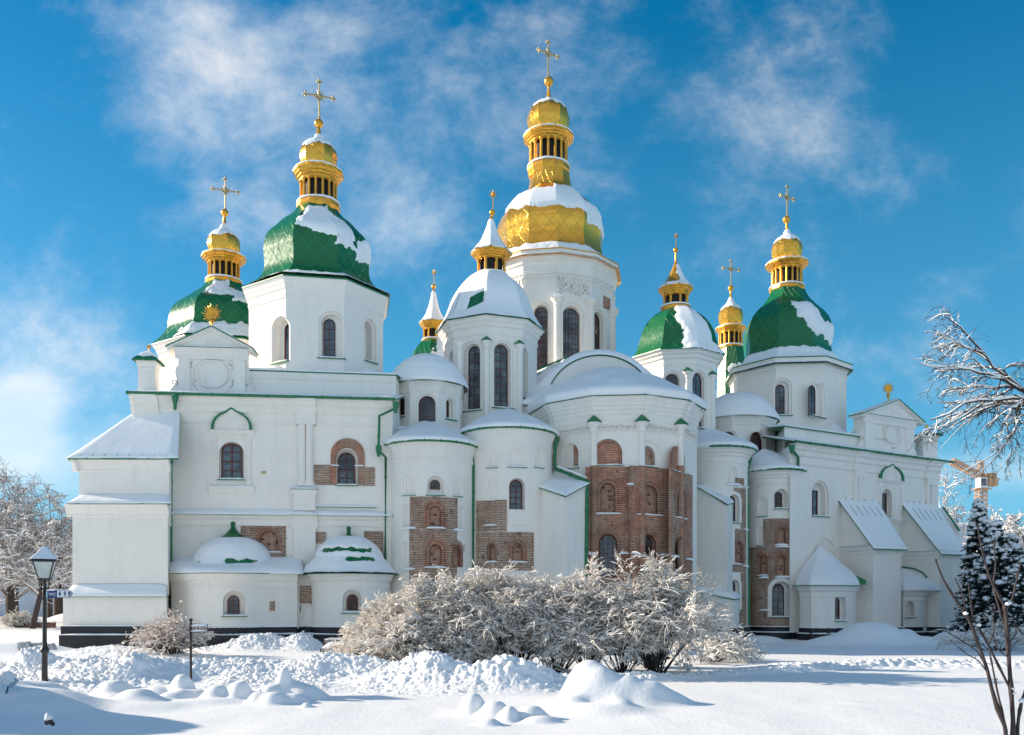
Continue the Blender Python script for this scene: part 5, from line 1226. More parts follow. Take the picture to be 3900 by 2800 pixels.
# main apse
YC = 39.5; CT = apse(2347, YC, 301, 10.56, 330, n=10, rot=-22, name='main_apse_wall', corn=1.15)
CT_obj = CT.obj; bpy.data.objects.remove(CT_obj)   # rebuilt below with its own facet angles
angs = [-112, -86, -54, -22, 10, 42, 74, 106, 140, 180, 214]
def poly(C, r, A): return [(C[0]+r*math.sin(math.radians(a)), C[1]-r*math.cos(math.radians(a))) for a in A]
C0 = CT.C; R0 = CT.R; RE = CT.Re; mb = MB(); mb.prism(poly(C0, R0, angs), .5, 10.5); M = Host(mb, 'main_apse_wall', WHITE, CATH); M.C, M.R, M.Re = C0, R0, RE
fac = lambda i: Plane(poly(C0, R0, [angs[i]])[0], poly(C0, R0, [angs[i+1]])[0])
G1, G2, G3, G4 = fac(2), fac(3), fac(4), fac(5)
def sweep_poly(parent, A, prof, name, m, r=R0, smooth=True):
    """closed (d,z) profile carried round the polygon"""
    mb = MB(); K = len(prof)
    for i, a in enumerate(A):
        b_ = mb.add([(C0[0]+(r+d)*math.sin(math.radians(a)), C0[1]-(r+d)*math.cos(math.radians(a)), z) for d, z in prof])
        if i == 0: mb.face([b_+j for j in range(K)][::-1])
        else:
            for j in range(K): q_ = (j+1) % K; mb.face([b_-K+j, b_+j, b_+q_, b_-K+q_])
    mb.face([b_+j for j in range(K)]); return mb.build(name, m, parent, smooth=True, sharp=18)
ZE = 10.56; AA = angs[:8]
patch_rects = lambda f, x0, x1, ya, yb: patch(M, f, [(x0, x1, ya, yb)])
patch_rects(G2, 2229, 2399, 1778, 2386); patch_rects(G3, 2400, 2551, 1780, 2386); patch_rects(G4, 2552, 2635.5, 1797, 2386)
for f, (x0, x1, yt, yb) in ((G2, (2288, 2342, 1840, 1958)), (G3, (2444, 2503, 1850, 1962)), (G4, (2578, 2604, 1872, 1974))):
    brick_arch(M, f, x0, x1, yt, yb, w1=12, w2=14, fan=26, depth=.22)
for f, (x0, x1, yt, yb) in ((G2, (2281, 2350, 2034, 2198)), (G3, (2437, 2497, 2036, 2200)), (G4, (2570, 2598, 2050, 2204))):
    brick_arch(M, f, x0, x1, yt, yb, w1=8, w2=9, fan=26, depth=.3, glass=(4, 9, None, .05, .02), niche=False, sill=False)
# round headed recesses above the brickwork, bare brick inside
def recess(f, x0, x1, yt, yb, gx=0, brickx=None):
    u0, u1, z0, z1, Y = rect_px(f, x0, x1, yt, yb); M.cut(f, arch(u0, u1, z0-.001, z1), .14, 1)
    b0, b1 = (u0, u1) if brickx is None else (f.u(brickx), u1)
    o = arch(u0+.01, u1-.01, z0, z1-.01, n=16)
    if brickx is not None: o = [(max(p[0], b0), p[1]) for p in o]
    mb = MB(); sext(mb, f, o, -.16, -.125); mb.build('niche_infill', M_BRICK, M.obj)
    if brickx is None:
        mb = MB(); i = arch(u0+.13, u1-.13, z0, z1-.13, n=16); oo = arch(u0+.02, u1-.02, z0, z1-.02, n=16); sring(mb, f, oo, i, -.126, -.085); mb.build('brick_archivolt', M_ARCH, M.obj)
    mb = MB(); sbox(mb, f, u0-.05, u1+.05, z0-.03, z0-.002, -.05, .08, 0); snowstrip(mb, f, u0-.04, u1+.04, z0-.001, -.12, .08, .06, 1, x0); mb.build('niche_sill', [M_GREENT, M_SNOW], M.obj)
recess(G2, 2261, 2370, 1671, 1772)
u0, u1, z0, z1, Y = rect_px(G3, 2418, 2515, 1678, 1776); M.cut(G3, arch(u0, u1, z0, z1), .05, 0); recess(G3, 2437, 2498, 1698, 1776)
recess(G4, 2563, 2612, 1698, 1800); recess(G1, 2140, 2203, 1690, 1784, brickx=2178)
M.finish()
sweep_poly(M.obj, AA, [(-.05, ZE-1.05), (.03, ZE-1.05), (.05, ZE-.98), (.02, ZE-.95), (.02, ZE-.78), (.07, ZE-.72), (.07, ZE-.60), (.13, ZE-.54), (.14, ZE-.44), (.20, ZE-.38), (.21, ZE-.28), (.27, ZE-.2), (.28, ZE-.1), (.335, ZE-.04), (-.05, ZE-.04)], 'cornice', M_WALL)
mb = MB()   # leafy stucco frieze
rr = np.random.default_rng(11)
for i in (1, 2, 3, 4, 5):
    f = fac(i); N = max(3, int(f.L/.24))
    for q in range(N):
        u = f.L*(q+.5)/N; z = ZE-1.38+.05*rr.random()
        for s in (-1, 1):
            mb.tube([f.pt(u+s*.02, z-.14, .01), f.pt(u+s*.10, z+.02, .045), f.pt(u+s*.04, z+.15, .02)], [.015, .04, .012], 5)
        mb.tube([f.pt(u-.12, z+.18, .01), f.pt(u, z+.10, .04), f.pt(u+.12, z+.18, .01)], [.02, .03, .02], 5)
mb.build('stucco_frieze', M_WALL, M.obj, smooth=True, sharp=50)
for i, (a, yt, w) in enumerate(((-22, 1612, 24), (10, 1610, 24), (42, 1622, 24), (74, 1652, 22))):
    if i == 3: continue
    p = poly(C0, R0-.02, [a])[0]; zt = Zp(yt, p[1]); zb = Zp(1775, p[1]); aa = .15; mb = MB()
    mb.lathe(p, [(aa, .9), (aa, zt-.42), (aa*1.3, zt-.38), (aa*1.15, zt-.3), (aa*1.3, zt-.2), (aa*2.2, zt-.05), (aa*2.3, zt)], 10, 0); mb.build('half_column', M_WALL if i != 0 else M_WALL, M.obj, smooth=True, sharp=30)
    if i == 3: continue
    mb = MB(); mb.lathe(p, [(.155, .93), (.158, zb+.0)], 10, 0); mb.build('brick_pier', M_BRICK, M.obj, smooth=True, sharp=30)
    mb = MB(); mb.lathe(p, [(.42, zt), (.42, zt+.03), (.01, zt+.36)], 4, 45-a*0, caps=False); mb.build('column_cap', M_GREENT, M.obj)
mb = MB(); p = (Xp(2401, 35.75), 35.75); mb.lathe(p, [(.09, Zp(1985, 35.75)), (.09, Zp(1868, 35.75)), (.15, Zp(1856, 35.75)), (.16, Zp(1848, 35.75))], 10); mb.build('small_column', M_BRICK, M.obj, smooth=True)
mb = MB()
for f, x0, x1, y in ((G2, 2229, 2273, 2112), (G2, 2358, 2398, 2110), (G3, 2401, 2432, 2110), (G3, 2508, 2550, 2118), (G4, 2552, 2574, 2120), (G4, 2608, 2634, 2132)):
    snowstrip(mb, f, f.u(x0), f.u(x1), Zp(y, f.Y(f.u(x0))), .02, .18, .11, 0, x0)
pcol = Cyl(p, .1); snowstrip(mb, pcol, -.2, .2, Zp(1848, 35.75), -.05, .07, .1)
mb.build('ledge_snow', M_SNOW, M.obj)
sweep_poly(M.obj, AA, [(.30, ZE-.02), (.42, ZE-.02), (.42, ZE+.09), (.30, ZE+.09)], 'gutter', M_GREENT)
def poly_r(th):
    """polygon radius factor for the facet angles"""
    out = np.ones_like(th); A = np.array(angs, float)
    for i in range(len(A)-1):
        m = (th >= A[i]) & (th < A[i+1]); h = math.radians((A[i+1]-A[i])/2); c = math.radians((A[i]+A[i+1])/2); out[m] = math.cos(h)/np.cos(np.radians(th[m])-c)
    return out
# snow roof of the main apse: lofted from the polygonal eave to an apex near the vault
th = np.linspace(-112, 106, 200); t = np.linspace(0, 1, 60); TH, T = np.meshgrid(th, t, indexing='ij'); k = poly_r(TH)
rad = np.interp(T, [0, .03, .07, .2, .45, .7, .88, 1], [1.0, 1.03, 1.0, .86, .60, .34, .14, .0]); hgt = np.interp(T, [0, .03, .07, .2, .45, .7, .88, 1], [-.01, .08, .16, .33, .60, .84, .96, 1])
za = 12.75; cxs = C0[0]+(Xp(2312, 39.9)-C0[0])*T; cys = C0[1]+.4*T; rr_ = (RE+.06)*rad*(1+(k-1)*(1-T)**2)
X_ = cxs+rr_*np.sin(np.radians(TH)); Y_ = cys-rr_*np.cos(np.radians(TH)); nn_ = fbm(X_*1.1, Y_*1.1, 4.2, 4)
Z_ = ZE+.02+(za-ZE)*hgt+.24*(nn_-.45)*np.clip(T*8, .25, 1); Z_[:, 0] -= .05*nn_[:, 0]
V = np.stack([X_, Y_, Z_], -1).reshape(-1, 3); i, j = np.meshgrid(np.arange(199), np.arange(59), indexing='ij'); a = i*60+j; Q = np.stack([a, a+60, a+61, a+1], -1).reshape(-1, 4)
mesh_np('roof_snow', V, Q, [M_SNOW], parent=M.obj)
mb = MB(); pp = poly(C0, RE, angs[:8]); mb.prism(pp, ZE-.03, ZE+.03); mb.build('roof_edge', M_GREENT, M.obj)
for nm, pt_, d_ in (('plinth_run', AA, None),):
    mb = MB(); K = 0
    prof = [(-.2, -.6), (.26, -.6), (.26, .62), (.13, .63), (.13, .9), (-.2, .9)]
    for i2, a in enumerate(AA):
        b_ = mb.add([(C0[0]+(R0+d)*math.sin(math.radians(a)), C0[1]-(R0+d)*math.cos(math.radians(a)), z) for d, z in prof]); K = 6
        if i2:
            for j2 in range(K): q_ = (j2+1) % K; mb.face([b_-K+j2, b_+j2, b_+q_, b_-K+q_])
    mb.build('plinth_run', M_PLINTH, PLI)
# vault end wall (round gable) and snowy barrel behind the main apse
VY = 40.6; vu0, vu1 = Xp(2085, VY), Xp(2486, VY); vc = (vu0+vu1)/2; vw = (vu1-vu0)/2; vz0 = 10.3; vzt = Zp(1356, VY); RH = vzt-11.35
def varc(w, h, n=40): return [(vc+w*math.cos(math.pi*i/n), 11.35+h*math.sin(math.pi*i/n)) for i in range(n+1)]
mb = MB(); o = [(vc-vw, vz0), (vc+vw, vz0)]+varc(vw, RH); n0 = mb.add([(x, VY, z) for x, z in o]); n1 = mb.add([(x, 46.5, z) for x, z in o]); k_ = len(o)
mb.face([n0+i for i in range(k_)]); mb.face([n1+i for i in range(k_)][::-1]); [mb.face([n1+i, n1+(i+1) % k_, n0+(i+1) % k_, n0+i]) for i in range(k_)]
vt = mb.build('vault_wall', M_WALL, CATH, smooth=True)
mb = MB(); a_ = varc(vw+.05, RH+.05); b_2 = varc(vw+.02, RH+.02); n0 = mb.add([(x, VY-.07, z) for x, z in a_]+[(x, VY-.07, z) for x, z in b_2]+[(x, 46, z) for x, z in a_]+[(x, VY+.02, z) for x, z in b_2]); k_ = 41
for i in range(40): mb.face([n0+k_+i, n0+k_+i+1, n0+i+1, n0+i]); mb.face([n0+i, n0+i+1, n0+2*k_+i+1, n0+2*k_+i]); mb.face([n0+3*k_+i, n0+3*k_+i+1, n0+k_+i+1, n0+k_+i])
mb.build('vault_trim', M_GREENT, vt, smooth=True)
an = np.linspace(-.12, math.pi+.12, 90); yy = np.linspace(0, 1, 60); AN, YY = np.meshgrid(an, yy, indexing='ij'); sn = (.17*np.clip(np.sin(AN)+.55, .15, 1.2)*(.7+.6*fbm(AN*3, YY*6, 1, 4))+.06)*np.clip(YY*60+.0, 0, 1)**.5
X_ = vc+(vw+.05+sn)*np.cos(AN)*(1+.0*YY); Z_ = 11.35+(RH+.05+sn)*np.sin(AN); Y_ = VY-.08+5.8*YY; 
# skirts of snow flowing down both flanks
flank = np.clip((YY-.02)*30, 0, 1)*np.clip(1-np.sin(AN)*1.15, 0, 1); X_ += np.sign(np.cos(AN))*flank*.9; Z_ -= flank*.3
V = np.stack([X_, Y_, Z_], -1).reshape(-1, 3); i, j = np.meshgrid(np.arange(89), np.arange(59), indexing='ij'); a = i*60+j; mesh_np('vault_snow', V, np.stack([a+60, a, a+1, a+61], -1).reshape(-1, 4), [M_SNOW], parent=vt)
# snow slopes either side between the drums
snow_sheet('roof_snow', (Xp(1985, 39.3), 39.3, Zp(1540, 39.3)), (Xp(2110, 38.9), 38.9, Zp(1545, 38.9)), (Xp(2160, 43), 43.0, Zp(1375, 43)), (Xp(2020, 43), 43.0, Zp(1440, 43)), .25, vt, 9, nu=50, nv=50, over=.1)
mb = MB(); mb.prism([PX(1985, 39.5), PX(2110, 39.1), PX(2160, 43), PX(2020, 43)], 9.0, [Zp(1545, 39.5), Zp(1550, 39.1), Zp(1380, 43), Zp(1445, 43)]); mb.build('roof_body', M_WALL, vt)
# green railing and hatch
mb = MB(); R_ = lambda x, y, Y: (Xp(x, Y), Y, Zp(y, Y))
mb.tube([R_(2034, 1413, 42.2), R_(2158, 1362, 43.2), R_(2225, 1356, 44.4)], .05, 6); mb.tube([R_(2036, 1413, 42.2), R_(2040, 1475, 42.2)], .03, 6); mb.tube([R_(2158, 1362, 43.2), R_(2160, 1395, 43.2)], .045, 6)
mb.tube([R_(2034, 1430, 42.2), R_(2150, 1384, 43.2)], .018, 5)
mb.hexa([R_(2033, 1448, 42.3), R_(2095, 1432, 42.3), R_(2098, 1430, 43), R_(2036, 1446, 43), R_(2033, 1424, 42.3), R_(2080, 1422, 42.3), R_(2083, 1421, 43), R_(2036, 1423, 43)])
mb.build('roof_railing', M_GREENT, CATH, smooth=True, sharp=40)
downpipe([(2116, 1664, 37.0), (2114, 1700, 36.4), (2114, 1786, 36.3), (2242, 1835, 35.4), (2237, 1870, 35.35), (2232, 2190, 35.35), (2232, 2386, 35.3)], r=.075)
mb = MB(); u_ = [(Xp(2116, 36.25), 36.25, Zp(1782, 36.25)), (Xp(2236, 35.35), 35.35, Zp(1828, 35.35))]; a, b = Vector(u_[0]), Vector(u_[1])
snow_sheet('pipe_snow', a+Vector((0, -.1, .07)), b+Vector((0, -.1, .07)), b+Vector((0, .12, .07)), a+Vector((0, .12, .07)), .09, CATH, 3, nu=30, nv=6, over=.0)
downpipe([(2641, 1712, 41.0), (2646, 1740, 40.6), (2643, 1860, 39.2), (2647, 2180, 39.0), (2645, 2386, 39.0)], r=.075)
mb = MB(); mb.tube([R_(2668, 1552, 38.1), R_(2664, 1580, 38.4), R_(2640, 1618, 39.4), R_(2636, 1625, 39.8)], .08, 6); mb.build('gutter', M_GREENT, M.obj)

# apse D
D = apse(2722, 43.0, 121, 9.4, 152); cD = Cyl(D.C, D.R)
window(D, cD, 2774, 2806, 1888, 1990, rec=(0, 12, 4), depth=.16, cols=2, rows=5, halo=12, fw=.03, bar=.02)
window(D, cD, 2776, 2806, 2212, 2322, rec=(0, 12, 4), depth=.16, cols=2, rows=5, halo=12, fw=.03, bar=.02)
blind(D, cD, 2774, 2808, 1778, 1842, ring=6, sill=False)
patch(D, cD, [(2774, 2832, 1820, 1846)], m=M_BRICK2); patch(D, cD, [(2795, 2838, 1860, 1880)], m=M_BRICK2); patch(D, cD, [(2821, 2839, 1882, 2014)], m=M_BRICK2); patch(D, cD, [(2799, 2840, 2016, 2148)], m=M_BRICK2); patch(D, cD, [(2790, 2841, 2150, 2180)], m=M_BRICK2); patch(D, cD, [(2821, 2841, 2182, 2330)], m=M_BRICK2); patch(D, cD, [(2797, 2841, 2332, 2386)], m=M_BRICK2)
brick_arch(D, cD, 2806, 2826, 2066, 2144, w1=5, w2=4, sill=False)
mb = MB()
for x0, x1, y in ((2764, 2816, 1850), (2768, 2818, 2150), (2828, 2842, 1854), (2828, 2842, 2158), (2830, 2842, 2018)): snowstrip(mb, cD, cD.u(x0), cD.u(x1), Zp(y, 41.7), 0, .16, .09, 0, x0)
mb.build('ledge_snow', M_SNOW, D.obj); D.finish()
roof_cap(D, D.C, D.Re, 9.42, 10.75, (Xp(2690, 44.2), 44.0), 31, lip=.22); ring_gutter(D, D.C, D.Re, 9.40, -20, 88); ring_plinth(D, .72)
downpipe([(2846, 1905, 43.0), (2849, 1925, 42.9), (2847, 2100, 42.6), (2852, 2380, 42.6)], r=.085, funnel=False)
mb = MB(); mb.tube([R_(2862, 1740, 43.0), R_(2846, 1790, 43.0), R_(2846, 1908, 43.0)], .08, 8); mb.build('downpipe', M_GREENT, D.obj)
leanto([PX(2651, 40.6), PX(2768, 39.6), PX(2790, 41.4), PX(2690, 42.5)], 0, [zc(1842, 40.6), zc(1916, 39.6), zc(1906, 41.4), zc(1842, 42.5)], 0, seed=15, over=.10)
# low snow covered stub in front of it
leanto([PX(2651, 39.6), PX(2796, 38.9), PX(2815, 40.6), PX(2700, 41.5)], 0, [zc(2246, 39.6), zc(2276, 38.9), zc(2272, 40.6), zc(2240, 41.5)], 0, seed=17, over=.08, thick=.3)
# apse F
FA = apse(2945, 44.3, 95, 8.56, 117); cF = Cyl(FA.C, FA.R)
window(FA, cF, 2949, 2987, 1872, 1937, rec=(0, 16, 10), depth=.3, cols=3, rows=4, rise=12, fw=.04, bar=.02)
window(FA, cF, 2941, 2995, 2223, 2350, rec=(0, 12, 8), depth=.28, cols=2, rows=4, halo=16, fw=.04, bar=.02, fm=M_FRAME)
patch(FA, cF, [(2907, 3030, 1975, 2079)], m=M_BRICK2); patch(FA, cF, [(2855, 3032, 2081, 2386)], m=M_BRICK2); patch(FA, cF, [(3015, 3030, 1900, 1972)], m=M_BRICK2)
blind(FA, cF, 2884, 2924, 1894, 1966, ring=7); blind(FA, cF, 2882, 2908, 2006, 2076, ring=6)
brick_arch(FA, cF, 2960, 2990, 2012, 2076, w1=6, w2=5, fan=12); brick_arch(FA, cF, 2960, 2990, 2116, 2190, w1=6, w2=5, fan=14, sill=False); brick_arch(FA, cF, 2896, 2918, 2116, 2192, w1=5, w2=4, fan=12)
mb = MB()
for x0, x1, y in ((2952, 3003, 2084), (3018, 3033, 2086), (2951, 3008, 2200), (2895, 2930, 2202), (2895, 2930, 2326)): snowstrip(mb, cF, cF.u(x0), cF.u(x1), Zp(y, 43), 0, .16, .09, 0, x0)
mb.build('ledge_snow', M_SNOW, FA.obj); FA.finish()
roof_cap(FA, FA.C, FA.Re, 8.58, 9.9, (Xp(2905, 45.2), 45.0), 41); ring_gutter(FA, FA.C, FA.Re, 8.56, -75, 88); ring_plinth(FA, .68)
mb = MB(); mb.tube([R_(3062, 1806, 44.2), R_(3054, 1820, 44.0), R_(3036, 1832, 44.0), R_(3036, 1852, 44.0)], .09, 6); mb.build('gutter', M_GREENT, FA.obj)
downpipe([(3041, 2210, 43.3), (3040, 2400, 43.3)], r=.075, funnel=False)

# ------------------------------------------------------------------ right wing
WR = plane_px(3008, 42.9, 3574, 49.0)
mb = MB(); mb.prism([PX(3008, 42.9), PX(3574, 49.0), (WR.P1.x-4.5, WR.P1.y+9), PX(2945, 46.0)], .3, 9.75)
RW = Host(mb, 'wing_wall', WHITE, CATH)
window(RW, WR, 3099, 3136, 1864, 1966, rec=(2, 22, 26), depth=.42, cols=2, rows=3, rise=0, sashes=True, fw=.05, bar=.03, step=8)
window(RW, WR, 3361, 3391, 1876, 1972, rec=(2, 10, 14), depth=.28, cols=2, rows=3, rise=0, sashes=True, fw=.05, bar=.03, sill=False)
u0, u1, z0, z1, Y = rect_px(WR, 3100, 3180, 2050, 2190); RW.cut(WR, arch(u0, u1, z0, z1), .05, 0)
RW.finish()
hood(RW, WR, 3346, 3434, 1830, 1768, 1978, 3361, 3396)
ze = 9.85; mb = MB(); corR = [(d, z-10.08+ze) for d, z in cor]
smould(mb, WR, -.02, WR.L+.02, corR)
for xa, xb in ((3244, 3286), (3520, 3566)): smould(mb, WR, WR.u(xa), WR.u(xb), [(d+.10 if d > 0 else d, z) for d, z in corR])
mb.build('cornice', M_WALL, RW.obj, smooth=True, sharp=20)
mb = MB()
for x in (3255, 3270):
    u = WR.u(x); p = WR.pt(u, 0, .03); mb.lathe((p[0], p[1]), [(.15, 1), (.155, 6), (.145, 8.4), (.18, 8.5), (.18, 8.8)], 14)
sbox(mb, WR, WR.u(3246), WR.u(3282), 8.5, ze-.98, -.02, .22); mb.build('pilaster', M_WALL, RW.obj, smooth=True, sharp=30); mb = MB()
for x in (3530, 3548):
    u = WR.u(x); p = WR.pt(u, 0, .03); mb.lathe((p[0], p[1]), [(.15, 1), (.155, 6), (.145, 8.4), (.18, 8.5), (.18, 8.8)], 14)
sbox(mb, WR, WR.u(3522), WR.u(3560), 8.5, ze-.98, -.02, .22); mb.build('pilaster', M_WALL, RW.obj, smooth=True, sharp=30)
gutter(RW.obj, WR, -.15, WR.L+.75, ze+.02, .50)
mb = MB(); P = [WR.pt(-.2, ze+.03, .5), WR.pt(WR.L+.8, ze+.03, .5), (WR.P1.x-3, WR.P1.y+5, 10.9), (WR.P0.x-.6, 46.5, 10.9)]
n = mb.add(P+[(x, y, z-.05) for x, y, z in P]); [mb.face([n+i for i in q]) for q in ((0,1,2,3), (7,6,5,4), (0,4,5,1), (1,5,6,2), (3,7,4,0))]
mb.build('wing_roof', M_GREENT, RW.obj)
A0, A1 = WR.pt(-.15, ze+.05, .45), WR.pt(WR.L+.72, ze+.05, .45); A2, A3 = (WR.P1.x-3, WR.P1.y+5, 10.95), (WR.P0.x-.5, 46.6, 10.95)
snow_sheet('roof_snow', A0, A1, A2, A3, .16, RW.obj, 13, nu=160, nv=30)
AR = plane_px(2988, 44.3, 3318, 47.6)
mb = MB(); mb.prism([(AR.P0.x, AR.P0.y), (AR.P1.x, AR.P1.y), (AR.P1.x-1, 54), PX(2950, 47.5)], 9.5, 10.98); ar = mb.build('attic_wall', M_WALL, RW.obj)
mb = MB(); sbox(mb, AR, -.12, AR.L+.1, 10.96, 11.0, -1, .14); mb.build('attic_trim', M_GREENT, RW.obj)
a, b = AR.pt(-.1, 11.0, .12), AR.pt(AR.L+.1, 11.0, .12); snow_sheet('roof_snow', a, b, (b[0]-1.5, 54, 12.2), (a[0]-1.5, 52, 12.2), .18, RW.obj, 18, nu=100, nv=30)
for x, y, z, r in ((Xp(3290, 48.3), 48.6, 10.9, .9), (Xp(3180, 48.5), 48.6, 11.2, .7)):
    snow_cover(RW.obj, (x, y), [(r*1.5, z), (r, z+.2), (r*.5, z+.55), (r*.2, z+.75), (.01, z+.8)], 0, 0, full_snow(x, .3), .06, cols=60, name='snow_drift')
GR = plane_px(3291, 46.9, 3478, 48.9)
gable(None, GR, 3291, 3478, 1700, 1592, 1522, 3276, 3506, 3409, (3396, 1655, 36), parent=RW.obj, sunx=3383, suny=1479, sunr=27, bally=1508, sball=7)
turret(3497, 3558, 1722, 1664, 1640, 49.6, RW.obj, 48, 1624, 10)
downpipe([(3016, 1696, 42.5), (3016, 1712, 42.6), (3040, 1742, 42.9), (3040, 1775, 43.0)], r=.07)
# two big sloping buttresses
def slope_buttress(front, ybase_l, top, seed, zt):
    """front: (xl,Yl),(xr,Yr) of the nose wall; top: (xl,xr,y) where the roof meets the wing"""
    (xl, Yl), (xr, Yr) = front; (tl, tr, ty) = top
    fl, fr = PX(xl, Yl), PX(xr, Yr); bl = WR.pt(WR.u(tl), 0, -.2)[:2]; br = WR.pt(WR.u(tr), 0, -.2)[:2]
    zf = zt; ztop = Zp(ty, (bl[1]+br[1])/2)
    mb = MB(); mb.prism([bl, fl, fr, br], .2, [zf+.0, zf, zf, zf+.0]); o = mb.build('sloping_buttress', M_WALL, CATH)
    mb = MB(); mb.prism([bl, (fl[0]+.02, fl[1]+.02), (fr[0]-.02, fr[1]+.02), br], zf-.01, [ztop-.05, zf, zf, ztop-.05]); mb.build('buttress_cheek', M_WALL, o)
    mb = MB(); sfl, sff = Plane(bl, fl), Plane(fl, fr)
    pr = [(-.01, zf-.42), (.03, zf-.42), (.04, zf-.36), (.03, zf-.3), (.09, zf-.2), (.11, zf-.08), (.17, zf), (-.01, zf)]
    smould(mb, sfl, 0, sfl.L+.12, pr); smould(mb, sff, -.12, sff.L+.12, [(d, z+.0005) for d, z in pr]); mb.build('cornice', M_WALL, o, smooth=True, sharp=20)
    mb = MB(); snowstrip(mb, sfl, 0.1, sfl.L, zf+.002, 0, .17, .05, 1, zr=.05); sbox(mb, sfl, 0, sfl.L+.1, zf-.0, zf+.012, .02, .19, 0); mb.build('ledge_trim', [M_GREENT, M_SNOW], o)
    e = .22; ax = (Vector(fr)-Vector(fl)).normalized(); dn = (Vector(fl)-Vector(bl)).normalized()
    q = [Vector(fl)-ax*e+dn*.22, Vector(fr)+ax*e+dn*.22, Vector(br)+ax*e, Vector(bl)-ax*e]
    sl_ = (ztop-zf)/(Vector(fl)-Vector(bl)).length; z4 = [zf-.22*sl_+.12, zf-.22*sl_+.12, ztop, ztop]
    mb = MB(); mb.prism([tuple(q[3]), tuple(q[0]), tuple(q[1]), tuple(q[2])], [z4[3]-.07, z4[0]-.07, z4[1]-.07, z4[2]-.07], [z4[3], z4[0], z4[1], z4[2]]); mb.build('buttress_roof', M_GREENT, o)
    P = [(q[i].x, q[i].y, z4[i]+.003) for i in range(4)]; s = snow_sheet('roof_snow', P[0], P[1], P[2], P[3], .09, o, seed, nu=50, nv=60, over=.0, amp=.35)
    mb = MB()
    for i in range(1, 6):
        t = i/6; a = Vector(P[0]).lerp(Vector(P[1]), t)+Vector((0, 0, .10)); b = Vector(P[3]).lerp(Vector(P[2]), t)+Vector((0, 0, .10)); mb.tube([b.lerp(a, .03), b.lerp(a, .12)], .012, 4); mb.tube([b.lerp(a, .22), b.lerp(a, .42)], .010, 4)
    mb.build('roof_seams', M_GREENT, o)
    pts = [tuple(bl), tuple(fl), tuple(fr)]
    return o, (bl, fl, fr, br)
R1, pl1 = slope_buttress(((3325, 43.2), (3431, 44.0)), 0, (3204, 3336, 1892), 3, Zp(2078, 43.4))
R2, pl2 = slope_buttress(((3580, 46.0), (3661, 46.7)), 0, (3440, 3560, 1902), 6, Zp(2098, 46.2))
mb = MB(); mb.prism([PX(3570, 49.5), PX(3652, 49.0), PX(3664, 50), PX(3590, 51.5)], .3, [Zp(1935, 49.5), Zp(2020, 49), Zp(2020, 50), Zp(1935, 51.5)]); sb = mb.build('side_buttress', M_WALL, CATH)
mb = MB(); mb.tube([R_(3592, 1932, 49.3), R_(3655, 2022, 48.9)], .05, 4); mb.build('buttress_edge', M_GREENT, sb)
# chapels between the buttresses
def wing_chapel(fp, zt, apexpt, win, seed, th=.16, name='chapel'):
    mb = MB(); mb.prism(fp+[WR.pt(WR.u(3440 if seed > 5 else 3240)+.2, 0, -.3)[:2], WR.pt(WR.u(3436 if seed > 5 else 3036), 0, -.3)[:2]] if False else fp, .3, zt); h = Host(mb, name, WHITE, CATH); return h
fp1 = [PX(3036, 43.6), PX(3048, 42.3), PX(3090, 41.7), PX(3150, 41.6), PX(3205, 41.9), PX(3250, 42.5), PX(3262, 43.2), PX(3262, 45.8), PX(3040, 44.0)]
mb = MB(); mb.prism(fp1, .3, Zp(2232, 42)); K1 = Host(mb, 'chapel', WHITE, CATH); zk = Zp(2232, 42)
sK = Plane(fp1[3], fp1[4]); window(K1, sK, 3181, 3211, 2276, 2364, rec=(1, 18, 14), depth=.3, cols=2, rows=4, fw=.05, bar=.03); K1.finish()
corn_plan(K1.obj, fp1[:7], zk+.0, cp2); ef1 = plan_out(fp1[:7], .26)
corn_plan(K1.obj, plan_out(fp1[:7], .02), zk+.02, [(0, -.02), (.27, -.02), (.27, .01), (0, .01)], 'eaves_trim', M_GREENT)
def snow_fan(parent, front, apex, z0, z1, th, seed, curve=.75, name='roof_snow'):
    nu, nv = 120, 40; u = np.linspace(0, 1, nu); P = np.stack([np.interp(u, np.linspace(0, 1, len(front)), [p[i] for p in front]) for i in (0, 1)], -1); v = np.linspace(0, .995, nv)
    XY = P[:, None]*(1-v)[None, :, None]+np.array(apex)[None, None]*v[None, :, None]; zb = z0+(z1-z0)*v[None, :]**curve+0*XY[..., 0]
    e = np.clip(v*nv/3+.3, 0, 1)[None, :]; Z = zb+th*e*(.5+.9*fbm(XY[..., 0]*1.4+seed, XY[..., 1]*1.4, 0, 4))
    V = np.concatenate([np.concatenate([XY, Z[..., None]], -1).reshape(-1, 3), np.concatenate([XY, zb[..., None]-.05], -1).reshape(-1, 3)]); N = nu*nv
    i, j = np.meshgrid(np.arange(nu-1), np.arange(nv-1), indexing='ij'); a = i*nv+j; top = np.stack([a, a+nv, a+nv+1, a+1], -1).reshape(-1, 4)
    s1 = np.array([[i*nv, i*nv+N, (i+1)*nv+N, (i+1)*nv] for i in range(nu-1)]); s2 = np.array([[j, j+1, j+1+N, j+N] for j in range(nv-1)]+[[(nu-1)*nv+j+1, (nu-1)*nv+j, (nu-1)*nv+j+N, (nu-1)*nv+j+1+N] for j in range(nv-1)])
    return mesh_np(name, V, np.concatenate([top, (top+N)[:, ::-1], s1, s2]), [M_SNOW], parent=parent)
snow_fan(K1.obj, ef1, (Xp(3122, 43.9), 43.8), zk+.03, Zp(2090, 43.8), .16, 5, .85)
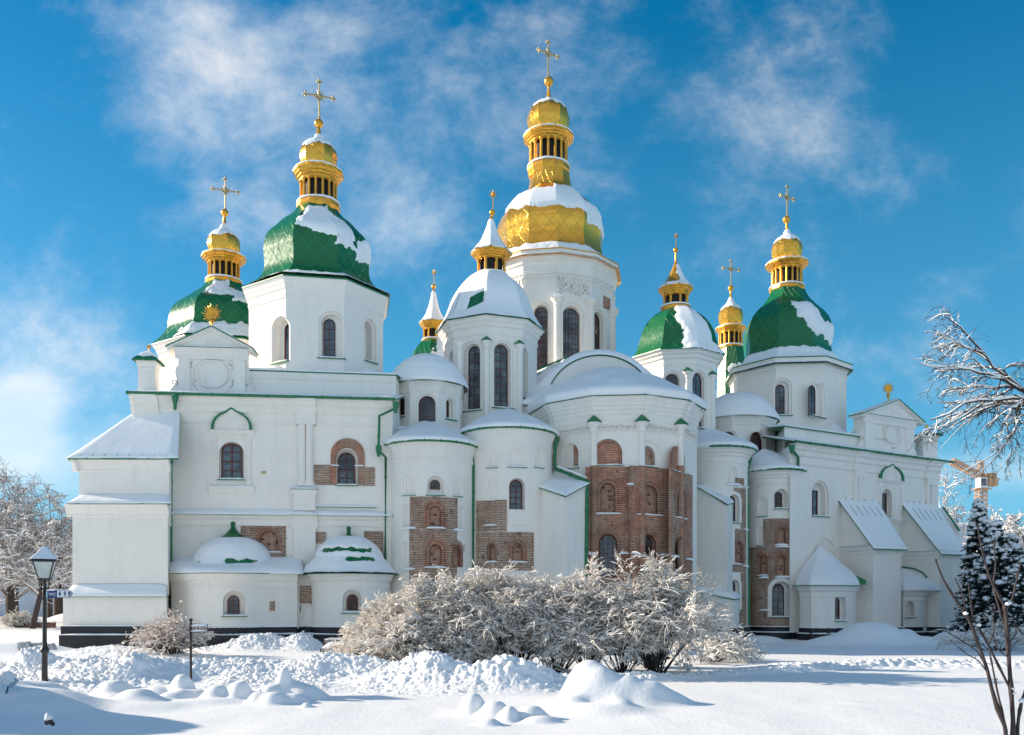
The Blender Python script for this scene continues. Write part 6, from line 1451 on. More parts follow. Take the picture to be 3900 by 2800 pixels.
mb = MB(); n = mb.add([R_(3232, 2182, 43.2), R_(3299, 2212, 42.7), R_(3299, 2222, 42.7), R_(3270, 2215, 42.7)]); mb.face([n, n+1, n+2, n+3][::-1]); mb.hexa([R_(3240, 2222, 42.9), R_(3299, 2228, 42.6), R_(3299, 2228, 43.2), R_(3240, 2222, 43.4), R_(3232, 2178, 42.9), R_(3299, 2210, 42.6), R_(3299, 2210, 43.2), R_(3232, 2178, 43.4)])
mb.build('roof_edge', M_GREENT, K1.obj)
fp2 = [PX(3425, 45.6), PX(3440, 45.3), PX(3490, 45.4), PX(3511, 45.6), PX(3535, 46.6), PX(3535, 48.5), PX(3430, 47.5)]
mb = MB(); zk2 = Zp(2250, 45.4); mb.prism(fp2, .3, zk2); K2 = Host(mb, 'chapel', WHITE, CATH); sK2 = Plane(fp2[1], fp2[2])
window(K2, sK2, 3453, 3463, 2302, 2350, rec=(2, 22, 12), depth=.4, cols=2, rows=2, fw=.04, bar=.02); K2.finish()
corn_plan(K2.obj, fp2[:5], zk2, cp2); ef2 = plan_out(fp2[:5], .26); ef2[-1] = (ef2[-1][0]+.4, ef2[-1][1]-.3)
snow_fan(K2.obj, ef2, (Xp(3436, 47.3), 47.2), zk2+.02, Zp(2168, 47.2), .16, 7, .7)
mb = MB(); mb.tube([R_(3436, 2160, 46.9), R_(3480, 2166, 46.6), R_(3512, 2180, 46.3), R_(3532, 2200, 46.1)], .05, 5); mb.build('roof_edge', M_GREENT, K2.obj)
plinth([p for p in fp1[1:7]], .66); plinth([pl1[0], pl1[1], pl1[2]], .62); plinth([pl1[2], fp2[1], fp2[3]], .6); plinth([pl2[0], pl2[1], pl2[2], (pl2[2][0]+.3, pl2[2][1]+3)], .58)
plinth([PX(2034, 35.85), PX(2153, 34.55), PX(2232, 35.35)], .95); plinth([PX(2651, 39.5), PX(2796, 38.8), PX(2850, 41)], .76)
# ------------------------------------------------------------------ snow covered ground: one sheet to the horizon
def smooth01(x): x = np.clip(x, 0, 1); return x*x*(3-2*x)
def worley(x, y, s):
    x, y = x/s, y/s; ix, iy = np.floor(x), np.floor(y); best = np.full(x.shape, 9.0)
    for a in (-1, 0, 1):
        for b in (-1, 0, 1):
            cx, cy = ix+a, iy+b; px, py = cx+_h(cx, cy, 0*cx+5), cy+_h(cx, cy, 0*cx+9)
            best = np.minimum(best, (x-px)**2+(y-py)**2)
    return np.sqrt(best)
def gp(x, y, h, z0=.2):
    """pixel position of the foot of something standing on the snow -> X, Y"""
    Y = F*(EYE-z0)/(y-HY); return Xp(x, Y), Y
BUMPS = []      # X, Y, height, sx, sy, rot
def bump(x, Y, ytop, sx, sy, rot=0, base=.2, h=None): BUMPS.append((Xp(x, Y), Y, (Zp(ytop, Y)-base) if h is None else h, sx*1.2 if sx < .3 else sx, sy*1.2 if sy < .3 else sy, math.radians(rot)))
# big mound right of centre with its folds
bump(2225, 15.2, 2548, .26, .30); bump(2262, 15.0, 2556, .36, .34); bump(2345, 14.9, 2610, .40, .34, h=.43); bump(2445, 14.85, 2625, .42, .34, h=.37); bump(2530, 14.8, 0, .34, .3, h=.20); bump(2180, 14.7, 2640, .22, .25, h=.20); bump(2360, 14.2, 2660, .16, .22, h=.14)
bump(2290, 14.0, 2700, .5, .4, h=.13)
# small lumps left of it
bump(1800, 13.7, 2630, .15, .15, h=.34); bump(1885, 13.4, 2660, .16, .16, h=.26); bump(1940, 13.1, 2680, .10, .12, h=.22); bump(2020, 13.3, 2685, .17, .14, h=.20); bump(2060, 12.9, 2720, .18, .10, h=.10); bump(1860, 12.6, 2740, .12, .1, h=.10)
# buried garden bed on the left
for (x, Y, h, sx, sy) in ((1082, 15.6, .52, .10, .12), (1085, 15.7, .26, .38, .3), (1150, 15.6, .26, .34, .25), (1030, 15.3, .26, .16, .16), (912, 15.3, .34, .15, .15), (905, 15.25, .12, .2, .12), (826, 15.3, .30, .18, .16), (985, 14.9, .20, .12, .12), (1042, 14.8, .20, .16, .13), (1120, 15.0, .16, .16, .16), (1000, 15.6, .15, .5, .3),
                         (695, 15.9, .42, .15, .15), (730, 15.6, .2, .3, .2), (660, 15.4, .18, .2, .16), (520, 15.0, .26, .26, .2), (560, 14.9, .16, .3, .18), (610, 15.9, .22, .3, .2), (1168, 14.4, .07, .06, .06), (780, 15.0, .10, .6, .2)): bump(x, Y, 0, sx, sy, h=h)
# bottom left drifts
bump(118, 15.6, 2608, .55, .45, h=.34); bump(60, 14.4, 2680, 1.1, .55, h=.34); bump(160, 13.9, 2655, .7, .5, h=.22); bump(-150, 14.6, 2600, .9, .8, h=.5); bump(430, 15.8, 2590, .25, .22, h=.34); bump(455, 15.6, 2590, .3, .25, h=.16); bump(470, 14.6, 0, .8, .6, h=.10)
BUMPS.append((-11.6, 13.6, 2.5, 1.5, 1.3, 0)); BUMPS.append((-10.4, 10.6, 2.7, 1.5, 1.0, 0)); BUMPS.append((-9.0, 8.6, 1.5, 2.0, .5, 0))  # tall heaps added out of view to cast shade over the lower left
# smooth drifts in front of the right wing
bump(3320, 38.0, 2395, 1.25, .8, h=.95); bump(3250, 37.6, 0, 1.6, .7, h=.45); bump(3445, 38.5, 0, .45, .5, h=.62); bump(3500, 38.4, 0, .9, .5, h=.35); bump(3630, 39.5, 0, .8, .6, h=.5); bump(3760, 40, 0, 1.2, .8, h=.55); bump(2880, 40.0, 0, 1.0, .5, h=.3)
bump(60, 38, 0, 3.5, 1.2, h=.5); bump(30, 30, 0, 1.6, .8, h=.35); bump(330, 70, 0, 2.5, 2, h=1.0)
def terrain(X, Y):
    x = CX+X/np.maximum(Y, 3)*F
    z = .20+.05*(fbm(X*.25, Y*.25, 1, 3)-.5)*2
    z = z+.05*(fbm(X*.9+4, Y*.5, 2, 3)-.5)*smooth01((20-Y)/6)
    z = z*smooth01((33.5-Y)/4+.4)+.06*smooth01((Y-31)/4)*(Y < 60)
    z = z+np.where(Y > 50, .12, 0)*smooth01((Y-50)/30)+.5*(fbm(X*.03, Y*.03, 5, 3)-.5)*smooth01((Y-60)/60)
    acc = np.zeros(z.shape)
    for bx, by, h, sx, sy, r in BUMPS:
        d2 = ((X-bx)/sx)**2+((Y-by)/sy)**2
        m = d2 < 9
        if m.any(): acc[m] += (h*np.exp(-.42*d2[m]**1.65))**2.6
    z = z+acc**(1/2.6)
    # ploughed bank: centre line, half width and height along the picture
    cx = [-900, 0, 300, 600, 900, 1250, 1560, 1800, 2080, 2280, 2500, 2750, 3100, 3500, 3900, 4600]
    cy = [18.6, 18.4, 18.3, 18.2, 18.6, 18.8, 18.6, 18.3, 18.2, 18.6, 19.6, 20.8, 22.3, 23.6, 24.4, 25.5]
    cw = [2.3, 2.2, 2.1, 2.1, 2.3, 2.3, 2.3, 2.0, 1.6, 1.2, .8, .55, .5, .5, .5, .5]
    ch = [.22, .22, .27, .36, .30, .28, .40, .34, .36, .22, .18, .14, .12, .14, .14, .12]
    yc, w, hh = np.interp(x, cx, cy), np.interp(x, cx, cw), np.interp(x, cx, ch)
    m = smooth01(1.35-np.abs(Y-yc)/w*1.0)
    ridge = fbm(X*.42+3, Y*.62, 7, 3); ridge2 = fbm(X*1.1+3, Y*1.3, 3, 3)
    rough = (1-worley(X+.15*ridge, Y, .19))*.05+(1-worley(X, Y, .085))*.035+.05*(fbm(X*7, Y*7, 2, 4)-.5)
    bank = hh*.72*np.clip(.25+1.6*(ridge-.36), 0, 2)*(.55+.9*ridge2)+rough*np.clip(.8+hh, 0, 1.2)
    rough_m = smooth01((fbm(X*.9+2, Y*.9, 6, 3)-.33)/.22)
    z = z+m*(bank-rough*np.clip(.8+hh, 0, 1.2)*(1-rough_m)*.75)
    def heap(Xc, Yc, h, sx, sy):
        d2 = ((X-Xc)/sx)**2+((Y-Yc)/sy)**2; g = np.exp(-.5*np.minimum(d2, 30)); return .62*h*g**.8+np.clip(g*1.6, 0, 1)*((1-worley(X, Y, .17))*.045+(1-worley(X, Y, .08))*.03+.10*(fbm(X*4, Y*4, 3, 4)-.4))*min(1, h*2.5)
    for xx, Yc, h, sx, sy in ((1670, 17.8, .40, .42, .45), (1590, 18.2, .35, .5, .5), (1930, 17.4, .48, .50, .42), (2010, 17.5, .30, .5, .4), (1770, 17.2, .16, .5, .5), (560, 18.2, .22, .55, .45), (520, 17.9, .32, .22, .3), (125, 19.4, .40, .28, .3), (60, 19.6, .30, .8, .5), (240, 19.4, .32, .5, .4), (890, 19.3, .35, .7, .5), (1330, 19.5, .34, .9, .5),
                              (1300, 18.9, .26, .8, .4), (430, 19.0, .30, .8, .5), (330, 18.2, .28, .8, .5), (960, 30.4, .42, .62, .5), (1040, 30.6, .25, 1.0, .5), (1160, 30.5, .44, .30, .42), (1110, 30.6, .24, .8, .4), (820, 30.8, .16, .9, .4), (470, 27.5, .36, 1.3, .7), (400, 28.6, .2, .8, .6)):
        z = z+heap(Xp(xx, Yc), Yc, h, sx, sy)
    pth = np.exp(-.5*((Y-23.2)/.5)**2)*smooth01((x-2750)/300)*(.11*(1-worley(X, Y, .25))+.06); z = z+pth
    far = smooth01((Y-46)/5)*smooth01(1.2-np.abs(Y-52)/8)*smooth01((700-x)/200); z = z+far*.12*(fbm(X*2, Y*2, 0, 4)-.4)
    return z
ts = np.concatenate([np.linspace(-3.2, -.75, 60)[:-1], np.linspace(-.75, .75, 1250), np.linspace(.75, 3.2, 60)[1:]])
ys = np.concatenate([np.linspace(2.5, 9, 40)[:-1], 9*np.exp(np.linspace(0, math.log(34/9), 640)), 34*np.exp(np.linspace(0, math.log(110/34), 110))[1:], 110*np.exp(np.linspace(0, math.log(3500/110), 40))[1:]])
TT, YY = np.meshgrid(ts, ys, indexing='ij'); XX = TT*YY; ZZ = terrain(XX, YY)
V = np.stack([XX, YY, ZZ], -1).reshape(-1, 3); nY = len(ys); i, j = np.meshgrid(np.arange(len(ts)-1), np.arange(nY-1), indexing='ij'); a = i*nY+j
g_ = mesh_np('snowy_ground', V, np.stack([a, a+nY, a+nY+1, a+1], -1).reshape(-1, 4), [M_SNOW]); g_['kind'] = 'structure'
def tz(X, Y): return float(terrain(np.array([[float(X)]]), np.array([[float(Y)]]))[0, 0])

CLOD = True
# ------------------------------------------------------------------ branching plants
def tubes_np(P, R, sides=3, flat=1.0):
    """P (M,K,3) R (M,K) -> verts, quads"""
    M, K, _ = P.shape; T = np.gradient(P, axis=1); T /= np.linalg.norm(T, axis=2, keepdims=True)+1e-9
    ref = np.where(np.abs(T[..., 2:3]) > .9, np.array([1., 0, 0]), np.array([0, 0, 1.])); A = np.cross(T, ref); A /= np.linalg.norm(A, axis=2, keepdims=True)+1e-9; B = np.cross(A, T)
    an = np.arange(sides)*2*math.pi/sides+.5
    V = P[:, :, None]+R[:, :, None, None]*(A[:, :, None]*np.cos(an)[None, None, :, None]+flat*B[:, :, None]*np.sin(an)[None, None, :, None])
    m, k, s = np.meshgrid(np.arange(M), np.arange(K-1), np.arange(sides), indexing='ij'); s2 = (s+1) % sides; b = m*K*sides
    Q = np.stack([b+k*sides+s, b+k*sides+s2, b+(k+1)*sides+s2, b+(k+1)*sides+s], -1).reshape(-1, 4)
    return V.reshape(-1, 3), Q[:, ::-1]
def snow_on(P, R, r, amount=1.0, sides=4, lump=.5, rg=rng):
    """a soft ridge of snow riding on top of each branch; steep parts stay bare"""
    T = np.gradient(P, axis=1); T /= np.linalg.norm(T, axis=2, keepdims=True)+1e-9; h = np.sqrt(np.clip(1-T[..., 2]**2, 0, 1))
    n = rg.random(R.shape)*lump+1-lump*.5; S = (R*.7+r)*h**1.5*n*amount; S[:, -1] *= .4; S[:, 0] *= .5
    Q = P.copy(); Q[..., 2] += R*.6+S*.45
    return tubes_np(Q, S, sides, .8)
def curve(base, d, L, K, droop, wob, rg):
    """M polylines: base (M,3), unit dir d (M,3), length L (M)"""
    t = np.linspace(0, 1, K)[None, :, None]; M = len(base); side = rg.normal(size=(M, 3))*wob; side2 = rg.normal(size=(M, 3))*wob
    P = base[:, None]+d[:, None]*L[:, None, None]*t+side[:, None]*L[:, None, None]*np.sin(t*math.pi)*.5+side2[:, None]*L[:, None, None]*np.sin(t*2*math.pi)*.22
    P[..., 2] -= (droop*L)[:, None]*(t[..., 0]**2)
    return P
def spawn(P, R, n, tmin, lf, spread, up, K, droop, wob, taper, rg, Lp=None, rf=.6, tmax=1.0):
    M, Kp, _ = P.shape; idx = np.repeat(np.arange(M), n); t = tmin+(tmax-tmin)*rg.random(len(idx)); f = t*(Kp-1); i0 = np.minimum(f.astype(int), Kp-2); fr = (f-i0)[:, None]
    b = P[idx, i0]*(1-fr)+P[idx, i0+1]*fr; tan = P[idx, i0+1]-P[idx, i0]; tan /= np.linalg.norm(tan, axis=1, keepdims=True)+1e-9
    d = tan+rg.normal(size=tan.shape)*spread+np.array([0, 0, up]); d /= np.linalg.norm(d, axis=1, keepdims=True)
    if Lp is None: Lp = np.linalg.norm(P[:, -1]-P[:, 0], axis=1)
    L = Lp[idx]*lf*(.5+rg.random(len(idx)))*(1.15-.6*t); r0 = (R[idx, i0])*rf; C = curve(b, d, L, K, np.full(len(L), droop), wob, rg)
    RR = r0[:, None]*np.linspace(1, taper, K)[None]
    return C, RR, L
def merge(parts):
    V, Q, o = [], [], 0
    for v, q in parts: V.append(v); Q.append(q+o); o += len(v)
    return np.concatenate(V), np.concatenate(Q)
ICO = None
def blobs(C, S, rg, flat=.7):
    """lumpy little snow clods: octahedra subdivided once"""
    global ICO
    if ICO is None:
        mb = MB(); mb.ball((0, 0, 0), 1, seg=6); v = np.array(mb.v); q = np.array([f for f in mb.f if len(f) == 4]); ICO = (v, q)
    v, q = ICO; M = len(C); n = 1+.35*(rg.random((M, len(v)))-.5)
    V = C[:, None]+v[None]*(S[:, None, None]*n[..., None])*np.array([1, 1, flat])
    return V.reshape(-1, 3), (q[None]+(np.arange(M)*len(v))[:, None, None]).reshape(-1, 4)
def clods():
    rg = np.random.default_rng(77); N = 12000; x = rg.uniform(-300, 2500, N); yc = np.interp(x, [-900, 0, 300, 600, 900, 1250, 1560, 1800, 2080, 2280, 2500, 2750], [18.6, 18.4, 18.3, 18.2, 18.6, 18.8, 18.6, 18.3, 18.2, 18.6, 19.6, 20.8]); w = np.interp(x, [0, 1560, 2080, 2500], [2.2, 2.2, 1.5, .8])
    Y = yc+rg.normal(size=N)*w*.42; X = (x-CX)*Y/F; m = fbm(X*.8+9, Y*.8, 0, 3)+.12*rg.random(N) > .54; X, Y = X[m], Y[m]
    x2 = rg.uniform(2450, 4000, 1500); Y2 = np.interp(x2, [2500, 2750, 3100, 3500, 3900], [19.6, 20.8, 22.3, 23.6, 24.4])+rg.normal(size=1500)*.2; X = np.r_[X, (x2-CX)*Y2/F]; Y = np.r_[Y, Y2]
    x3 = rg.uniform(780, 1240, 2200); Y3 = 30.4+rg.normal(size=2200)*.35; X = np.r_[X, (x3-CX)*Y3/F]; Y = np.r_[Y, Y3]
    Z = terrain(X[:, None], Y[:, None])[:, 0]; s = .008+.05*rg.random(len(X))**6+.035*(rg.random(len(X)) < .01)
    V, Q = blobs(np.stack([X, Y, Z+s*.1], 1), s, rg, .75); props(mesh_np('snow_clods', V, Q, [M_SNOW]), 'broken lumps of shovelled snow along the ploughed bank', 'snow clods', kind='stuff')
clods()
def shrub(name, x, Y, w, h, seed, label, group=None, stems=60, twig=M_TWIG, lean=0.0, dens=1.0, snow=1.25, cat='bush', droop=.55, n1=9, n2=5, snowr=.0148, base_r=.25, rise=.75, yw=1.0, tm=.28):
    rg = np.random.default_rng(seed); X = Xp(x, Y); z = tz(X, Y)-.05; E = empty(name, (X, Y, z), label, cat, group)
    a = rg.random(stems)*2*math.pi; q = rg.random(stems)**.6; R0 = w*base_r*.5
    base = np.stack([X+R0*q*np.cos(a), Y+R0*q*np.sin(a)*yw, np.full(stems, z)], 1)
    out = np.stack([np.cos(a)*q*w*.5+lean*w*.3, np.sin(a)*q*w*.5*yw, h*(rise+.35*rg.random(stems))*(1.25-.35*q)], 1); L = np.linalg.norm(out, axis=1)*1.1; d = out/np.linalg.norm(out, axis=1, keepdims=True)
    P = curve(base, d, L, 10, droop*q*.8, .12, rg)
    P[..., 2] = np.maximum(P[..., 2], z+.02)
    R = (.0125*h**.5*(.6+.7*rg.random(stems)))[:, None]*np.linspace(1, .3, 10)[None]
    C1, R1, L1 = spawn(P, R, int(n1*dens), tm, .42, .50, .14, 7, .28, .15, .4, rg, L); C2, R2, L2 = spawn(C1, R1, int(n2*dens), .12, .40, .62, .18, 5, .18, .12, .5, rg, L1)
    R1 = np.maximum(R1, .0042); R2 = np.maximum(R2*.9, .0036)
    v, q = tubes_np(P, R, 5); mesh_np('stems', v, q, [M_BARK], parent=E); V, Q = merge([tubes_np(C1, R1, 3), tubes_np(C2, R2, 3)]); mesh_np('twigs', V, Q, [twig], parent=E)
    if snow:
        sel = rg.random(len(C2)) < .88*min(1, snow)
        parts = [snow_on(P[:, 2:], R[:, 2:], snowr*1.1*snow, 1, 5, .7, rg), snow_on(C1, R1, snowr*snow, 1, 4, .9, rg), snow_on(C2[sel], R2[sel], snowr*.8*snow, 1, 4, 1.0, rg)]
        pts = C1[:, 2:6].reshape(-1, 3); s = rg.random(len(pts)) < .34*snow; pc = pts[s]+np.array([0, 0, .012]); parts.append(blobs(pc, .022+.045*rg.random(len(pc))**2*snow, rg))
        V, Q = merge(parts); mesh_np('snow_load', V, Q, [M_SNOWT], parent=E)
    return E
G_B = 'snow laden shrubs in front of the apses'
shrub('bush', 1490, 21.6, 1.9, 1.75, 1, 'golden brown bush drooping to the ground, leftmost of the big snowy row', G_B, 95, lean=-.12, n1=14, n2=17, rise=.58, droop=.75, base_r=.4)
shrub('bush', 1620, 21.2, 2.2, 1.85, 2, 'dense tawny snowy bush just right of the leftmost drooping one', G_B, 80, lean=-.05, n1=14, n2=17, rise=.62, droop=.65, base_r=.4)
shrub('bush', 1790, 21.6, 2.1, 2.05, 3, 'tall snowy bush standing before the second small apse', G_B, 56, n1=14, n2=17, rise=.72, tm=.42)
shrub('bush', 1960, 21.3, 2.0, 1.95, 4, 'snowy bush in the middle of the row before the drainpipe', G_B, 50, n1=14, n2=17, rise=.74, tm=.48, base_r=.22)
shrub('bush', 2120, 21.0, 1.7, 1.8, 5, 'snowy bush with dark stems left of the brick apse', G_B, 36, n1=14, n2=17, base_r=.16, rise=.74, tm=.52)
shrub('bush', 2238, 20.9, 1.6, 1.85, 6, 'snowy bush before the main apse windows, stems fanning upward', G_B, 32, n1=14, n2=16, base_r=.15, rise=.74, tm=.52)
shrub('bush', 2372, 20.7, 1.5, 1.75, 7, 'thin stemmed snowy bush second from the right of the row', G_B, 26, n1=14, n2=16, base_r=.15, rise=.7, tm=.52)
shrub('bush', 2500, 20.8, 2.3, 2.15, 8, 'wide vase shaped bush leaning right, last of the big snowy row', G_B, 38, lean=.25, n1=14, n2=16, base_r=.15, droop=.45, rise=.72, tm=.45)
shrub('bush', 2670, 25.5, 2.1, .95, 9, 'low spreading bush bent over the iron bench', G_B, 40, lean=.3, n1=7, n2=4, base_r=.5, droop=.6, twig=M_GREYTWIG)
shrub('bush', 655, 27.2, 1.95, 1.2, 10, 'reddish bush before the black plinth beside the signpost', None, 60, twig=M_TWIGR, n1=8, n2=4, base_r=.3, droop=.5, snowr=.013, snow=.8, rise=.65)
shrub('bush', 2600, 21.3, .6, .45, 11, 'tiny frosted shoots poking out of the snow right of the bushes', None, 5, n1=3, n2=2, snowr=.02)
shrub('bush', 3790, 31, 2.8, 1.2, 12, 'low frosted bush under the spruces at the right', None, 40, n1=6, n2=3, twig=M_GREYTWIG)
shrub('bush', 72, 62, 1.6, 1.15, 13, 'round brown snow dusted bush beyond the left lamp', None, 60, n1=7, n2=3, snowr=.02)
shrub('bush', 480, 22.5, .9, .5, 14, 'thin bare twigs sticking out of the left snow bank', None, 6, n1=3, n2=2, twig=M_TWIGR, snow=0)
# a leaf still hanging
def bare_tree(name, X, Y, label, limbs, seed, trunk, twig=M_GREYTWIG, snow=.03, sp=(1.0, .8, .55), levels=((9, .5, .5, .1, 8), (8, .45, .6, .05, 6), (6, .42, .7, .0, 5)), group=None, droop=.1, cat='tree', r_l=None, trunkr=.25, minr=.008, sf=1.0, cut=.25, leafl=None):
    """limbs: list of polylines (world points); trunk: polyline"""
    rg = np.random.default_rng(seed); E = empty(name, (X, Y, 0), label, cat, group); K = 12
    def rs(p):
        p = np.array(p, float); s = np.r_[0, np.cumsum(np.linalg.norm(np.diff(p, axis=0), axis=1))]; t = np.linspace(0, s[-1], K); return np.stack([np.interp(t, s, p[:, c]) for c in range(3)], 1)
    Tk = rs(trunk)[None]; TR = np.linspace(trunkr, trunkr*.6, K)[None]; P = np.stack([rs(l) for l in limbs]); P[:, 1:-1] += rg.normal(size=P[:, 1:-1].shape)*.03
    L = np.linalg.norm(np.diff(P, axis=1), axis=2).sum(1); R = (L*.010+.014 if r_l is None else np.full(len(L), r_l))[:, None]*np.linspace(1, .22, K)[None]
    v, q = tubes_np(Tk, TR, 9); mesh_np('trunk', v, q, [M_BARK], parent=E)
    br = [tubes_np(P, R, 6)]; sn = [snow_on(P, R, snow, 1.1, 5, .5, rg)]; cp, cr, cl_ = P, R, L
    for li, (n, lf, spread, up, k) in enumerate(levels):
        cp, cr, cl_ = spawn(cp, cr, n, .12 if li == 0 else .15, lf, spread, up, k, droop, .30, .3, rg, cl_, rf=.62); cr = np.maximum(cr, minr*(.75**li))
        br.append(tubes_np(cp, cr, 4 if li == 0 else 3)); s = rg.random(len(cp)) < sp[min(li, 2)]; sn.append(snow_on(cp[s], cr[s], snow*(.62, .42, .3)[min(li, 2)], sf, 4, .8, rg))
    V, Q = merge(br); mesh_np('branches', V, Q, [twig], parent=E); V, Q = merge(sn)
    if snow: mesh_np('snow_load', V, Q, [M_SNOW], parent=E)
    return E
def W_(x, y, Y): return (Xp(x, Y), Y, Zp(y, Y))
# big tree reaching in from the right, trunk outside the picture
Y0 = 30.0; tk = (Xp(4230, Y0), Y0)
bare_tree('tree', tk[0], Y0, 'large bare tree whose snow lined limbs reach in from the right edge', [
    [W_(4230, 1560, 30), W_(4000, 1540, 30), W_(3900, 1493, 30), W_(3840, 1440, 30), W_(3791, 1405, 30.2), W_(3742, 1340, 30.4), W_(3683, 1275, 30.5), W_(3600, 1205, 30.6)],
    [W_(3900, 1493, 30), W_(3820, 1447, 29.8), W_(3718, 1414, 29.6), W_(3644, 1400, 29.5), W_(3560, 1398, 29.4), W_(3497, 1382, 29.4)],
    [W_(4230, 1600, 30), W_(4000, 1535, 29.6), W_(3900, 1518, 29.5), W_(3791, 1527, 29.3), W_(3700, 1530, 29), W_(3644, 1547, 29), W_(3595, 1591, 29), W_(3545, 1600, 29)],
    [W_(4230, 1620, 30), W_(4000, 1570, 30.4), W_(3900, 1535, 30.4), W_(3791, 1540, 30.6), W_(3718, 1552, 30.7), W_(3644, 1590, 30.8), W_(3575, 1640, 30.8)],
    [W_(3870, 1470, 30), W_(3800, 1478, 30.2), W_(3740, 1470, 30.4), W_(3680, 1478, 30.5), W_(3600, 1500, 30.6)],
    [W_(3840, 1445, 30), W_(3822, 1400, 30), W_(3850, 1390, 30), W_(3900, 1395, 30), W_(3990, 1420, 30)],
    [W_(3900, 1520, 29.5), W_(3850, 1560, 29.2), W_(3820, 1620, 29), W_(3800, 1690, 29)], [W_(3940, 1530, 29.5), W_(3880, 1600, 29.2), W_(3860, 1660, 29), W_(3850, 1740, 29)],
    [W_(3742, 1345, 30.3), W_(3690, 1330, 30), W_(3620, 1300, 30), W_(3560, 1260, 30)]],
    21, [(tk[0]+.3, Y0, 0), (tk[0]+.1, Y0, 3.5), W_(4230, 1620, 30), W_(4250, 1100, 30)], snow=.034, levels=((11, .34, .42, -.08, 7), (5, .42, .55, -.10, 6), (4, .5, .6, -.05, 4)), droop=.25, trunkr=.42, minr=.009, twig=M_BARK, sp=(.9, .5, .12))
def gen_tree(name, x, Y, h, w, seed, label, group=None, snow=.05, nl=9, lean=0.0, trunkr=.28, twig=M_GREYTWIG, levels=((9, .5, .5, .12, 7), (8, .45, .6, .08, 5), (6, .45, .7, .0, 4)), sf=1.0, minr=.012, z0=0.0, fork=.3, trunk=None, droop=.1):
    rg = np.random.default_rng(seed+100); X = Xp(x, Y); L = []
    for i in range(nl):
        a = 2*math.pi*(i+rg.random())/nl; t = fork+(.95-fork)*rg.random(); b = np.array([X+lean*t*h, Y, z0+h*t*.6]); q = .35+.65*rg.random()
        tip = np.array([X+lean*h+w*.5*math.cos(a)*q, Y+w*.4*math.sin(a)*q, z0+h*(.62+.38*(1-q*.5)*rg.random()+.1)]); mid = (b+tip)/2+np.array([.12*w*math.cos(a), .1*w*math.sin(a), -.04*h]); L.append([b, mid, tip])
    return bare_tree(name, X, Y, label, L, seed, trunk or [(X, Y, z0-.2), (X+lean*h*.3, Y, z0+h*.3), (X+lean*h*.7, Y, z0+h*.7)], snow=snow, levels=levels, group=group, trunkr=trunkr, twig=twig, sf=sf, minr=minr, droop=droop)
G_L = 'snowy trees beyond the left corner'
gen_tree('tree', 40, 64, 10.6, 9, 31, 'tall bare tree at the left edge with a dark forked trunk', G_L, .05, trunkr=.3, nl=10, minr=.02)
gen_tree('tree', 225, 70, 11.3, 11, 32, 'frosted tree right beside the left corner of the church', G_L, .05, trunkr=.45, nl=12, minr=.022)
gen_tree('tree', 130, 58, 6.6, 7.5, 33, 'leaning low tree with a slanting pale trunk behind the lamp', G_L, .07, trunkr=.2, nl=12, lean=.12, minr=.018, fork=.55, sf=1.3, trunk=[(Xp(122, 58), 58, .1), (Xp(165, 58), 58, 3.2), (Xp(160, 58), 58, 5.0)])
gen_tree('tree', -60, 60, 9, 8, 34, 'tree half cut by the left picture edge', G_L, .06, nl=9, minr=.02)
gen_tree('tree', 190, 90, 9, 14, 35, 'wide frosted tree farthest back at the left', G_L, .08, nl=14, minr=.03, sf=1.3)
gen_tree('tree', 60, 84, 9.5, 13, 36, 'pale frosted tree behind the tall left one', G_L, .08, nl=14, minr=.03, sf=1.3)
G_R = 'frosted trees beyond the right wing'
gen_tree('tree', 3575, 78, 12.5, 5.5, 41, 'frosted tree showing beside the right wing corner', G_R, .06, nl=9, minr=.018, levels=((8, .5, .5, .12, 7), (7, .45, .6, .08, 5), (4, .45, .7, .0, 4)))
gen_tree('tree', 3275, 85, 18.5, 5, 42, 'bare tree top rising behind the right gable', G_R, .05, nl=9, minr=.02, fork=.5)
gen_tree('tree', 3770, 95, 6.6, 12, 43, 'frosted tree below the crane', G_R, .09, nl=12, minr=.03, sf=1.3)
gen_tree('tree', 3905, 110, 12.5, 10, 44, 'white frosted tree at the right edge', G_R, .12, nl=14, minr=.035, sf=1.6)
gen_tree('tree', 3960, 85, 7.6, 11, 45, 'rounded frosted tree low at the right edge', G_R, .12, nl=14, minr=.03, sf=1.6)

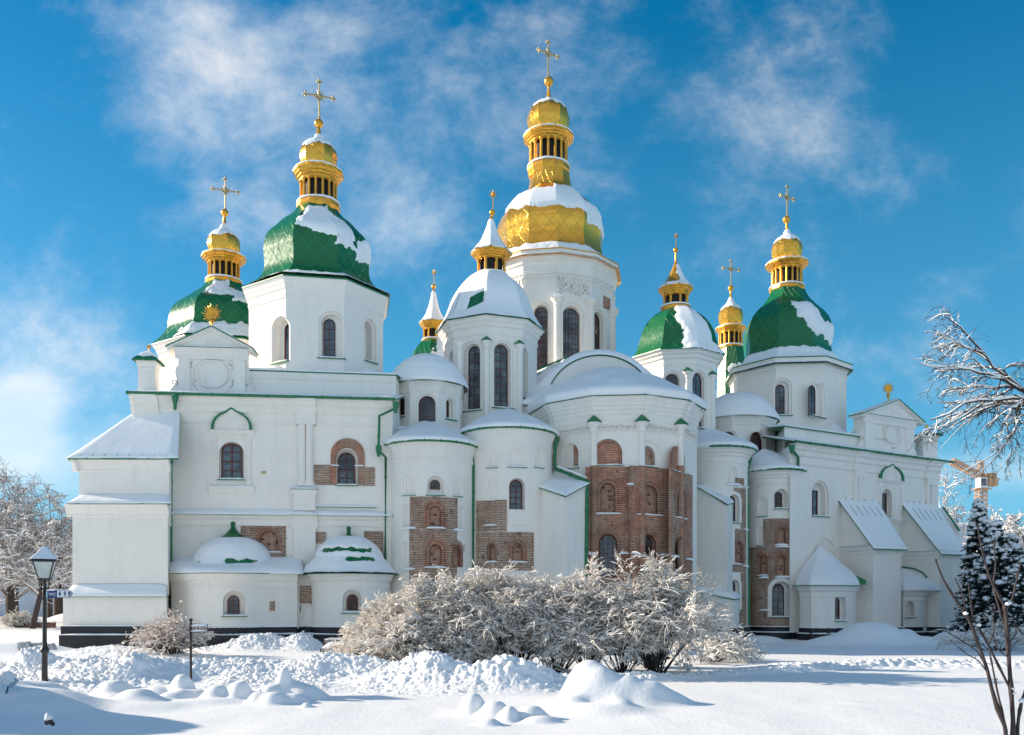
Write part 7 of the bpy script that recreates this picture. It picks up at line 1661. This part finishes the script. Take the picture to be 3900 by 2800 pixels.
# ------------------------------------------------------------------ spruces
def spruce(x, Y, h, w, seed, label, ytop=None):
    rg = np.random.default_rng(seed); X = Xp(x, Y); z0 = tz(X, Y)-.1; E = empty('spruce_tree', (X, Y, z0), label, 'spruce', 'snow covered spruces at the right')
    mb = MB(); mb.tube([(X, Y, z0), (X, Y, z0+h*.96)], [.14, .02], 7); mb.build('trunk', M_BARK, E)
    N = int(46*h); t = rg.random(N)**.85; a = rg.random(N)*2*math.pi; R = w*.5*(1-t)**.72*(.72+.4*rg.random(N))+.06; R *= np.clip(.55+t*4, 0, 1)
    b = np.stack([X+0*t, Y+0*t, z0+.1+h*.97*t], 1); d = np.stack([np.cos(a), np.sin(a), .15-.25*(1-t)], 1); d /= np.linalg.norm(d, axis=1, keepdims=True)
    P = curve(b, d, R, 8, np.full(N, .12), .08, rg); P[..., 2] += .0
    C1, R1, L1 = spawn(P, np.full((N, 8), .02), 9, .35, .34, .55, -.05, 4, .12, .1, .4, rg, R)
    # needles: small dark leaf shaped quads crowding the sprays
    pts = np.concatenate([C1.reshape(-1, 3), P[:, 3:].reshape(-1, 3)]); pts = np.repeat(pts, 2, 0)+rg.normal(size=(len(pts)*2, 3))*.05; M = len(pts)
    u = rg.normal(size=(M, 3)); u[:, 2] *= .6; u /= np.linalg.norm(u, axis=1, keepdims=True); v = np.cross(u, rg.normal(size=(M, 3))); v /= np.linalg.norm(v, axis=1, keepdims=True); s = .05+.06*rg.random(M)[:, None]
    V = np.stack([pts-u*s, pts+v*s*.35, pts+u*s, pts-v*s*.35], 1).reshape(-1, 3); Q = np.arange(M*4).reshape(-1, 4); mesh_np('crown', V, Q, [M_NEEDLE], parent=E, smooth=False)
    tip = P[:, 5:8].reshape(-1, 3); r = np.repeat(R, 3); s = rg.random(len(tip)) < .6; tt = np.repeat(t, 3)[s]; tp = tip[s]+np.array([0, 0, .05]); sz = (.06+.14*rg.random(len(tp))**1.6)*(.7+.5*tt)*min(1, .25+h*.14)
    c2 = C1[:, 2:].reshape(-1, 3); s2 = rg.random(len(c2)) < .07; V1, Q1 = merge([blobs(tp, sz, rg, .6), blobs(c2[s2]+np.array([0, 0, .04]), .03+.05*rg.random(s2.sum()), rg, .6)]); mesh_np('snow_load', V1, Q1, [M_SNOW], parent=E)
spruce(3728, 44, 7.25, 2.3, 1, 'tallest snow topped spruce beside the right buttress')
spruce(3795, 40, 5.2, 2.1, 2, 'rounded spruce in front of the tallest one')
spruce(3856, 41, 5.15, 2.2, 3, 'pointed spruce near the right edge')
spruce(3905, 43, 4.6, 2.9, 4, 'spruce cut by the right picture edge')
spruce(3726, 42.5, 4.0, 1.7, 5, 'low dark spruce against the right buttress wall')
spruce(2468, 23.2, 2.75, .9, 6, 'small snowy young spruce standing among the bushes')

# ------------------------------------------------------------------ foreground sapling stems
SY = 7.0; E = empty('sapling', (Xp(3850, SY), SY, .1), 'bare dark stemmed sapling close by at the lower right corner', 'sapling')
def stem(pts, r0, r1, Y=SY, dy=0.0):
    q = interp(pts, 16); mb = MB(); K = len(q); P = [(Xp(x, Y+dy*i/K), Y+dy*i/K, Zp(y, Y+dy*i/K)) for i, (x, y) in enumerate(q)]
    r = [(r0+(r1-r0)*i/K)*(1.0+(.35 if i % 4 == 3 else 0)) for i in range(K)]; mb.tube(P, r, 8); mb.ball((P[-1][0], P[-1][1], P[-1][2]), r1*1.5, seg=6, sz=1.8)
    for i in range(3, K-1, 4):
        s = 1 if (i//4) % 2 else -1; c = Vector(P[i]); mb.tube([c, c+Vector((s*.018, -.004, .028))], [r[i]*.6, .002], 5)
    o = mb.build('stem', M_SAP, E, smooth=True, sharp=60); return P
s1 = stem([(3850, 3060), (3834, 2800), (3791, 2678), (3758, 2543), (3724, 2451), (3693, 2365), (3644, 2291), (3601, 2224), (3579, 2175), (3564, 2134)], .018, .0055)
stem([(3850, 3060), (3859, 2800), (3853, 2660), (3844, 2537), (3837, 2414), (3829, 2315)], .019, .015)
s3 = stem([(3829, 2315), (3801, 2262), (3767, 2193), (3739, 2089), (3724, 2010)], .011, .005); s4 = stem([(3829, 2318), (3856, 2279), (3874, 2199), (3887, 2146)], .010, .005)
stem([(3840, 2470), (3828, 2390), (3785, 2240), (3792, 2160), (3785, 2066)], .011, .005, dy=.1)
s5 = stem([(3856, 2640), (3800, 2530), (3761, 2451), (3708, 2353), (3698, 2290), (3690, 2236)], .011, .005); stem([(3835, 2790), (3800, 2640), (3780, 2540), (3762, 2450)], .010, .005, dy=.1)
stem([(3716, 2368), (3682, 2340), (3668, 2270), (3650, 2230), (3638, 2205)], .007, .004); stem([(3758, 2552), (3720, 2480), (3660, 2440), (3620, 2415), (3589, 2396)], .005, .003, dy=.05); stem([(3770, 2580), (3730, 2520), (3680, 2490), (3620, 2440)], .0045, .003)
stem([(3900, 2960), (3876, 2800), (3887, 2691), (3910, 2620), (3930, 2560)], .015, .010); stem([(3832, 2500), (3800, 2470), (3790, 2440), (3782, 2410)], .005, .003); stem([(3845, 2480), (3850, 2440), (3870, 2415), (3866, 2380)], .005, .003)
stem([(3905, 2420), (3880, 2400), (3862, 2365), (3855, 2340)], .006, .003); stem([(3770, 2450), (3785, 2400), (3783, 2350), (3790, 2310)], .006, .003, dy=.05); stem([(3920, 2200), (3903, 2080), (3896, 2045)], .008, .005)
mb = MB()
rg = np.random.default_rng(5); pc = []
for (x, y, r) in ((3678, 2336, .020), (3836, 2300, .022), (3844, 2296, .018), (3728, 2380, .02), (3857, 2622, .02), (3893, 2668, .028), (3862, 2640, .018)): pc.append((*W_(x, y, SY-.01), r))
pc = np.array(pc); v, q = blobs(pc[:, :3], pc[:, 3], rg, .7); mesh_np('snow_load', v, q, [M_SNOW], parent=E)

# ------------------------------------------------------------------ street furniture
M_LAMPG = mat("milky_lamp_glass", (.62, .66, .60), .25, spec=.6, var=(.5, .54, .5), vscale=6)
def lamp(x, Y, zb, H, label, yaw=18):
    X = Xp(x, Y); E = empty('street_lamp', (X, Y, zb), label, 'street lamp', 'cast iron street lamps'); k = H/2.85
    mb = MB(); z = lambda t: zb+t*k
    prof = [(.062, -.3), (.060, .05), (.056, .72), (.058, .74), (.082, .77), (.088, .80), (.080, .83), (.050, .88), (.042, 1.0), (.038, 1.95), (.046, 1.97), (.046, 2.0), (.034, 2.02), (.032, 2.16), (.05, 2.18), (.05, 2.20), (.02, 2.22)]
    mb.lathe((X, Y), [(r*k, z(t)) for r, t in prof], 12); mb.build('post', M_IRON, E, smooth=True, sharp=40)
    mb = MB()
    for i in range(4):      # scroll brackets
        a = math.radians(yaw+45+90*i); c, s = math.cos(a), math.sin(a)
        mb.tube([(X+c*r*k, Y+s*r*k, z(t)) for r, t in ((.03, 2.05), (.07, 2.04), (.11, 2.08), (.125, 2.14), (.10, 2.19), (.13, 2.23), (.16, 2.22))], .011*k, 6)
    mb.build('scroll_bracket', M_IRON, E, smooth=True)
    def ringp(r, zz): return [(X+r*k*math.cos(math.radians(yaw+45+90*i)), Y+r*k*math.sin(math.radians(yaw+45+90*i)), z(zz)) for i in range(4)]
    b, t = ringp(.135, 2.24), ringp(.27, 2.60)
    mb = MB(); n = mb.add(b+t); [mb.face([n+i, n+(i+1) % 4, n+4+(i+1) % 4, n+4+i]) for i in range(4)]; mb.face([n+3, n+2, n+1, n]); mb.face([n+4, n+5, n+6, n+7]); mb.build('glass', M_LAMPG, E)
    mb = MB()
    for i in range(4): mb.tube([b[i], t[i]], .016*k, 4); mb.tube([b[i], b[(i+1) % 4]], .018*k, 4); mb.tube([t[i], t[(i+1) % 4]], .02*k, 4)
    e, r2 = ringp(.315, 2.60), ringp(.03, 2.80); n = mb.add(e+r2+[(p[0], p[1], p[2]+.012) for p in e]); [mb.face([n+8+i, n+8+(i+1) % 4, n+4+(i+1) % 4, n+4+i]) for i in range(4)]; mb.face([n+4, n+5, n+6, n+7]); mb.face([n+3, n+2, n+1, n]); [mb.face([n+i, n+(i+1) % 4, n+8+(i+1) % 4, n+8+i]) for i in range(4)]
    for p in e: mb.ball((p[0], p[1], p[2]+.01), .022*k, seg=6)
    mb.build('lantern_frame', M_IRON, E)
    C = (X, Y); snow_cover(E, C, [(.325*k, z(2.605)), (.26*k, z(2.66)), (.17*k, z(2.73)), (.06*k, z(2.83)), (.005, z(2.87))], 4, -yaw+0, full_snow(X, .35), .07*k, cols=60, name='snow_cap')
    return E
LX, LY = 170, 17.2; lz = Zp(2628, LY)
lamp(LX, LY, lz, 2.83, 'large black lamp with snowy cap carrying the WC sign', 20)
lamp(23, 68, Zp(2369, 68), 2.62, 'small distant black lamp at the left edge', 30)
# WC finger sign fixed to the lamp post
M_BLUE = mat("blue_sign_enamel", (.012, .03, .16), .35, spec=.5); M_WHITE = mat("white_sign_enamel", (.78, .79, .80), .4)
E = empty('direction_sign', (Xp(176, LY-.1), LY-.1, Zp(2262, LY)), 'blue arrow shaped WC sign with two white figures on the lamp post', 'sign')
sg = plane_px(174, LY-.10, 276, LY-.18); uu = lambda x: sg.u(x); zs = lambda y: Zp(y, LY-.12)
def skew(x): return (x-175)*-.035
def sgn(pts, d0, d1, name, m, par):
    mb = MB(); sext(mb, sg, [(uu(x), zs(y+skew(x))) for x, y in pts], d0, d1); return mb.build(name, m, par)
bd = sgn([(176, 2279), (264, 2279), (277, 2264), (264, 2249), (176, 2249)], -.012, .0, 'board', M_BLUE, E)
sgn([(218, 2277), (259, 2277), (259, 2251), (218, 2251)], .0015, .004, 'white_panel', M_WHITE, bd); sgn([(176.5, 2277), (181, 2277), (181, 2252), (176.5, 2252)], .0015, .004, 'pale_tab', mat("pale_blue_enamel", (.35, .6, .7), .4), bd)
sgn([(260.5, 2276), (263.5, 2276), (274, 2264), (263.5, 2252), (260.5, 2252)], .0015, .004, 'arrow_edge', M_WHITE, bd); sgn([(262, 2273), (263.2, 2273), (271, 2264), (263.2, 2255), (262, 2255)], .005, .007, 'arrow_head', M_BLUE, bd)
def person_icon(cx, skirt):
    mb = MB(); q = lambda pts: sext(mb, sg, [(uu(cx+x), zs(2264+y+skew(cx))) for x, y in pts], .005, .007)
    q([(2.2*math.cos(-a*math.pi/4), -8.5+2.2*math.sin(-a*math.pi/4)) for a in range(8)])
    if skirt: q([(-4.6, 4), (4.6, 4), (1.8, -5.6), (-1.8, -5.6)]); q([(-1.8, 10), (-.5, 10), (-.5, 4), (-1.8, 4)]); q([(.5, 10), (1.8, 10), (1.8, 4), (.5, 4)])
    else: q([(-2.4, 2), (2.4, 2), (2.6, -5.6), (-2.6, -5.6)]); q([(-2.3, 10), (-.5, 10), (-.4, 2), (-2.3, 2)]); q([(.5, 10), (2.3, 10), (2.3, 2), (.4, 2)])
    q([(-5.6, 1), (-4.4, 1), (-2, -5.4), (-3, -5.4)]); q([(4.4, 1), (5.6, 1), (3, -5.4), (2, -5.4)])
    mb.build('pictogram', M_BLUE, bd)
person_icon(228.5, True); person_icon(248, False)
tc_ = bpy.data.curves.new('letters', 'FONT'); tc_.body = 'WC'; tc_.size = .082; tc_.extrude = .002; tc_.align_x = 'CENTER'; tc_.align_y = 'CENTER'
to = bpy.data.objects.new('letters', tc_); COL.objects.link(to); dg = bpy.context.evaluated_depsgraph_get(); me = bpy.data.meshes.new_from_object(to.evaluated_get(dg)); bpy.data.objects.remove(to)
me.materials.clear(); me.materials.append(M_WHITE); to = bpy.data.objects.new('letters', me); COL.objects.link(to); p = sg.pt(uu(200), zs(2265+skew(200)), .004); to.location = p
to.rotation_euler = (math.radians(90), math.radians(2), math.atan2(sg.e.y, sg.e.x)); to.scale = (1.15, 1, 1); attach(to, bd)
for x in (176, 172):
    pass
mb = MB(); mb.box(Xp(158, LY), Xp(180, LY), LY-.09, LY-.03, zs(2247), zs(2243)); mb.build('clamp', M_IRON, E); mb = MB(); mb.box(Xp(158, LY), Xp(180, LY), LY-.09, LY-.03, zs(2284), zs(2280)); mb.build('clamp', M_IRON, E)
mb = MB(); snowstrip(mb, sg, uu(177), uu(268), zs(2249+skew(220))-.004, -.014, .004, .02); mb.build('snow', M_SNOW, E)
# signpost with a knob and an iron bracket board
PX_, PY_ = Xp(727, 16.3), 16.3; E = empty('signpost', (PX_, PY_, tz(PX_, PY_)), 'thin dark post with round knob and ornate iron arm', 'post')
mb = MB(); zt = Zp(2366, PY_); mb.lathe((PX_, PY_), [(.024, -.1), (.023, zt-.32), (.028, zt-.31), (.028, zt-.05), (.018, zt-.03), (.018, zt-.01)], 10); mb.build('pole', mat("rusty_iron", (.05, .035, .03), .6, var=(.02, .02, .02), vscale=9, spec=.4), E, smooth=True, sharp=40)
mb = MB(); mb.ball((PX_, PY_, zt+.02), .036, seg=12); mb.build('knob', M_IRON, E, smooth=True)
mb = MB(); R3 = lambda x, y: (Xp(x, PY_), PY_, Zp(y, PY_))
for y in (2384, 2393, 2404): mb.tube([R3(729, y), R3(790, y-1)], .007, 5)
for x in (741, 755, 768, 780, 790): mb.tube([R3(x, 2383), R3(x, 2404)], .005, 4)
mb.tube([R3(790, 2378), R3(792, 2410)], .008, 5); mb.tube([R3(790, 2400), R3(799, 2393), R3(800, 2388)], .008, 5); mb.tube([R3(731, 2414), R3(745, 2409), R3(770, 2407)], .008, 5); mb.build('bracket_arm', M_IRON, E)
asf = Plane((Xp(729, PY_), PY_), (Xp(792, PY_), PY_)); mb = MB(); snowstrip(mb, asf, 0, asf.L, Zp(2383, PY_), -.02, .02, .035); snowstrip(mb, asf, 0, asf.L, Zp(2403, PY_), -.02, .02, .02); mb.build('snow', M_SNOW, E)
# floodlights
def flood(x, y, Y, sz, yaw, label):
    X, z = Xp(x, Y), Zp(y, Y); E = empty('floodlight', (X, Y, z-.45), label, 'floodlight', 'grey floodlights behind the lamp'); c, s = math.cos(yaw), math.sin(yaw); T = lambda u, v, w: (X+u*c-v*s, Y+u*s+v*c, z+w)
    mb = MB(); a = sz
    mb.hexa([T(-a*.45, -a*.3, -a*.30), T(a*.32, -a*.3, -a*.30), T(a*.32, a*.3, -a*.30), T(-a*.45, a*.3, -a*.30), T(-a*.42, -a*.3, a*.28), T(a*.40, -a*.3, a*.28), T(a*.40, a*.3, a*.28), T(-a*.42, a*.3, a*.28)])
    for i in range(7): q = -a*.4+i*a*.1; mb.box(*sorted((T(q, 0, 0)[0], T(q+.02, 0, 0)[0])), Y-a*.34, Y-a*.28, z-a*.25, z+a*.24)
    mb.build('housing', M_STEEL, E)
    mb = MB(); n = mb.add([T(a*.43, -a*.34, a*.36), T(a*.43, a*.34, a*.36), T(a*.68, a*.34, -a*.30), T(a*.68, -a*.34, -a*.30), T(a*.33, -a*.3, a*.28), T(a*.33, a*.3, a*.28), T(a*.33, a*.3, -a*.28), T(a*.33, -a*.3, -a*.28)]); [mb.face([n+i for i in q]) for q in ((0,1,2,3), (4,7,6,5), (0,4,5,1), (1,5,6,2), (2,6,7,3), (3,7,4,0))]; mb.build('hood', M_STEEL, E)
    mb = MB(); mb.tube([T(-.05, -.1, -a*.3), T(-.08, -.1, -a*.5), (X-.05, Y-.1, z-a*.55), (X-.05, Y-.1, z-.8)], .02, 6); mb.build('bracket', M_IRON, E)
    sf = Plane(T(-a*.42, -a*.3, 0)[:2], T(a*.42, -a*.3, 0)[:2]); mb = MB(); snowstrip(mb, sf, 0, sf.L, z+a*.282, -a*.55, 0, .02); mb.build('snow', M_SNOW, E)
flood(91, 2458, 21.6, .28, .15, 'leftmost grey floodlight left of the lamp post'); flood(141, 2461, 21.8, .27, .1, 'middle grey floodlight touching the lamp post'); flood(186, 2464, 22, .26, .05, 'right hand grey floodlight right of the lamp post')
# benches
def slat_bench(x0, x1, Y, ytop, ymid, ybot, label):
    E = empty('park_bench', (Xp((x0+x1)/2, Y), Y, Zp(ybot, Y)), label, 'bench', 'park benches'); sf = plane_px(x0, Y, x1, Y)
    mb = MB(); sbox(mb, sf, 0, sf.L, Zp(ymid, Y)+.0, Zp(ytop, Y), -.45, -.40); mb.build('backrest', M_WOOD, E); mb = MB(); sbox(mb, sf, 0, sf.L, Zp(ybot, Y)-.05, Zp(ybot, Y)+.06, -.38, .05); mb.build('seat', M_WOOD, E)
    for u in (-.03, sf.L): mb = MB(); sbox(mb, sf, u, u+.04, Zp(ybot, Y)-.4, Zp(ytop, Y)+.01, -.48, -.36); sbox(mb, sf, u, u+.04, Zp(ybot, Y)-.4, Zp(ybot, Y)+.07, -.3, .04); mb.build('end_frame', M_IRON, E)
    mb = MB(); snowstrip(mb, sf, .02, sf.L-.02, Zp(ybot, Y)+.06, -.36, .04, .22, zr=.02); snowstrip(mb, sf, .02, sf.L-.02, Zp(ytop, Y), -.46, -.39, .05); mb.build('snow', M_SNOW, E)
slat_bench(1224, 1420, 28.5, 2438, 2453, 2478, 'pale slatted bench filled with snow left of the bushes')
# iron scroll bench by the low bush
BY = 26.6; E = empty('park_bench', (Xp(2740, BY), BY, Zp(2478, BY)), 'snow covered bench with black scrolled iron arm, right of the bushes', 'bench', 'park benches')
mb = MB(); R4 = lambda x, y, Y=BY: (Xp(x, Y), Y, Zp(y, Y))
mb.tube([R4(2735, 2450), R4(2745, 2456), R4(2760, 2454), R4(2774, 2452), R4(2777, 2460), R4(2772, 2470), R4(2776, 2480)], .022, 6); mb.tube([R4(2728, 2436), R4(2735, 2450), R4(2742, 2470), R4(2743, 2482)], .022, 6)
for cx_, cy_, s_ in ((2751, 2467, 1), (2768, 2465, -1)): mb.tube([R4(cx_+s_*t*1.15*math.cos(t), cy_-t*1.15*math.sin(t)) for t in np.linspace(1, 7.5, 14)], .013, 5)
mb.build('scroll_arm', M_IRON, E, smooth=True)
sf = plane_px(2600, BY+.2, 2738, BY+.2); mb = MB(); sbox(mb, sf, 0, sf.L, Zp(2462, BY), Zp(2440, BY), -.42, -.36); mb.build('backrest', M_WOOD, E); mb = MB(); sbox(mb, sf, 0, sf.L, Zp(2478, BY), Zp(2472, BY), -.3, .2); mb.build('seat', M_WOOD, E)
mb = MB(); snowstrip(mb, sf, 0, sf.L, Zp(2472, BY), -.3, .2, .18, zr=.03); snowstrip(mb, sf, 0, sf.L, Zp(2440, BY), -.43, -.35, .06); mb.build('snow', M_SNOW, E)
# little notice plate behind the bushes
E = empty('notice_plate', (*R4(2314, 2520, 24)[:2], .1), 'small dark plate on a stake behind the bush stems', 'sign'); mb = MB(); p = R4(2317, 2477, 24); mb.box(p[0]-.12, p[0]+.12, 23.98, 24.0, p[2]-.05, p[2]+.05); mb.build('plate', M_STEEL, E); mb = MB(); mb.tube([(p[0]+.05, 24.01, 0), (p[0]+.05, 24.01, p[2])], .008, 5); mb.build('stake', M_IRON, E)
# snow shovel left standing at the lower left
SYv = 13.9; E = empty('snow_shovel', (Xp(6, SYv), SYv, .1), 'snow shovel standing upside down with snow on its blade', 'shovel'); S5 = lambda x, y, d=0: (Xp(x, SYv), SYv+d, Zp(y, SYv))
mb = MB(); mb.tube([S5(5, 2712), S5(32, 2612)], .014, 8); mb.build('handle', mat("blue_grey_handle", (.05, .09, .16), .5), E)
mb = MB(); o = [(8, 2590), (44, 2622), (70, 2592), (34, 2562)]; n = mb.add([S5(x, y, -.02) for x, y in o]+[S5(x, y, .02) for x, y in o]); [mb.face([n+i for i in q]) for q in ((0,1,2,3), (7,6,5,4), (0,4,5,1), (1,5,6,2), (2,6,7,3), (3,7,4,0))]; mb.build('blade', mat("grey_plastic_blade", (.35, .42, .5), .5), E)
rg = np.random.default_rng(8); c = np.array([S5(20, 2585), S5(30, 2572), S5(36, 2582), S5(28, 2598), S5(14, 2592), S5(44, 2590)]); v, q = blobs(c, np.array([.09, .08, .10, .08, .07, .07]), rg, .8); mesh_np('snow', v, q, [M_SNOW], parent=E)
# low brick edging and boundary wall far left, roofs far right
sf = plane_px(78, 62, 200, 61); E = empty('garden_edging', (Xp(130, 62), 62, .1), 'low red brick garden edging under snow beyond the lamp', 'edging'); mb = MB(); sbox(mb, sf, 0, sf.L, -.1, Zp(2369, 62), -.3, 0); mb.build('bricks', M_ARCH, E); mb = MB(); snowstrip(mb, sf, -.1, sf.L+.1, Zp(2369, 62), -.3, .03, .12); mb.build('snow', M_SNOW, E)
def flat_wall(name, x0, Y0_, x1, Y1, ytop, label, cat, m):
    sf = plane_px(x0, Y0_, x1, Y1); E = empty(name, (sf.P0.x, sf.P0.y, 0), label, cat); mb = MB(); sbox(mb, sf, 0, sf.L, -.5, Zp(ytop, (Y0_+Y1)/2), -.5, 0); mb.build('wall', m, E); mb = MB(); snowstrip(mb, sf, 0, sf.L, Zp(ytop, (Y0_+Y1)/2), -.55, .05, .25); mb.build('snow', M_SNOW, E); return E
flat_wall('boundary_wall', -700, 98, 520, 96, 2222, 'long pale boundary wall behind the left trees', 'wall', mat("shade_blue_plaster", (.50, .57, .66), .9, var=(.42, .5, .6), vscale=.6))  # blue of the shade is put into the wall colour
def shed(x0, x1, Y, yeave, yridge, label, wallm, seed):
    sf = plane_px(x0, Y, x1, Y+2); E = empty('house', (sf.P0.x, Y, 0), label, 'house', 'snow roofed houses beyond the spruces'); k = Y/F; ze_, zr_ = Zp(yeave, Y), Zp(yridge, Y)
    mb = MB(); sbox(mb, sf, 0, sf.L, -.5, ze_, -8, 0); o = mb.build('wall', wallm, E)
    a, b = sf.pt(-.4, ze_, .5), sf.pt(sf.L+.4, ze_, .5); c, d = sf.pt(sf.L+.4, zr_, -4.5), sf.pt(-.4, zr_, -4.5); mb = MB(); n = mb.add([a, b, c, d, sf.pt(sf.L+.4, ze_, -9), sf.pt(-.4, ze_, -9)]); [mb.face([n+i for i in q]) for q in ((0,1,2,3), (3,2,4,5), (1,4,2), (0,3,5))]; mb.build('roof', M_STEEL, E); snow_sheet('roof_snow', a, b, c, d, .3, E, seed, nu=40, nv=16)
    for i in range(int(sf.L/3)):
        win = MB(); sbox(win, sf, 1+i*3, 2+i*3, max(.8, ze_-2.2), ze_-.6, -.05, .03); win.build('window', M_GLASS, E)
M_OCH = mat("ochre_plaster", (.42, .30, .19), .9, var=(.3, .2, .13), vscale=1.5)
shed(3560, 3860, 130, 2100, 1985, 'long snow roofed building with ochre wall behind the spruces', M_OCH, 3)
shed(3740, 3860, 112, 2150, 2040, 'small steep snow roofed house between the spruce tops', mat("brown_boards", (.16, .10, .07), .9), 5)
# distant wood closing the horizon
def wood(name, x0, x1, Y, h, seed, label):
    rg = np.random.default_rng(seed); N = int((x1-x0)/6); xs = rg.uniform(x0, x1, N); b = np.stack([(xs-CX)*Y/F, Y+rg.uniform(-8, 8, N), np.zeros(N)], 1); d = np.stack([rg.normal(0, .06, N), 0*xs, np.ones(N)], 1); L = h*(.6+.5*rg.random(N)); P = curve(b, d, L, 7, 0*L, .05, rg); R = np.full((N, 7), .22)*np.linspace(1, .3, 7)
    C1, R1, L1 = spawn(P, R, 14, .2, .35, .5, .35, 5, .0, .2, .3, rg, L); C2, R2, L2 = spawn(C1, R1, 5, .2, .5, .6, .2, 4, .05, .2, .5, rg, L1); R1 = np.maximum(R1, .07); R2 = np.maximum(R2, .05)
    V, Q = merge([tubes_np(P, R, 4), tubes_np(C1, R1, 3), tubes_np(C2, R2, 3)]); n1 = len(Q); s = snow_on(C1, R1, .12, 1, 4, .6, rg); s2 = snow_on(C2, R2, .10, 1, 3, .6, rg); V2, Q2 = merge([s, s2]); VV, QQ = merge([(V, Q), (V2, Q2)])
    mi = np.zeros(len(QQ), int); mi[n1:] = 1; o = mesh_np(name, VV, QQ, [M_GREYTWIG, M_SNOW], mi=mi); props(o, label, 'wood', kind='stuff')
wood('distant_wood', -900, 420, 170, 13, 3, 'frosted wood far behind the left trees')
wood('distant_wood', 3500, 4700, 220, 15, 4, 'frosted wood on the skyline at the right')
# tower crane
CYc = 230; E = empty('tower_crane', (Xp(3746, CYc), CYc, 0), 'pale orange tower crane rising above the right trees', 'crane'); K3 = lambda x, y, d=0: (Xp(x, CYc+d), CYc+d, Zp(y, CYc+d))
M_CR = mat("orange_crane_paint", (.62, .36, .20), .6, var=(.5, .3, .18), vscale=.4)
def lattice(mb, A, B, w, n, r):
    A, B = Vector(A), Vector(B); d = (B-A).normalized(); up = Vector((0, 1, 0)); s = d.cross(up).normalized(); C = [[A.lerp(B, i/n)+s*w*a+up*w*b for (a, b) in ((-1, -1), (1, -1), (1, 1), (-1, 1))] for i in range(n+1)]
    for i in range(n):
        for q in range(4): mb.tube([C[i][q], C[i+1][q]], r, 4, caps=False); mb.tube([C[i][q], C[i+1][(q+1) % 4]], r*.7, 4, caps=False); mb.tube([C[i][q], C[i][(q+1) % 4]], r*.7, 4, caps=False)
mb = MB(); lattice(mb, K3(3736, 2060), K3(3736, 1858), 1.05, 12, .16); mb.build('mast', M_CR, E); mb = MB(); lattice(mb, K3(3625, 1758), K3(3752, 1823), .75, 12, .14); mb.build('jib', M_CR, E)
mb = MB(); lattice(mb, K3(3752, 1823), K3(3800, 1836), .7, 5, .14); mb.build('counter_jib', M_CR, E); mb = MB(); lattice(mb, K3(3736, 1820), K3(3734, 1754), .55, 5, .12); mb.build('apex_tower', M_CR, E)
mb = MB(); p = K3(3775, 1840); mb.box(p[0]-1.2, p[0]+1.2, CYc-1, CYc+1, p[2]-.9, p[2]+1.2); mb.box(p[0]-1.0, p[0]+1.0, CYc-1, CYc+1, p[2]+1.3, p[2]+2.6); mb.build('counterweight', M_CR, E)
mb = MB(); p = K3(3736, 1838); mb.box(p[0]-1.0, p[0]+.9, CYc-1.6, CYc+1, p[2]-1.6, p[2]+1.2); cb_ = mb.build('cab', mat("white_cab_paint", (.7, .68, .64), .5), E); mb = MB(); mb.box(p[0]-.7, p[0]+.6, CYc-1.66, CYc-1.61, p[2]-1.0, p[2]+.8); mb.build('cab_window', M_GLASS, cb_)
mb = MB(); p = K3(3736, 1860); mb.box(p[0]-2.0, p[0]+2.2, CYc-1.4, CYc+1.4, p[2]-.35, p[2]-.1); mb.build('platform', M_CR, E)
mb = MB(); mb.tube([K3(3734, 1754), K3(3640, 1764)], .06, 4); mb.tube([K3(3734, 1754), K3(3770, 1820)], .06, 4); mb.tube([K3(3715, 1806), K3(3714, 1870)], .05, 4); mb.build('stay_cables', M_IRON, E)
# buried stub at the lower left
E = empty('tree_stump', (Xp(188, 11.6), 11.6, .1), 'small dark stump capped with snow at the lower left', 'stump'); mb = MB(); c = W_(188, 2752, 11.6)
for dx, dz, r in ((-.03, 0, .035), (.02, .005, .035), (.0, .02, .04), (.045, -.02, .03)): mb.ball((c[0]+dx, 11.6, c[2]+dz), r, seg=7)
mb.build('stump', M_BARK, E); rg = np.random.default_rng(2); v, q = blobs(np.array([[c[0]-.01, 11.6, c[2]+.065], [c[0]-.02, 11.6, c[2]+.10]]), np.array([.055, .035]), rg, .9); mesh_np('snow_cap', v, q, [M_SNOW], parent=E)
